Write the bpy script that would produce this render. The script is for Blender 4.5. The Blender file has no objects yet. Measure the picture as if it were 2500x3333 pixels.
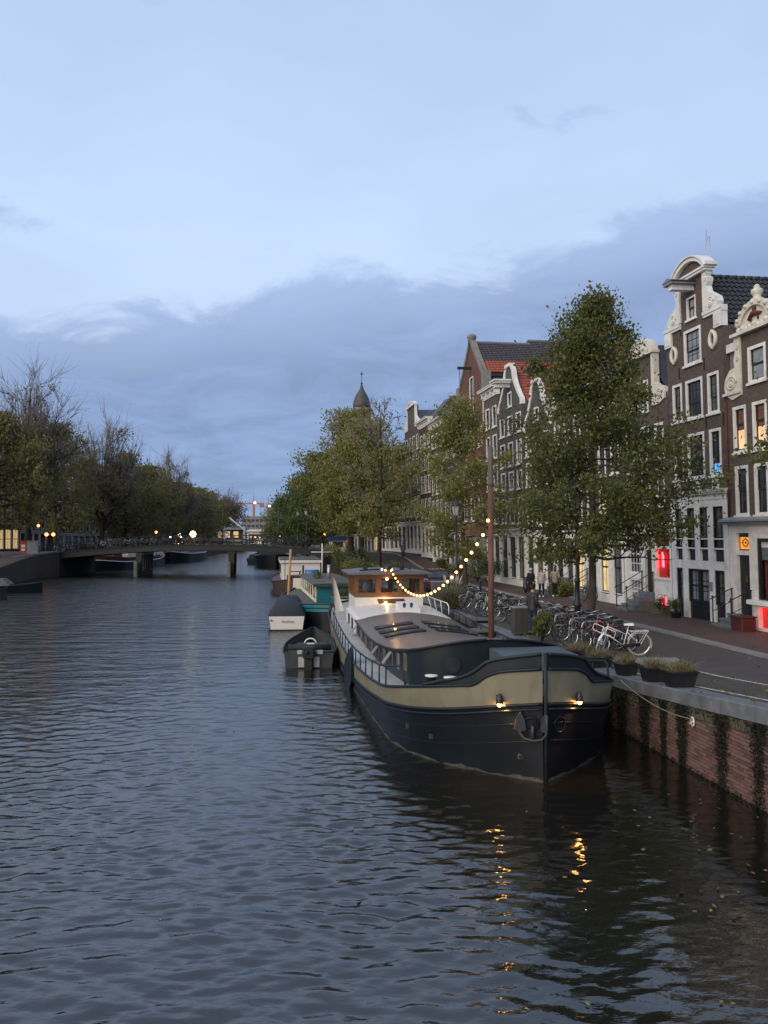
import bpy, bmesh, math, random
import numpy as np
from mathutils import Vector, Matrix
R = math.radians
PI = math.pi
SC = bpy.context.scene
COL = SC.collection

# ------------------------------------------------------------------ camera
CAM_Z = 4.8                                   # eye height above the water, standing on the near bridge
cam_d = bpy.data.cameras.new('camera')
cam_d.sensor_fit = 'HORIZONTAL'
cam_d.sensor_width = 36.0
cam_d.lens = 36.02
cam_d.clip_start = 0.1
cam_d.clip_end = 3000.0
cam = bpy.data.objects.new('camera', cam_d)
COL.objects.link(cam)
cam.location = (0, 0, CAM_Z)
cam.rotation_euler = (R(90 + 1.76), 0, 0)
SC.camera = cam

# ------------------------------------------------------------------ sky and sun (blue dusk under broken cloud)
SUN_EL, SUN_AZ = 3.0, 250.0
world = bpy.data.worlds.new("World")
SC.world = world
world.use_nodes = True
nt = world.node_tree
nt.nodes.clear()
def N(tree, typ, **kw):
    n = tree.nodes.new(typ)
    for k, v in kw.items():
        if k.startswith('i_'):
            n.inputs[k[2:].replace('_', ' ')].default_value = v
        else:
            setattr(n, k, v)
    return n
def L(tree, a, b): tree.links.new(a, b)
def math_node(tree, op, a, b=None, clamp=False):
    n = tree.nodes.new('ShaderNodeMath'); n.operation = op; n.use_clamp = clamp
    for i, x in enumerate((a, b)):
        if x is None: continue
        if isinstance(x, (int, float)): n.inputs[i].default_value = x
        else: tree.links.new(x, n.inputs[i])
    return n.outputs[0]
def ramp_node(tree, fac, stops, interp='LINEAR'):
    n = tree.nodes.new('ShaderNodeValToRGB'); cr = n.color_ramp; cr.interpolation = interp
    while len(cr.elements) < len(stops): cr.elements.new(0.5)
    for e, (p, c) in zip(cr.elements, stops):
        e.position = p; e.color = (c[0], c[1], c[2], 1) if not isinstance(c, (int, float)) else (c, c, c, 1)
    tree.links.new(fac, n.inputs[0])
    return n.outputs[0]
w_out = N(nt, 'ShaderNodeOutputWorld')
sky_t = N(nt, 'ShaderNodeTexSky', sky_type='NISHITA')
sky_t.sun_disc = False
sky_t.sun_elevation = R(SUN_EL)
sky_t.sun_rotation = R(SUN_AZ)
sky_t.altitude = 0; sky_t.air_density = 1.0; sky_t.dust_density = 0.6; sky_t.ozone_density = 3.0
bg_sky = N(nt, 'ShaderNodeBackground'); bg_sky.inputs['Strength'].default_value = 0.12
L(nt, sky_t.outputs[0], bg_sky.inputs['Color'])
tc = N(nt, 'ShaderNodeTexCoord')
sep = N(nt, 'ShaderNodeSeparateXYZ'); L(nt, tc.outputs['Generated'], sep.inputs[0])
zc = math_node(nt, 'MAXIMUM', sep.outputs['Z'], 0.0)
den = math_node(nt, 'ADD', zc, 0.24)
px = math_node(nt, 'DIVIDE', sep.outputs['X'], den)
py = math_node(nt, 'DIVIDE', sep.outputs['Y'], den)
comb = N(nt, 'ShaderNodeCombineXYZ'); L(nt, px, comb.inputs[0]); L(nt, py, comb.inputs[1])
comb.inputs[2].default_value = 0.37
mp = N(nt, 'ShaderNodeMapping'); mp.inputs['Scale'].default_value = (1.0, 1.25, 1.0); mp.inputs['Location'].default_value = (3.1, 1.7, 0)
L(nt, comb.outputs[0], mp.inputs[0])
n_big = N(nt, 'ShaderNodeTexNoise', i_Scale=1.4, i_Detail=6.0, i_Roughness=0.55, i_Distortion=0.3); L(nt, mp.outputs[0], n_big.inputs['Vector'])
n_mid = N(nt, 'ShaderNodeTexNoise', i_Scale=3.0, i_Detail=8.0, i_Roughness=0.64, i_Distortion=0.5); L(nt, mp.outputs[0], n_mid.inputs['Vector'])
# the bank of low grey cloud: its upper edge rises towards the right, ragged by the noise
e1 = math_node(nt, 'MULTIPLY', math_node(nt, 'SUBTRACT', n_big.outputs['Fac'], 0.5), 0.10)
e2 = math_node(nt, 'MULTIPLY', math_node(nt, 'SUBTRACT', n_mid.outputs['Fac'], 0.5), 0.17)
e3 = math_node(nt, 'MULTIPLY', sep.outputs['X'], 0.17)
edge = math_node(nt, 'ADD', math_node(nt, 'ADD', e1, e2), math_node(nt, 'ADD', e3, 0.300))
d = math_node(nt, 'SUBTRACT', edge, sep.outputs['Z'])
bank = ramp_node(nt, math_node(nt, 'ADD', math_node(nt, 'MULTIPLY', d, 4.0), 0.5), [(0.36, 0.0), (0.52, 0.78), (0.74, 1.0)], 'EASE')
# colour of the bank: darker ridge up, bluer and a bit lighter towards the horizon
bank_c = ramp_node(nt, sep.outputs['Z'], [(0.0, (0.152, 0.222, 0.362)), (0.08, (0.148, 0.212, 0.352)), (0.20, (0.155, 0.210, 0.342)), (0.34, (0.188, 0.245, 0.388)), (0.6, (0.188, 0.245, 0.388))])
high_c = ramp_node(nt, sep.outputs['Z'], [(0.15, (0.33, 0.400, 0.545)), (0.32, (0.335, 0.418, 0.568)), (0.45, (0.315, 0.398, 0.552)), (0.62, (0.28, 0.358, 0.512)), (1.0, (0.26, 0.335, 0.475))])
streak = ramp_node(nt, n_mid.outputs['Fac'], [(0.36, 0.84), (0.62, 1.16)])
streak2 = ramp_node(nt, n_big.outputs['Fac'], [(0.35, 0.94), (0.65, 1.04)])
mul = N(nt, 'ShaderNodeMixRGB', blend_type='MULTIPLY'); mul.inputs[0].default_value = 0.75
L(nt, bank_c, mul.inputs[1]); L(nt, streak, mul.inputs[2])
mul2 = N(nt, 'ShaderNodeMixRGB', blend_type='MULTIPLY'); mul2.inputs[0].default_value = 0.9
L(nt, high_c, mul2.inputs[1]); L(nt, streak2, mul2.inputs[2])
mixc = N(nt, 'ShaderNodeMixRGB'); L(nt, bank, mixc.inputs[0]); L(nt, mul2.outputs[0], mixc.inputs[1]); L(nt, mul.outputs[0], mixc.inputs[2])
n_w = N(nt, 'ShaderNodeTexNoise', i_Scale=2.1, i_Detail=7.0, i_Roughness=0.6, i_Distortion=0.4)
mp2 = N(nt, 'ShaderNodeMapping'); mp2.inputs['Location'].default_value = (7.3, 2.2, 1.0); mp2.inputs['Scale'].default_value = (1.0, 1.7, 1.0); L(nt, comb.outputs[0], mp2.inputs[0]); L(nt, mp2.outputs[0], n_w.inputs['Vector'])
wis = ramp_node(nt, n_w.outputs['Fac'], [(0.57, 0.0), (0.70, 0.62)], 'EASE')
mixw = N(nt, 'ShaderNodeMixRGB'); L(nt, wis, mixw.inputs[0]); L(nt, mixc.outputs[0], mixw.inputs[1]); mixw.inputs[2].default_value = (0.16, 0.23, 0.40, 1)
bg_cl = N(nt, 'ShaderNodeBackground'); bg_cl.inputs['Strength'].default_value = 1.0
L(nt, mixw.outputs[0], bg_cl.inputs['Color'])
mixs = N(nt, 'ShaderNodeMixShader'); mixs.inputs[0].default_value = 0.9
L(nt, bg_sky.outputs[0], mixs.inputs[1]); L(nt, bg_cl.outputs[0], mixs.inputs[2])
L(nt, mixs.outputs[0], w_out.inputs['Surface'])

sun_d = bpy.data.lights.new('sun', 'SUN')
sun_d.energy = 1.5; sun_d.angle = R(60); sun_d.color = (1.0, 0.83, 0.62)
sun = bpy.data.objects.new('sun', sun_d); COL.objects.link(sun)
sun.rotation_euler = (R(90 - 25), 0, R(-40))

SC.view_settings.view_transform = 'Standard'
SC.view_settings.look = 'None'
SC.view_settings.exposure = 0.95
SC.view_settings.gamma = 1.0
SC.view_settings.use_curve_mapping = False
SC.cycles.max_bounces = 6
SC.cycles.transparent_max_bounces = 6
SC.cycles.sample_clamp_indirect = 6.0
SC.cycles.use_denoising = True

# ------------------------------------------------------------------ helpers: objects
def empty(name, loc, rz=0.0, rx=0.0, ry=0.0):
    o = bpy.data.objects.new(name, None); COL.objects.link(o)
    o.location = loc; o.rotation_euler = (rx, ry, rz); o.empty_display_size = 0.3
    return o
def tag(o, label=None, cat=None, group=None, kind=None):
    if label: o['label'] = label
    if cat: o['category'] = cat
    if group: o['group'] = group
    if kind: o['kind'] = kind
    return o
def thing(name, label, cat, loc=(0, 0, 0), rz=0.0, group=None, rx=0.0, ry=0.0):
    return tag(empty(name, loc, rz, rx, ry), label, cat, group)
def link(name, me, parent=None, loc=None, rot=None):
    o = bpy.data.objects.new(name, me); COL.objects.link(o)
    if parent: o.parent = parent
    if loc is not None: o.location = loc
    if rot is not None: o.rotation_euler = rot
    return o
def slot_mat(o, m, i=0):
    o.material_slots[i].link = 'OBJECT'; o.material_slots[i].material = m
    return o
def copy_tree(o, parent=None):
    c = o.copy(); COL.objects.link(c)
    if parent is not None: c.parent = parent
    for ch in list(o.children): copy_tree(ch, c)
    return c
def np_mesh(name, V, F, mats, smooth=False, attr=None):
    """mesh from numpy arrays; F is (M,3) or (M,4)"""
    me = bpy.data.meshes.new(name)
    V = np.asarray(V, dtype=np.float32); F = np.asarray(F, dtype=np.int32)
    n = F.shape[1]; m = F.shape[0]
    me.vertices.add(len(V)); me.vertices.foreach_set('co', V.ravel())
    me.loops.add(m * n); me.loops.foreach_set('vertex_index', F.ravel())
    me.polygons.add(m); me.polygons.foreach_set('loop_start', np.arange(0, m * n, n, dtype=np.int32))
    me.polygons.foreach_set('use_smooth', np.full(m, smooth, dtype=bool))
    me.update(calc_edges=True)
    for mt in (mats if isinstance(mats, (list, tuple)) else [mats]): me.materials.append(mt)
    if attr is not None:
        a = me.attributes.new('tint', 'FLOAT', 'FACE'); a.data.foreach_set('value', np.asarray(attr, dtype=np.float32))
    return me

class MB:
    """collects shapes and builds them as ONE mesh object"""
    def __init__(s): s.v = []; s.f = []; s.m = []; s.mi = 0; s.sm = []; s.smooth = False
    def add(s, vs, fs):
        b = len(s.v); s.v.extend([tuple(p) for p in vs])
        for f in fs: s.f.append(tuple(b + i for i in f)); s.m.append(s.mi); s.sm.append(s.smooth)
        return s
    def box(s, x0, x1, y0, y1, z0, z1):
        return s.add([(x0,y0,z0),(x1,y0,z0),(x1,y1,z0),(x0,y1,z0),(x0,y0,z1),(x1,y0,z1),(x1,y1,z1),(x0,y1,z1)],
                     [(0,3,2,1),(4,5,6,7),(0,1,5,4),(1,2,6,5),(2,3,7,6),(3,0,4,7)])
    def cbox(s, x0, x1, y0, y1, z0, z1, c=0.01):
        """box with chamfered vertical and top edges"""
        pts = lambda z, k: [(x0+k+c,y0+k,z),(x1-k-c,y0+k,z),(x1-k,y0+k+c,z),(x1-k,y1-k-c,z),(x1-k-c,y1-k,z),(x0+k+c,y1-k,z),(x0+k,y1-k-c,z),(x0+k,y0+k+c,z)]
        return s.rings([pts(z0, 0), pts(z1-c, 0), pts(z1, c)], True, True)
    def hexa(s, p):  # 8 corner points bottom ring then top ring
        return s.add(p, [(0,3,2,1),(4,5,6,7),(0,1,5,4),(1,2,6,5),(2,3,7,6),(3,0,4,7)])
    def rings(s, rs, cap0=False, cap1=False, closed=True):
        n = len(rs[0]); vs = [p for r in rs for p in r]; fs = []
        for i in range(len(rs)-1):
            for j in range(n if closed else n-1):
                k = (j+1) % n
                fs.append((i*n+j, i*n+k, (i+1)*n+k, (i+1)*n+j))
        if cap0: fs.append(tuple(range(n-1, -1, -1)))
        if cap1: fs.append(tuple((len(rs)-1)*n + j for j in range(n)))
        return s.add(vs, fs)
    def tube(s, pts, r, n=6, caps=True, closed=False):
        pts = [Vector(p) for p in pts]; rs = r if isinstance(r, (list, tuple)) else [r]*len(pts)
        up = None; rings = []
        for i, p in enumerate(pts):
            if closed: t = pts[(i+1) % len(pts)] - pts[i-1]
            else: t = (pts[min(i+1, len(pts)-1)] - pts[max(i-1, 0)])
            if t.length < 1e-9: t = Vector((0,0,1))
            t.normalize()
            if up is None:
                up = Vector((0,0,1)) if abs(t.z) < 0.9 else Vector((1,0,0))
            a = t.cross(up)
            if a.length < 1e-6: a = t.cross(Vector((0.3,1,0.1)))
            a.normalize(); b = a.cross(t).normalized(); up = b
            rings.append([p + (a*math.cos(2*PI*k/n) + b*math.sin(2*PI*k/n))*rs[i] for k in range(n)])
        if closed: rings.append(rings[0]); caps = False
        o = s.smooth; s.smooth = n > 4
        s.rings(rings, caps, caps); s.smooth = o
        return s
    def lathe(s, prof, c=(0,0,0), n=12, cap=True, axis='z'):
        rings = []
        for r, z in prof:
            ring = []
            for k in range(n):
                a = 2*PI*k/n; p = (r*math.cos(a), r*math.sin(a), z)
                if axis == 'x': p = (z, p[0], p[1])
                if axis == 'y': p = (p[0], z, p[1]); 
                ring.append((c[0]+p[0], c[1]+p[1], c[2]+p[2]))
            rings.append(ring)
        o = s.smooth; s.smooth = n > 6
        s.rings(rings, cap, cap); s.smooth = o
        return s
    def prism(s, poly, y0, y1):
        """polygon in x-z, extruded in y"""
        n = len(poly); vs = [(x,y0,z) for x,z in poly] + [(x,y1,z) for x,z in poly]
        fs = [tuple(range(n)), tuple(range(2*n-1, n-1, -1))] + [((i+1)%n, i, n+i, n+(i+1)%n) for i in range(n)]
        return s.add(vs, fs)
    def prism_z(s, poly, z0, z1):
        n = len(poly); vs = [(x,y,z0) for x,y in poly] + [(x,y,z1) for x,y in poly]
        fs = [tuple(range(n-1,-1,-1)), tuple(range(n, 2*n))] + [(i, (i+1)%n, n+(i+1)%n, n+i) for i in range(n)]
        return s.add(vs, fs)
    def band(s, path, w, y0, y1):
        """strip of width w (towards the inside, right of travel) along an x-z path, extruded y0..y1"""
        n = len(path); inner = []
        for i, (x, z) in enumerate(path):
            a = path[max(i-1,0)]; b = path[min(i+1,n-1)]
            dx, dz = b[0]-a[0], b[1]-a[1]; l = math.hypot(dx, dz) or 1
            ww = w[i] if isinstance(w, (list, tuple)) else w
            inner.append((x + dz/l*ww, z - dx/l*ww))
        for i in range(n-1):
            s.hexa([(path[i][0],y0,path[i][1]),(path[i+1][0],y0,path[i+1][1]),(inner[i+1][0],y0,inner[i+1][1]),(inner[i][0],y0,inner[i][1]),
                    (path[i][0],y1,path[i][1]),(path[i+1][0],y1,path[i+1][1]),(inner[i+1][0],y1,inner[i+1][1]),(inner[i][0],y1,inner[i][1])])
        return s
    def ball(s, c, r, n=8, m=6, sc=(1,1,1)):
        prof = [(max(1e-4, math.sin(PI*i/m)), -math.cos(PI*i/m)) for i in range(m+1)]
        rings = [[(c[0]+r*sc[0]*a*math.cos(2*PI*k/n), c[1]+r*sc[1]*a*math.sin(2*PI*k/n), c[2]+r*sc[2]*z) for k in range(n)] for a, z in prof]
        o = s.smooth; s.smooth = True; s.rings(rings); s.smooth = o
        return s
    def mesh(s, name, mats):
        me = bpy.data.meshes.new(name); me.from_pydata(s.v, [], s.f); 
        for mt in (mats if isinstance(mats, (list, tuple)) else [mats]): me.materials.append(mt)
        me.polygons.foreach_set('material_index', s.m); me.polygons.foreach_set('use_smooth', s.sm)
        bm = bmesh.new(); bm.from_mesh(me); bmesh.ops.recalc_face_normals(bm, faces=bm.faces); bm.to_mesh(me); bm.free()
        me.update(); return me
    def build(s, name, mats, parent=None, loc=None, rot=None):
        return link(name, s.mesh(name, mats), parent, loc, rot)

# ------------------------------------------------------------------ helpers: materials
MATS = {}
def mat(name, col, rough=0.7, spec=0.5, var=0.25, vscale=3.0, bump=0.0, bscale=60.0, metal=0.0, stretch=(1,1,1), dirt=None, dscale=0.6, damt=0.5, emit=None, estr=0.0, coat=0.0):
    """principled material whose colour is broken up by noise, with optional worn patches"""
    m = bpy.data.materials.new(name); m.use_nodes = True; t = m.node_tree
    b = t.nodes['Principled BSDF']
    co = N(t, 'ShaderNodeTexCoord'); mpn = N(t, 'ShaderNodeMapping'); mpn.inputs['Scale'].default_value = stretch
    L(t, co.outputs['Object'], mpn.inputs[0])
    n1 = N(t, 'ShaderNodeTexNoise', i_Scale=vscale, i_Detail=6.0, i_Roughness=0.62); L(t, mpn.outputs[0], n1.inputs['Vector'])
    lo = [c*(1-var) for c in col]; hi = [min(1, c*(1+var)) for c in col]
    c = ramp_node(t, n1.outputs['Fac'], [(0.32, lo), (0.68, hi)])
    if dirt:
        n2 = N(t, 'ShaderNodeTexNoise', i_Scale=dscale, i_Detail=8.0, i_Roughness=0.7); L(t, mpn.outputs[0], n2.inputs['Vector'])
        k = ramp_node(t, n2.outputs['Fac'], [(0.5, 0.0), (0.68, damt)])
        mx = N(t, 'ShaderNodeMixRGB'); L(t, k, mx.inputs[0]); L(t, c, mx.inputs[1]); mx.inputs[2].default_value = (*dirt, 1); c = mx.outputs[0]
    L(t, c, b.inputs['Base Color'])
    b.inputs['Roughness'].default_value = rough; b.inputs['Metallic'].default_value = metal
    b.inputs['Specular IOR Level'].default_value = spec
    if coat: b.inputs['Coat Weight'].default_value = coat
    if bump:
        n3 = N(t, 'ShaderNodeTexNoise', i_Scale=bscale, i_Detail=4.0); L(t, mpn.outputs[0], n3.inputs['Vector'])
        bp = N(t, 'ShaderNodeBump', i_Strength=bump, i_Distance=0.01); L(t, n3.outputs['Fac'], bp.inputs['Height']); L(t, bp.outputs[0], b.inputs['Normal'])
    if emit:
        b.inputs['Emission Color'].default_value = (*emit, 1); b.inputs['Emission Strength'].default_value = estr
    MATS[name] = m
    return m
def emit_mat(name, col, s):
    m = bpy.data.materials.new(name); m.use_nodes = True; b = m.node_tree.nodes['Principled BSDF']
    b.inputs['Base Color'].default_value = (col[0]*.5, col[1]*.5, col[2]*.5, 1)
    b.inputs['Emission Color'].default_value = (*col, 1); b.inputs['Emission Strength'].default_value = s
    return m
def lit_mat(name, c1, c2, s):
    m = emit_mat(name, c1, s); t = m.node_tree; b = t.nodes['Principled BSDF']
    co = N(t, 'ShaderNodeTexCoord'); mp_ = N(t, 'ShaderNodeMapping'); mp_.inputs['Scale'].default_value = (5, 1, 1.4); L(t, co.outputs['Object'], mp_.inputs[0])
    n = N(t, 'ShaderNodeTexNoise', i_Scale=1.6, i_Detail=3.0); L(t, mp_.outputs[0], n.inputs['Vector'])
    L(t, ramp_node(t, n.outputs['Fac'], [(0.30, c2), (0.66, c1)]), b.inputs['Emission Color']); return m
def brick_mat(name, c1, c2, mortar, bw=0.21, bh=0.065, mort=0.012, bump=0.25, rough=0.85, axes='xz', dirt=(0.02,0.02,0.015), damt=0.5):
    m = bpy.data.materials.new(name); m.use_nodes = True; t = m.node_tree; b = t.nodes['Principled BSDF']
    co = N(t, 'ShaderNodeTexCoord'); sp = N(t, 'ShaderNodeSeparateXYZ'); L(t, co.outputs['Object'], sp.inputs[0])
    cb = N(t, 'ShaderNodeCombineXYZ')
    if axes == 'xz':
        L(t, math_node(t, 'ADD', sp.outputs['X'], sp.outputs['Y']), cb.inputs[0]); L(t, sp.outputs['Z'], cb.inputs[1])
    else:
        L(t, sp.outputs['X'], cb.inputs[0]); L(t, sp.outputs['Y'], cb.inputs[1])
    br = N(t, 'ShaderNodeTexBrick'); L(t, cb.outputs[0], br.inputs['Vector'])
    br.inputs['Color1'].default_value = (*c1, 1); br.inputs['Color2'].default_value = (*c2, 1); br.inputs['Mortar'].default_value = (*mortar, 1)
    br.inputs['Scale'].default_value = 1.0; br.inputs['Mortar Size'].default_value = mort/2; br.inputs['Brick Width'].default_value = bw; br.inputs['Row Height'].default_value = bh
    br.inputs['Bias'].default_value = 0.1
    n1 = N(t, 'ShaderNodeTexNoise', i_Scale=0.7, i_Detail=8.0, i_Roughness=0.7); L(t, co.outputs['Object'], n1.inputs['Vector'])
    mx = N(t, 'ShaderNodeMixRGB'); L(t, ramp_node(t, n1.outputs['Fac'], [(0.42, 0.0), (0.75, damt)]), mx.inputs[0]); L(t, br.outputs['Color'], mx.inputs[1]); mx.inputs[2].default_value = (*dirt, 1)
    n2 = N(t, 'ShaderNodeTexNoise', i_Scale=9.0, i_Detail=5.0); L(t, co.outputs['Object'], n2.inputs['Vector'])
    m2 = N(t, 'ShaderNodeMixRGB', blend_type='MULTIPLY'); m2.inputs[0].default_value = 0.8; L(t, mx.outputs[0], m2.inputs[1]); L(t, ramp_node(t, n2.outputs['Fac'], [(0.3, 0.72), (0.7, 1.2)]), m2.inputs[2])
    L(t, m2.outputs[0], b.inputs['Base Color']); b.inputs['Roughness'].default_value = rough; b.inputs['Specular IOR Level'].default_value = 0.3
    bp = N(t, 'ShaderNodeBump', i_Strength=bump, i_Distance=0.008); L(t, br.outputs['Fac'], bp.inputs['Height']); bp.invert = True; L(t, bp.outputs[0], b.inputs['Normal'])
    return m
def leaf_mat(name, stops, trans=0.3):
    """leaf colour picked per leaf from the 'tint' attribute"""
    m = bpy.data.materials.new(name); m.use_nodes = True; t = m.node_tree; t.nodes.clear()
    o = N(t, 'ShaderNodeOutputMaterial'); a = N(t, 'ShaderNodeAttribute'); a.attribute_name = 'tint'
    c = ramp_node(t, a.outputs['Fac'], stops)
    df = N(t, 'ShaderNodeBsdfPrincipled'); L(t, c, df.inputs['Base Color']); df.inputs['Roughness'].default_value = 0.55; df.inputs['Specular IOR Level'].default_value = 0.3
    tr = N(t, 'ShaderNodeBsdfTranslucent'); L(t, c, tr.inputs['Color'])
    mx = N(t, 'ShaderNodeMixShader'); mx.inputs[0].default_value = trans; L(t, df.outputs[0], mx.inputs[1]); L(t, tr.outputs[0], mx.inputs[2]); L(t, mx.outputs[0], o.inputs[0])
    return m
def glass_mat(name, col, rough=0.04, spec=0.6, var=0.5):
    return mat(name, col, rough, spec, var, 1.2)

M = {}
M['cranec'] = mat('crane_orange', (0.30, 0.12, 0.07), 0.6)
M['domeslate'] = mat('dome_slate', (0.062, 0.058, 0.058), 0.6, 0.4, 0.25, 1.0)
M['lamp_w'] = emit_mat('white_lamp', (1.0, 0.9, 0.7), 6.0)
M['lamp_o'] = emit_mat('orange_lamp', (1.0, 0.36, 0.08), 3.0)
M['lamp_y'] = emit_mat('yellow_lamp', (1.0, 0.92, 0.36), 9.0)
M['bulb'] = emit_mat('warm_bulb', (1.0, 0.45, 0.14), 4.5)
M['white'] = mat('white_paint', (0.66, 0.65, 0.62), 0.5, 0.4, 0.10, 2.0, 0.1, 30, dirt=(0.33,0.31,0.27), dscale=1.5, damt=0.55)
M['cream'] = mat('cream_paint', (0.62, 0.585, 0.48), 0.5, 0.4, 0.12, 2.0, dirt=(0.30,0.28,0.2), dscale=1.2)
M['stone'] = mat('carved_sandstone', (0.58, 0.55, 0.48), 0.75, 0.3, 0.2, 4.0, 0.4, 20, dirt=(0.22,0.21,0.18), dscale=2.0)
M['sash'] = mat('dark_green_sash', (0.012, 0.016, 0.015), 0.4, 0.4, 0.2)
M['blackp'] = mat('black_paint', (0.012, 0.012, 0.014), 0.38, 0.5, 0.3, 5.0)
M['door'] = mat('dark_door', (0.012, 0.016, 0.022), 0.35, 0.5, 0.25, 5.0)
M['glass'] = glass_mat('window_glass', (0.030, 0.034, 0.042))
M['glass4'] = glass_mat('window_glass_lace', (0.30, 0.29, 0.27), 0.10, 0.6, 0.25)
M['glass2'] = glass_mat('window_glass_curtain', (0.22, 0.23, 0.24), 0.12, 0.5, 0.35)
M['glass3'] = glass_mat('window_glass_blind', (0.10, 0.10, 0.10), 0.08, 0.5, 0.5)
M['lit'] = lit_mat('lit_warm_window', (1.0, 0.66, 0.36), (0.62, 0.28, 0.10), 0.50)
M['lit2'] = lit_mat('lit_yellow_window', (1.0, 0.76, 0.36), (0.45, 0.24, 0.07), 0.32)
M['bluestone'] = mat('blue_stone', (0.13, 0.14, 0.155), 0.6, 0.4, 0.25, 3.0, 0.2, 40, dirt=(0.05,0.055,0.045), dscale=1.2)
M['roofdark'] = mat('dark_pantile', (0.022, 0.023, 0.026), 0.5, 0.45, 0.35, 6.0, 0.2, 30)
M['roofred'] = mat('orange_pantile', (0.28, 0.070, 0.035), 0.7, 0.35, 0.3, 5.0, 0.2, 30)
M['slate'] = mat('purple_slate', (0.055, 0.045, 0.05), 0.6, 0.4, 0.35, 5.0)
M['lead'] = mat('lead_sheet', (0.19, 0.20, 0.22), 0.5, 0.5, 0.2, 3.0)
M['iron'] = mat('black_iron', (0.015, 0.015, 0.016), 0.45, 0.5, 0.3, 10.0)
M['zinc'] = mat('galvanised_steel', (0.38, 0.39, 0.40), 0.38, 0.5, 0.2, 12.0, metal=0.7)
M['brickA'] = brick_mat('brown_house_brick', (0.108, 0.076, 0.064), (0.080, 0.057, 0.050), (0.125, 0.113, 0.102), dirt=(0.042,0.036,0.032), damt=0.45)
M['brickB'] = brick_mat('dark_house_brick', (0.066, 0.050, 0.045), (0.048, 0.038, 0.035), (0.075, 0.068, 0.062), dirt=(0.02,0.018,0.016), damt=0.4)
M['brickC'] = brick_mat('red_house_brick', (0.17, 0.062, 0.042), (0.11, 0.046, 0.034), (0.13, 0.11, 0.095), dirt=(0.05,0.03,0.025), damt=0.4)
M['brickD'] = mat('grey_painted_brick', (0.070, 0.066, 0.066), 0.7, 0.3, 0.15, 2.0, 0.2, 30)
M['plaster'] = mat('grey_plaster', (0.20, 0.20, 0.205), 0.85, 0.2, 0.15, 1.5, 0.2, 20, dirt=(0.11,0.11,0.11), dscale=0.8)
HOUSE_BRICK = [M['brickA'], M['brickB'], M['brickC'], M['brickD']]
# ------------------------------------------------------------------ the lie of the land
QR = [(-40, 14.67), (0, 8.67), (91, -4.98), (114, -11), (150, -17), (260, -32), (1200, -150)]
QL = [(-40, -20.0), (0, -25.95), (83, -38.4), (92, -40), (106, -43), (260, -45), (1200, -160)]
ZS = [(-40, 3.2), (0, 2.9), (8, 2.25), (13.35, 1.8), (17.7, 1.42), (19.2, 1.31), (21, 1.22), (23, 1.2), (64, 1.2), (70, 1.42), (75, 1.75), (81, 2.3), (87, 2.65), (90, 2.72), (101, 2.72), (106, 2.4), (114, 1.8), (124, 1.25), (130, 1.2), (1200, 1.2)]
def itp(tab, y): return float(np.interp(y, [a for a, b in tab], [b for a, b in tab]))
def Xq(y): return itp(QR, y)
def Xl(y): return itp(QL, y)
def zst(y): return itp(ZS, y)
YS = sorted(set([-40,-20,0,4,8,10,12,13.35,15,16,17.7,19.2,20,21,22,23,25] + list(range(28, 64, 4)) + [64,67,70,72.5,75,78,81,84,87,90,95,101,103.5,106,110,114,119,124,130,140,150,170,200,230,260]))
def strip(name, o0, o1, dz, m, y0=-40, y1=260, side=1, thick=None, kind='structure', parent=None, flat=None):
    mb = MB(); ys = [y for y in YS if y0 < y < y1]; ys = [y0] + ys + [y1]
    q = Xq if side == 1 else Xl
    rs = []
    for y in ys:
        z = zst(y) + dz
        a, b = q(y) + side*o0, q(y) + side*o1
        if thick: rs.append([(a, y, z-thick), (b, y, z-thick), (b, y, z), (a, y, z)])
        else: rs.append([(a, y, z), (b, y, z)])
    mb.rings(rs, bool(thick), bool(thick), closed=bool(thick))
    o = mb.build(name, m, parent)
    if kind: o['kind'] = kind
    return o

M['earth'] = mat('city_ground', (0.075, 0.068, 0.062), 0.9, 0.2, 0.3, 0.8, 0.3, 30)
def paver_mat(name, c1, c2, mortar, bw, bh, ang, dirt, damt, rough=0.75):
    m = brick_mat(name, c1, c2, mortar, bw, bh, 0.008, 0.3, rough, 'xy', dirt, damt)
    return m
M['paveA'] = paver_mat('brown_clinker_paving', (0.125, 0.074, 0.062), (0.085, 0.055, 0.049), (0.055, 0.048, 0.042), 0.2, 0.07, 0, (0.05,0.042,0.036), 0.7)
M['paveB'] = paver_mat('grey_road_clinker', (0.094, 0.080, 0.076), (0.070, 0.062, 0.060), (0.046, 0.043, 0.040), 0.2, 0.1, 0, (0.045,0.04,0.038), 0.6)
M['paveC'] = paver_mat('mossy_cobble', (0.085, 0.078, 0.062), (0.062, 0.058, 0.046), (0.035, 0.036, 0.024), 0.18, 0.12, 0, (0.04,0.045,0.022), 0.8)
M['kerb'] = mat('kerb_stone', (0.20, 0.205, 0.21), 0.7, 0.4, 0.2, 3.0, 0.2, 40, dirt=(0.09,0.085,0.08), dscale=1.5)
M['line'] = mat('worn_white_line', (0.46, 0.455, 0.43), 0.7, 0.3, 0.15, 6.0, dirt=(0.12,0.11,0.10), dscale=5.0, damt=0.9)
M['qmortar'] = mat('wet_mortar', (0.13, 0.10, 0.088), 0.85, 0.3, 0.3, 6.0, 0.4, 30, dirt=(0.03,0.032,0.02), dscale=1.0, damt=0.8)
M['farwall'] = brick_mat('far_quay_brick', (0.085, 0.055, 0.043), (0.06, 0.042, 0.034), (0.065, 0.058, 0.05), 0.22, 0.07, dirt=(0.03,0.03,0.02), damt=0.7)

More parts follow.
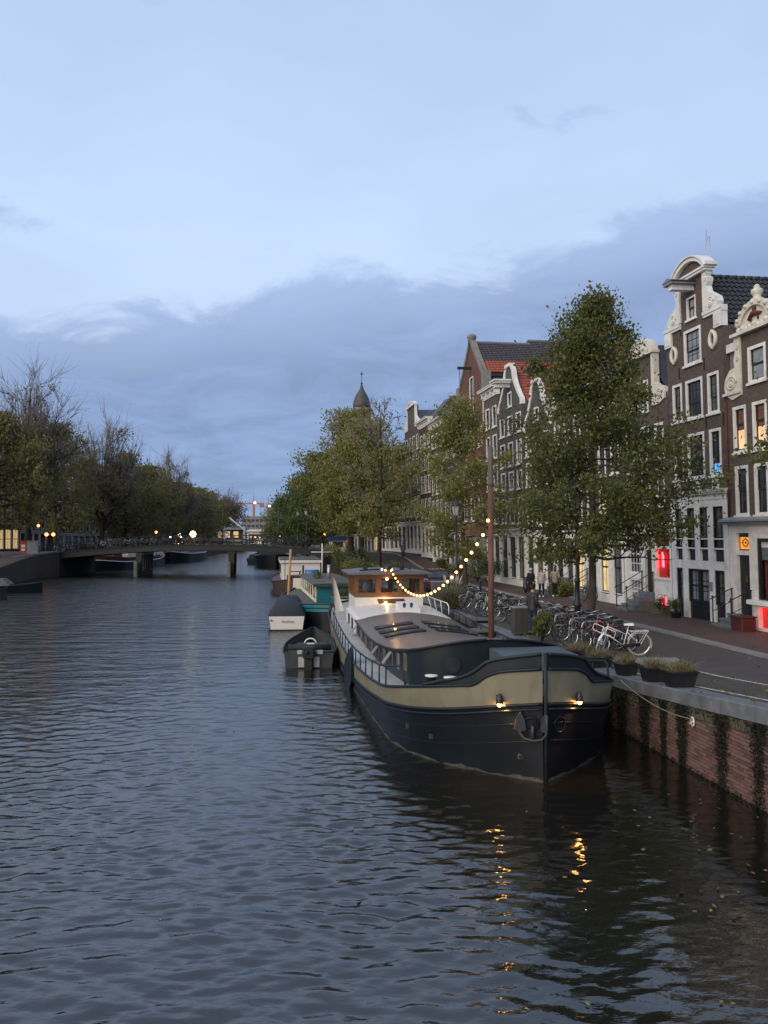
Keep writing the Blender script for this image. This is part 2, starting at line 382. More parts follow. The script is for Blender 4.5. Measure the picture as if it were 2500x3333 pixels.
# ground: one sheet on both banks and beyond the head of the canal
g = MB()
for q, s in ((Xq, 1), (Xl, -1)):
    rs = [[(q(y) + s*0.1, y, zst(y) - 0.06), (q(y) + s*40, y, zst(y) - 0.06), (q(y) + s*700, y, 1.14)] for y in YS]
    g.rings(rs, closed=False)
g.add([(-800, 260, 1.14), (800, 260, 1.14), (1500, 2200, 1.14), (-1500, 2200, 1.14)], [(0, 1, 2, 3)])
g.build('ground', M['earth'])['kind'] = 'structure'
strip('road', 2.5, 5.9, 0.0, M['paveB'])
strip('pavement', 6.12, 13.0, 0.09, M['paveA'])
strip('parking_strip', 0.5, 2.5, 0.006, M['paveC'], -40, 21.0)
tw = strip('quayside_strip', 0.5, 2.95, 0.07, M['paveC'], 22.0, 260, thick=0.1)
bull = MB()                                                      # rounded end of the planted strip
yy = 22.0; xa, xb = Xq(yy) + 0.5, Xq(yy) + 2.95; cx = (xa + xb)/2 + 0.3; rr = xb - cx
pts = [(xa, yy), (xa, yy - 1.0)] + [(cx + rr*math.sin(a), yy - 0.9*math.cos(a) - 0.1) for a in np.linspace(0, PI/2, 9)] + [(xb, yy)]
bull.prism_z(pts, zst(yy) - 0.04, zst(yy) + 0.12)
bull.build('kerb_island', M['kerb'])['kind'] = 'structure'
def kerb_run(o0, o1, dz, y0, y1, name='kerb'):
    k = empty(name, (0, 0, 0)); k['kind'] = 'structure'
    y = y0; n = 0; rest = MB(); rnd = random.Random(4)
    while y < y1:
        Lk = 1.0 if y < 60 else 4.0
        e = min(y + Lk - 0.012, y1)
        m = MB() if y < 60 else rest
        j = rnd.uniform(-0.006, 0.006)
        P = lambda o, yy, z: (Xq(yy) + o, yy, zst(yy) + z)
        m.hexa([P(o0, y, -0.1), P(o1, y, -0.1), P(o1, e, -0.1), P(o0, e, -0.1), P(o0, y, dz+j), P(o1, y, dz+j), P(o1, e, dz+j), P(o0, e, dz+j)])
        if y < 60: m.build('kerb_stone', M['kerb'], k)
        y += Lk; n += 1
    r = rest.build('kerb_stone', M['kerb'], k); r['kind'] = 'stuff'
    return k
kerb_run(5.9, 6.12, 0.10, 12.0, 200.0)
ln = strip('road_marking', 2.45, 2.55, 0.010, M['line'], -40, 20.6)
strip('road_marking', 0.68, 0.78, 0.011, M['line'], -40, 20.2)
# left bank surfaces
strip('quay_street', 0.5, 14.0, 0.004, M['paveA'], 40, 260, side=-1)

# ------------------------------------------------------------------ right quay wall: brickwork, soldier course, blue-stone coping
QW = thing('quay_wall', 'red brick quay wall with blue stone coping at the right edge of the canal', 'wall')
core = MB(); rs = []
for y in YS:
    x = Xq(y); z = zst(y)
    rs.append([(x + 0.03, y, -1.2), (x + 0.6, y, -1.2), (x + 0.6, y, z - 0.27), (x + 0.03, y, z - 0.27)])
core.rings(rs, True, True)
core.build('wall_core', M['qmortar'], QW)
far = MB(); rs = []
for y in [20.6] + [y for y in YS if y > 21]:
    x = Xq(y); z = zst(y); rs.append([(x + 0.012, y, -1.2), (x + 0.028, y, -1.2), (x + 0.028, y, z - 0.272), (x + 0.012, y, z - 0.272)])
far.rings(rs, True, True); far.build('far_brickwork', M['farwall'], QW)
qd = Vector((-0.15, 1, 0)).normalized(); qn = Vector((-qd.y, qd.x, 0)); qa = math.atan2(qd.y, qd.x)
bmats = [mat('quay_brick_%s' % nm, c, 0.85, 0.25, 0.3, 14.0, 0.5, 50, dirt=(0.045,0.035,0.03), dscale=6.0, damt=0.7) for nm, c in
         (('red', (0.165, 0.085, 0.074)), ('plum', (0.135, 0.078, 0.072)), ('dull', (0.155, 0.100, 0.086)), ('dark', (0.095, 0.060, 0.054)))]
solm = mat('mossy_soldier_brick', (0.085, 0.078, 0.060), 0.9, 0.2, 0.35, 9.0, 0.5, 40, dirt=(0.05,0.06,0.025), dscale=3.0, damt=0.8)
BL, BH = 0.212, 0.058
def brick_mesh(l, h, m, nm):
    b = MB(); b.cbox(-l/2, l/2, -0.05, 0.022, -h/2, h/2, 0.006); return b.mesh(nm, m)
bme = [brick_mesh(BL, BH, m, 'brick') for m in bmats]
rnd = random.Random(11); bl = []
q0 = Vector((Xq(11.0), 11.0, 0)); wl = 9.8
row = 0; z = -0.10
while z < 1.9:
    off = 0.11 if row % 2 else 0.0; t = off
    while t < wl:
        p = q0 + qd*t; top = zst(p.y) - 0.30 - 0.20
        if z + BH/2 < top: bl.append((p.x, p.y, z, rnd.randrange(4), rnd.uniform(-0.005, 0.006), 0))
        t += 0.2235
    row += 1; z += 0.0705
vis = sorted(bl, key=lambda b: b[1] if b[1] > 12.6 and b[2] > 0 else 99 + b[1])
for (x, y, z, k, pr, _) in vis[:300]:
    link('brick', bme[k], QW, (x + qn.x*pr, y + qn.y*pr, z), (0, rnd.uniform(-.01, .01), qa))
for k in range(4):
    mb = MB()
    for (x, y, z, kk, pr, _) in vis[300:]:
        if kk != k: continue
        p = Vector((x, y, z)) + qn*pr
        a = qd*(BL/2); n0 = qn*0.022; n1 = -qn*0.05; h = Vector((0, 0, BH/2))
        mb.hexa([p - a + n0 - h, p + a + n0 - h, p + a + n1 - h, p - a + n1 - h, p - a + n0 + h, p + a + n0 + h, p + a + n1 + h, p - a + n1 + h])
    if mb.v:
        o = mb.build('brickwork', bmats[k], QW); o['kind'] = 'stuff'
sme = brick_mesh(0.058, 0.20, solm, 'soldier_brick'); t = 0.0; nsol = 0; rest = MB()
while t < wl:
    p = q0 + qd*t; zz = zst(p.y) - 0.27 - 0.125; pr = rnd.uniform(-.005, .008)
    if p.y > 12.9:
        sl = math.atan((zst(p.y + .3) - zst(p.y - .3))/0.607)
        link('soldier_brick', sme, QW, (p.x + qn.x*pr, p.y + qn.y*pr, zz), (0, -sl, qa))
    t += 0.0695
# coping stones
cm = MB(); y = 9.0; rnd = random.Random(3); cr = MB()
joints = [9.0, 10.3, 11.5, 12.55, 13.7, 14.75, 16.15, 17.75, 19.0]
while joints[-1] < 45: joints.append(joints[-1] + rnd.uniform(1.15, 1.45))
for a, b in zip(joints[:-1], joints[1:]):
    b -= 0.014; m = MB(); j = rnd.uniform(-.004, .004)
    P = lambda o, yy, z: (Xq(yy) + o, yy, zst(yy) + z + j)
    m.rings([[P(-0.05, yy, -0.27), P(0.55, yy, -0.27), P(0.55, yy, 0.006), P(-0.035, yy, 0.012), P(-0.05, yy, -0.004)] for yy in (a, b)], True, True)
    m.build('coping_stone', M['bluestone'], QW)
cr = strip('coping_stone', -0.05, 0.55, 0.01, M['bluestone'], 45.5, 260, thick=0.28, kind='stuff', parent=QW)
# dark weeds growing down the wall below the coping joints
rng = np.random.default_rng(5)
def leaf_quads(P, size, rng, flat=None):
    """one folded leaf (kite) per point; returns V, F"""
    n = len(P)
    a = rng.normal(size=(n, 3)); a /= np.linalg.norm(a, axis=1)[:, None]
    if flat is not None: a = a*np.array(flat); a /= np.linalg.norm(a, axis=1)[:, None]
    b = rng.normal(size=(n, 3)); b -= (b*a).sum(1)[:, None]*a; b /= np.linalg.norm(b, axis=1)[:, None]
    sz = (size*(0.6 + 0.8*rng.random(n)))[:, None]
    c = np.cross(a, b)
    V = np.stack([P - a*sz*.5, P + b*sz*.30 + c*sz*.08, P + a*sz*.5, P - b*sz*.30 + c*sz*.08], 1).reshape(-1, 3)
    F = np.arange(n*4).reshape(n, 4)
    return V, F
M['moss'] = leaf_mat('wall_weed', [(0.0, (0.006, 0.007, 0.005)), (0.6, (0.011, 0.013, 0.008)), (1.0, (0.022, 0.028, 0.012))], 0.1)
P = []
for yj, w in ((17.75, .10), (16.15, .13), (14.75, .12), (13.65, .10), (16.9, .05), (18.9, .16), (19.7, .18), (20.5, .2)):
    n = int(rng.uniform(1500, 2600)); t = rng.normal(0, w*rng.uniform(.8, 1.3), n); zz = rng.random(n)**0.8
    for ti, zi in zip(t, zz):
        yv = yj + ti*(0.7 + 0.5*zi); h = zst(yv) - 0.3
        zv = h*zi if rng.random() < 0.8 else h - abs(rng.normal(0, .12)); p = Vector((Xq(yv), yv, max(0.02, zv))) + qn*(0.030 + 0.025*rng.random())
        P.append(p[:])
for i in range(900):
    yv = rng.uniform(12.8, 21); p = Vector((Xq(yv), yv, zst(yv) - 0.27 - abs(rng.normal(0, .11)))) + qn*0.035; P.append(p[:])
for i in range(700):                                               # wet fringe along the waterline
    yv = rng.uniform(12.6, 21); p = Vector((Xq(yv), yv, abs(rng.normal(0, .05)))) + qn*0.035; P.append(p[:])
V, F = leaf_quads(np.array(P), 0.042, rng, flat=(.35, 1, 1))
link('wall_weeds', np_mesh('wall_weeds', V, F, M['moss'], attr=rng.random(len(F))), QW)['kind'] = 'stuff'
# leaf litter blown against the kerbs and over the strip
P = []
for i in range(900):
    y = 14 + 40*rng.random()**1.5; o = rng.choice([rng.uniform(.1, 2.9), abs(rng.normal(0, .15)) + 5.72 - .3*rng.random(), rng.uniform(2.5, 9)], p=[.6, .2, .2])
    P.append((Xq(y) + o, y, zst(y) + (.10 if (o > 5.9 or (o < 2.95 and y > 22)) else .02)))
V, F = leaf_quads(np.array(P), 0.075, rng, flat=(1, 1, .15))
lit_m = leaf_mat('leaf_litter', [(0, (.07, .05, .02)), (.6, (.16, .12, .045)), (1, (.26, .19, .05))], .1)
link('leaf_litter', np_mesh('leaf_litter', V, F, lit_m, attr=rng.random(len(F))))['kind'] = 'stuff'
# ------------------------------------------------------------------ left quay wall
QLW = thing('quay_wall', 'dark brick quay wall below the trees on the left bank', 'wall')
mb = MB(); rs = []
for y in YS:
    x = Xl(y); z = zst(y); rs.append([(x, y, -1.2), (x - 0.5, y, -1.2), (x - 0.5, y, z - 0.25), (x, y, z - 0.25)])
mb.rings(rs, True, True); mb.build('brickwork', M['farwall'], QLW)
strip('coping', -0.04, 0.40, 0.02, M['farwall'], -40, 260, side=-1, thick=0.27, kind=None, parent=QLW)
mb = MB(); mb.box(-46, -31, 260, 260.6, -1.2, 1.2); o = mb.build('head_wall', M['farwall'], QLW)

# ------------------------------------------------------------------ water
wm = bpy.data.materials.new('canal_water'); wm.use_nodes = True; t = wm.node_tree; b = t.nodes['Principled BSDF']
b.inputs['Base Color'].default_value = (0.0085, 0.0082, 0.0062, 1); b.inputs['IOR'].default_value = 1.80; b.inputs['Specular IOR Level'].default_value = 0.5
co = N(t, 'ShaderNodeTexCoord'); mpn = N(t, 'ShaderNodeMapping'); mpn.inputs['Scale'].default_value = (4.2, 9.5, 1); L(t, co.outputs['Object'], mpn.inputs[0])
n1 = N(t, 'ShaderNodeTexNoise', i_Scale=1.0, i_Detail=3.0, i_Roughness=0.5); L(t, mpn.outputs[0], n1.inputs['Vector'])
m2 = N(t, 'ShaderNodeMapping'); m2.inputs['Scale'].default_value = (0.42, 1.25, 1); L(t, co.outputs['Object'], m2.inputs[0])
n2 = N(t, 'ShaderNodeTexNoise', i_Scale=1.0, i_Detail=4.0, i_Roughness=0.6); L(t, m2.outputs[0], n2.inputs['Vector'])
att = N(t, 'ShaderNodeAttribute'); att.attribute_name = 'tint'
at3 = N(t, 'ShaderNodeAttribute'); at3.attribute_name = 'chop'
bp0 = N(t, 'ShaderNodeBump', i_Distance=0.42); L(t, n2.outputs['Fac'], bp0.inputs['Height']); L(t, math_node(t, 'MULTIPLY', math_node(t, 'SUBTRACT', at3.outputs['Fac'], 0.055, True), 6.0, True), bp0.inputs['Strength'])
bp = N(t, 'ShaderNodeBump', i_Distance=0.034); L(t, bp0.outputs[0], bp.inputs['Normal']); L(t, n1.outputs['Fac'], bp.inputs['Height']); L(t, math_node(t, 'MULTIPLY', att.outputs['Fac'], 0.9), bp.inputs['Strength']); L(t, bp.outputs[0], b.inputs['Normal'])
at2 = N(t, 'ShaderNodeAttribute'); at2.attribute_name = 'chop'; L(t, at2.outputs['Fac'], b.inputs['Roughness'])
def water_mesh():
    ys = [-6.0]
    while ys[-1] < 265: ys.append(ys[-1] + max(0.035, 0.00092*max(ys[-1], 0)**1.45))
    ys = np.array(ys); nx = 640
    l = np.maximum(-0.70*np.maximum(ys, 3) - 5, np.array([Xl(y) for y in ys]) - 0.3); r = np.array([Xq(y) for y in ys]) + 0.3
    r = np.minimum(r, 0.62*np.maximum(ys, 3) + 6)
    u = np.linspace(0, 1, nx)
    X = l[:, None] + (r - l)[:, None]*u[None, :]; Y = np.repeat(ys[:, None], nx, 1)
    dy = np.gradient(ys)[:, None]; dx = ((r - l)/nx)[:, None]
    rg = np.random.default_rng(21); Z = np.zeros_like(X)
    offq = np.array([Xq(y) for y in ys])[:, None] - X              # distance from the right quay
    def sm(a, b, x): k = np.clip((x - a)/(b - a), 0, 1); return k*k*(3 - 2*k)
    shelter = 0.30 + 0.70*sm(4.0, 8.5, offq + 0.10*(22 - Y)*(Y < 22))  # calmer by the moored boat and the wall
    shelter = np.where(Y > 38, np.maximum(shelter, 0.30 + 0.7*sm(4, 7, offq)), shelter)
    patch = 0
    for k in range(10):                                            # gust patches
        a = rg.uniform(0, 2*PI); kk = 2*PI/rg.uniform(6, 22); patch = patch + np.sin(kk*(X*math.cos(a) + 0.45*Y*math.sin(a)) + rg.uniform(0, 6.3))
    patch = np.clip(0.92 + 0.17*patch, .3, 1.6)
    for k in range(60):
        lam = 0.13*(0.72/0.13)**rg.random(); th = PI/2 + rg.normal(0, 0.42); kk = 2*PI/lam
        slope = 0.0250*(lam/0.35)**-0.30
        amp = slope/kk*(0.78 if lam > .42 else 1.0)
        att = np.clip((lam/np.maximum(dy*abs(math.sin(th)), dx*abs(math.cos(th)) + 1e-6) - 3.0)/4.0, 0, 1)
        sh = shelter if lam < 0.75 else 0.55 + 0.45*shelter
        wob = 0.5*np.sin(X*rg.uniform(.2, .6) + rg.uniform(0, 6)) + 0.5*np.sin(Y*rg.uniform(.2, .5) + rg.uniform(0, 6))
        ph = kk*(X*math.cos(th) + Y*math.sin(th)) + wob*1.6 + rg.uniform(0, 2*PI)
        Z += amp*att*sh*patch*(np.sin(ph) + 0.18*np.cos(2*ph))
    nr = len(ys); idx = np.arange(nr*nx).reshape(nr, nx)
    F = np.stack([idx[:-1, :-1], idx[:-1, 1:], idx[1:, 1:], idx[1:, :-1]], -1).reshape(-1, 4)
    V = np.stack([X, Y, Z], -1).reshape(-1, 3)
    st = (0.22 + 0.38*np.clip(Y/40, 0, 1))*(0.25 + 0.75*shelter)
    st = st[:-1, :-1].reshape(-1)
    n0 = len(V)
    V = np.concatenate([V, [(-700, -60, -0.2), (40, -60, -0.2), (40, 262, -0.2), (-700, 262, -0.2)]])
    F = np.concatenate([F, [[n0, n0+1, n0+2, n0+3]]]); st = np.append(st, 0.3)
    me = np_mesh('water', V, F, wm, True, st)
    ch = 0.055 + 0.145*np.clip((Y - 14)/45, 0, 1)*(0.35 + 0.65*shelter)   # wavelets finer than the mesh
    ch = np.append(ch[:-1, :-1].reshape(-1), .3).astype(np.float32)
    a = me.attributes.new('chop', 'FLOAT', 'FACE'); a.data.foreach_set('value', ch)
    return me
wo = link('water', water_mesh()); wo['kind'] = 'structure'
print('water faces', len(wo.data.polygons))
# ------------------------------------------------------------------ houses
# local frame of every house: x along the facade (left to right seen from the canal), y into the building, z up from the pavement
WC = {}                                                            # shared meshes of windows
def cached(key, fn):
    if key not in WC: WC[key] = fn()
    return WC[key]
hr = random.Random(77)
def window(h, x0, x1, z0, z1, cols=2, rows=3, fw=0.10, y=0.0, glass=None, split=0.5, sill=True, panes=True, frame='white', sash='sash', name='window', lowglass=None, bar=0.028, label=None):
    """casing in the wall opening > sash with glazing bars, panes, sill"""
    w, hh = round(x1 - x0, 3), round(z1 - z0, 3)
    def casing():
        m = MB(); m.box(0, fw, -0.015, 0.13, 0, hh); m.box(w-fw, w, -0.015, 0.13, 0, hh); m.box(fw, w-fw, -0.013, 0.13, hh-fw, hh); m.box(fw, w-fw, -0.013, 0.13, 0, fw*0.7)
        return m.mesh(name, M[frame])
    o = link(name, cached(('c', w, hh, fw, frame, name), casing), h, (x0, y, z0))
    if label: o['label'] = label
    ix0, ix1, iz0, iz1 = fw, w-fw, fw*0.7, hh-fw; sw = 0.045 if panes else 0.05
    zm = iz0 + (iz1-iz0)*split
    def sashf():
        m = MB()
        for a, b in ((iz0, zm), (zm, iz1)):
            yy = 0.075 if a == iz0 else 0.055
            m.box(ix0, ix0+sw, yy, yy+0.05, a, b); m.box(ix1-sw, ix1, yy, yy+0.05, a, b)
            m.box(ix0+sw, ix1-sw, yy+.001, yy+0.05, a, a+sw); m.box(ix0+sw, ix1-sw, yy+.001, yy+0.05, b-sw*.7, b)
        for c in range(1, cols):
            xx = ix0 + (ix1-ix0)*c/cols; m.box(xx-bar/2, xx+bar/2, 0.09, 0.115, iz0+sw, iz1-sw)
        for r in range(1, rows):
            zz = iz0 + (iz1-iz0)*r/rows
            if abs(zz - zm) > 0.12: m.box(ix0+sw, ix1-sw, 0.092, 0.117, zz-bar/2, zz+bar/2)
        return m.mesh('sash', M[sash])
    link('sash', cached(('s', w, hh, cols, rows, fw, split, sash, bar), sashf), o)
    pc, pr = (cols, rows) if panes else (1, 2)
    pw, ph = (ix1-ix0)/pc, (iz1-iz0)/pr
    g = glass or hr.choice(['glass', 'glass', 'glass', 'glass3', 'glass3', 'glass4'])
    def pane():
        m = MB(); m.box(0, pw, 0, 0.008, 0, ph); return m.mesh('pane', M[g])
    me = cached(('p', round(pw, 3), round(ph, 3), g), pane)
    for c in range(pc):
        for r in range(pr):
            p = link('pane', me, o, (ix0 + pw*c, 0.102, iz0 + ph*r), (hr.uniform(-.006, .006), 0, hr.uniform(-.006, .006)))
            if lowglass and (r + .5)/pr < split: slot_mat(p, M[lowglass])
    if sill:
        def sl():
            m = MB(); m.cbox(-0.06, w+0.06, -0.09, 0.12, -0.10, -0.003, 0.012); return m.mesh('sill', M[frame])
        link('sill', cached(('sl', w, frame), sl), o)
    return o
def facade(h, m, ext, zlist, holes, y=0.0, dep=0.16, name='facade'):
    """wall whose width at height z is ext(z), with openings that have reveals"""
    mb = MB(); zs = sorted(set(round(z, 4) for z in list(zlist) + [z for o in holes for z in o[2:]]))
    for a, b in zip(zs[:-1], zs[1:]):
        l0, r0 = ext(a + 1e-5); l1, r1 = ext(b - 1e-5)
        act = sorted([o for o in holes if o[2] <= a + 1e-6 and o[3] >= b - 1e-6])
        c0, c1 = l0, l1
        for o in act:
            mb.add([(c0, y, a), (o[0], y, a), (o[0], y, b), (c1, y, b)], [(0, 1, 2, 3)]); c0 = c1 = o[1]
        mb.add([(c0, y, a), (r0, y, a), (r1, y, b), (c1, y, b)], [(0, 1, 2, 3)])
    for x0, x1, z0, z1 in holes:
        for p, q in (((x0, z0), (x0, z1)), ((x0, z1), (x1, z1)), ((x1, z1), (x1, z0)), ((x1, z0), (x0, z0))):
            mb.add([(p[0], y, p[1]), (q[0], y, q[1]), (q[0], y+dep, q[1]), (p[0], y+dep, p[1])], [(0, 1, 2, 3)])
    me = bpy.data.meshes.new(name); me.from_pydata(mb.v, [], mb.f); me.materials.append(m); me.update()
    return link(name, me, h)
def body(h, W, D, zt, m, y0=0.22, name='wall'):
    mb = MB(); mb.box(0.0, W, y0, D, -0.2, zt); mb.box(0.0, 0.12, 0.001, y0, -0.2, zt-.01); mb.box(W-0.12, W, 0.001, y0, -0.2, zt-.01)
    return mb.build(name, m, h)
def gable_roof(h, W, D, ze, zr, m, y0=0.3, name='roof', ov=0.0, c=None):
    mb = MB(); c = W/2 if c is None else c; t = 0.12
    mb.add([(-ov, y0, ze), (c, y0, zr), (W+ov, y0, ze), (-ov, D, ze), (c, D, zr), (W+ov, D, ze), (c, y0, zr-t), (c, D, zr-t), (-ov, y0, ze-t), (W+ov, y0, ze-t), (-ov, D, ze-t), (W+ov, D, ze-t)],
           [(0, 1, 4, 3), (1, 2, 5, 4), (8, 6, 1, 0), (6, 9, 2, 1), (3, 4, 7, 10), (4, 5, 11, 7), (0, 3, 10, 8), (2, 9, 11, 5)])
    mb.add([(0, D-.05, ze-.2), (W, D-.05, ze-.2), (c, D-.05, zr-.1)], [(0, 1, 2)])
    return mb.build(name, m, h)
def cornice(h, W, z, hgt=0.7, out=0.45, m='white', name='cornice', dent=True, x0=0.0):
    mb = MB(); mb.box(x0-.04, W+.04, -0.06, 0.2, z, z+hgt*.55); mb.box(x0-.09, W+.09, -out*.55, 0.22, z+hgt*.55, z+hgt*.75); mb.box(x0-.14, W+.14, -out, 0.24, z+hgt*.75, z+hgt*.92); mb.box(x0-.17, W+.17, -out-.05, 0.25, z+hgt*.92, z+hgt)
    if dent:
        n = int((W-x0)/0.85)
        for i in range(n+1):
            xx = x0 + .1 + (W-x0-.2)*i/max(1, n); mb.box(xx-.07, xx+.07, -out*.5, -0.06, z+hgt*.18, z+hgt*.55)
    return mb.build(name, M[m], h)
def scroll_trim(h, pts_outer, pts_inner, y0=-0.07, y1=0.2, m='stone', name='gable_trim', volutes=()):
    mb = MB(); n = len(pts_outer)
    for i in range(n-1):
        a, b, c, d = pts_outer[i], pts_outer[i+1], pts_inner[i+1], pts_inner[i]
        mb.hexa([(a[0], y0, a[1]), (b[0], y0, b[1]), (c[0], y0, c[1]), (d[0], y0, d[1]), (a[0], y1, a[1]), (b[0], y1, b[1]), (c[0], y1, c[1]), (d[0], y1, d[1])])
    for cx, cz, r in volutes:                                      # carved spiral, raised from the slab
        ring = [(cx + r*(1-.75*k/26)*math.cos(k*.5), y0-.015, cz + r*(1-.75*k/26)*math.sin(k*.5)) for k in range(26)]
        mb.tube(ring, r*.16, 5); mb.ball((cx, y0-.01, cz), r*.28, 6, 5)
    return mb.build(name, M[m], h)
def arch_band(mb, cx, z, hw, rise, th, y0, y1, n=14):
    """segmental arch band"""
    rad = (hw*hw + rise*rise)/(2*rise); a = math.asin(hw/rad)
    P = lambda r, t: (cx + r*math.sin(t), z + rise - rad + r*math.cos(t))
    for i in range(n):
        t0, t1 = -a + 2*a*i/n, -a + 2*a*(i+1)/n
        q = [P(rad, t0), P(rad, t1), P(rad-th, t1), P(rad-th, t0)]
        mb.hexa([(p[0], y0, p[1]) for p in q] + [(p[0], y1, p[1]) for p in q])
def stoop(x0, x1, h, steps, out, label, parent_house, side='front', rails=True, m='bluestone', base=(0, 0), group=None):
    """stone stair in front of a door, its own thing; steps come down towards the street"""
    s = thing('stoop', label, 'stoop', group=group); s.parent = None
    s.matrix_world = parent_house.matrix_basis.copy()
    n = steps; d = out/(n+1)
    for k in range(n+1):
        mb = MB(); z1 = h*(k+1)/(n+1); ya = -out + d*k
        if k == n: mb.cbox(x0, x1, ya, -0.02, z1-.12, z1, .012); mb.box(x0+.02, x1-.02, ya+.03, -0.03, -.1, z1-.121)
        else: mb.cbox(x0-.0, x1, ya, ya+d+.03, z1-.09, z1, .012); mb.box(x0+.02, x1-.02, ya+.03, ya+d+.02, -.1, z1-.091)
        mb.build('step', M[m], s)
    if rails:
        for xx in (x0+.05, x1-.05):
            mb = MB(); mb.tube([(xx, -out+.05, 0), (xx, -out+.05, h/(n+1)+.95)], .028, 6); mb.tube([(xx, -.12, h), (xx, -.12, h+.95)], .028, 6)
            mb.tube([(xx, -out-.05, h/(n+1)+.9), (xx, -out+.05, h/(n+1)+.95), (xx, -.12, h+.95), (xx, -.02, h+.95)], .02, 6)
            mb.tube([(xx, -out+.05, h/(n+1)+.45), (xx, -.12, h+.45)], .016, 6); mb.ball((xx, -out+.05, h/(n+1)+1.0), .05, 8, 6)
            mb.build('railing', M['iron'], s)
    return s
def door(h, x0, x1, z0, z1, m='door', transom=None, tmat='glass', y=0.09, name='door', label=None):
    mb = MB(); w = x1-x0; mb.box(x0, x1, y, y+.06, z0, z1)
    pz = [(z0+.12, z0+(z1-z0)*.36), (z0+(z1-z0)*.42, z1-.14)]
    for a, b in pz:
        for xa, xb in ((x0+w*.14, x0+w*.86),):
            for q in ((xa, xb, a, a+.035), (xa, xb, b-.035, b), (xa, xa+.035, a+.035, b-.035), (xb-.035, xb, a+.035, b-.035)): mb.box(q[0], q[1], y-.016, y+.001, q[2], q[3])
    o = mb.build(name, M[m], h)
    k = MB(); k.ball((x0+w*.88, y-.04, z0+1.02), .03, 6, 5); k.build('door_knob', M['zinc'], o)
    if transom:
        t = MB(); t.box(x0, x1, y+.02, y+.03, transom[0], transom[1]); t.build('transom_pane', M[tmat], o)
    if label: o['label'] = label
    return o
def anchors(h, pts):
    for x, z in pts:
        mb = MB(); mb.box(x-.018, x+.018, -.04, 0.002, z, z+.5); mb.build('wall_anchor', M['iron'], h)
def xf(y): return 19.1 - 0.18*y if y < 92 else 19.1 - 0.18*92 - 0.25*(y - 92)
def row_house(yfar, label, name='canal_house', lean=1.1, cat='house', group='gabled houses along the right bank', near=None):
    yn = near if near is not None else yfar - 1
    a = math.atan2(-(yfar-yn), xf(yn) - xf(yfar))
    h = thing(name, label, cat, (xf(yfar), yfar, zst(yfar) + 0.08), a, group, rx=R(lean))
    bpy.context.view_layer.update()
    return h, math.hypot(yfar-yn, xf(yn)-xf(yfar))

def text_mesh(name, body, size, m, parent, loc, rot, ext=.006):
    cu = bpy.data.curves.new(name, 'FONT'); cu.body = body; cu.size = size; cu.extrude = ext; cu.align_x = 'CENTER'; cu.align_y = 'CENTER'
    to = bpy.data.objects.new('tmp', cu); COL.objects.link(to)
    me = bpy.data.meshes.new_from_object(to.evaluated_get(bpy.context.evaluated_depsgraph_get())); bpy.data.objects.remove(to)
    me.name = name; me.materials.clear(); me.materials.append(m)
    return link(name, me, parent, loc, rot)
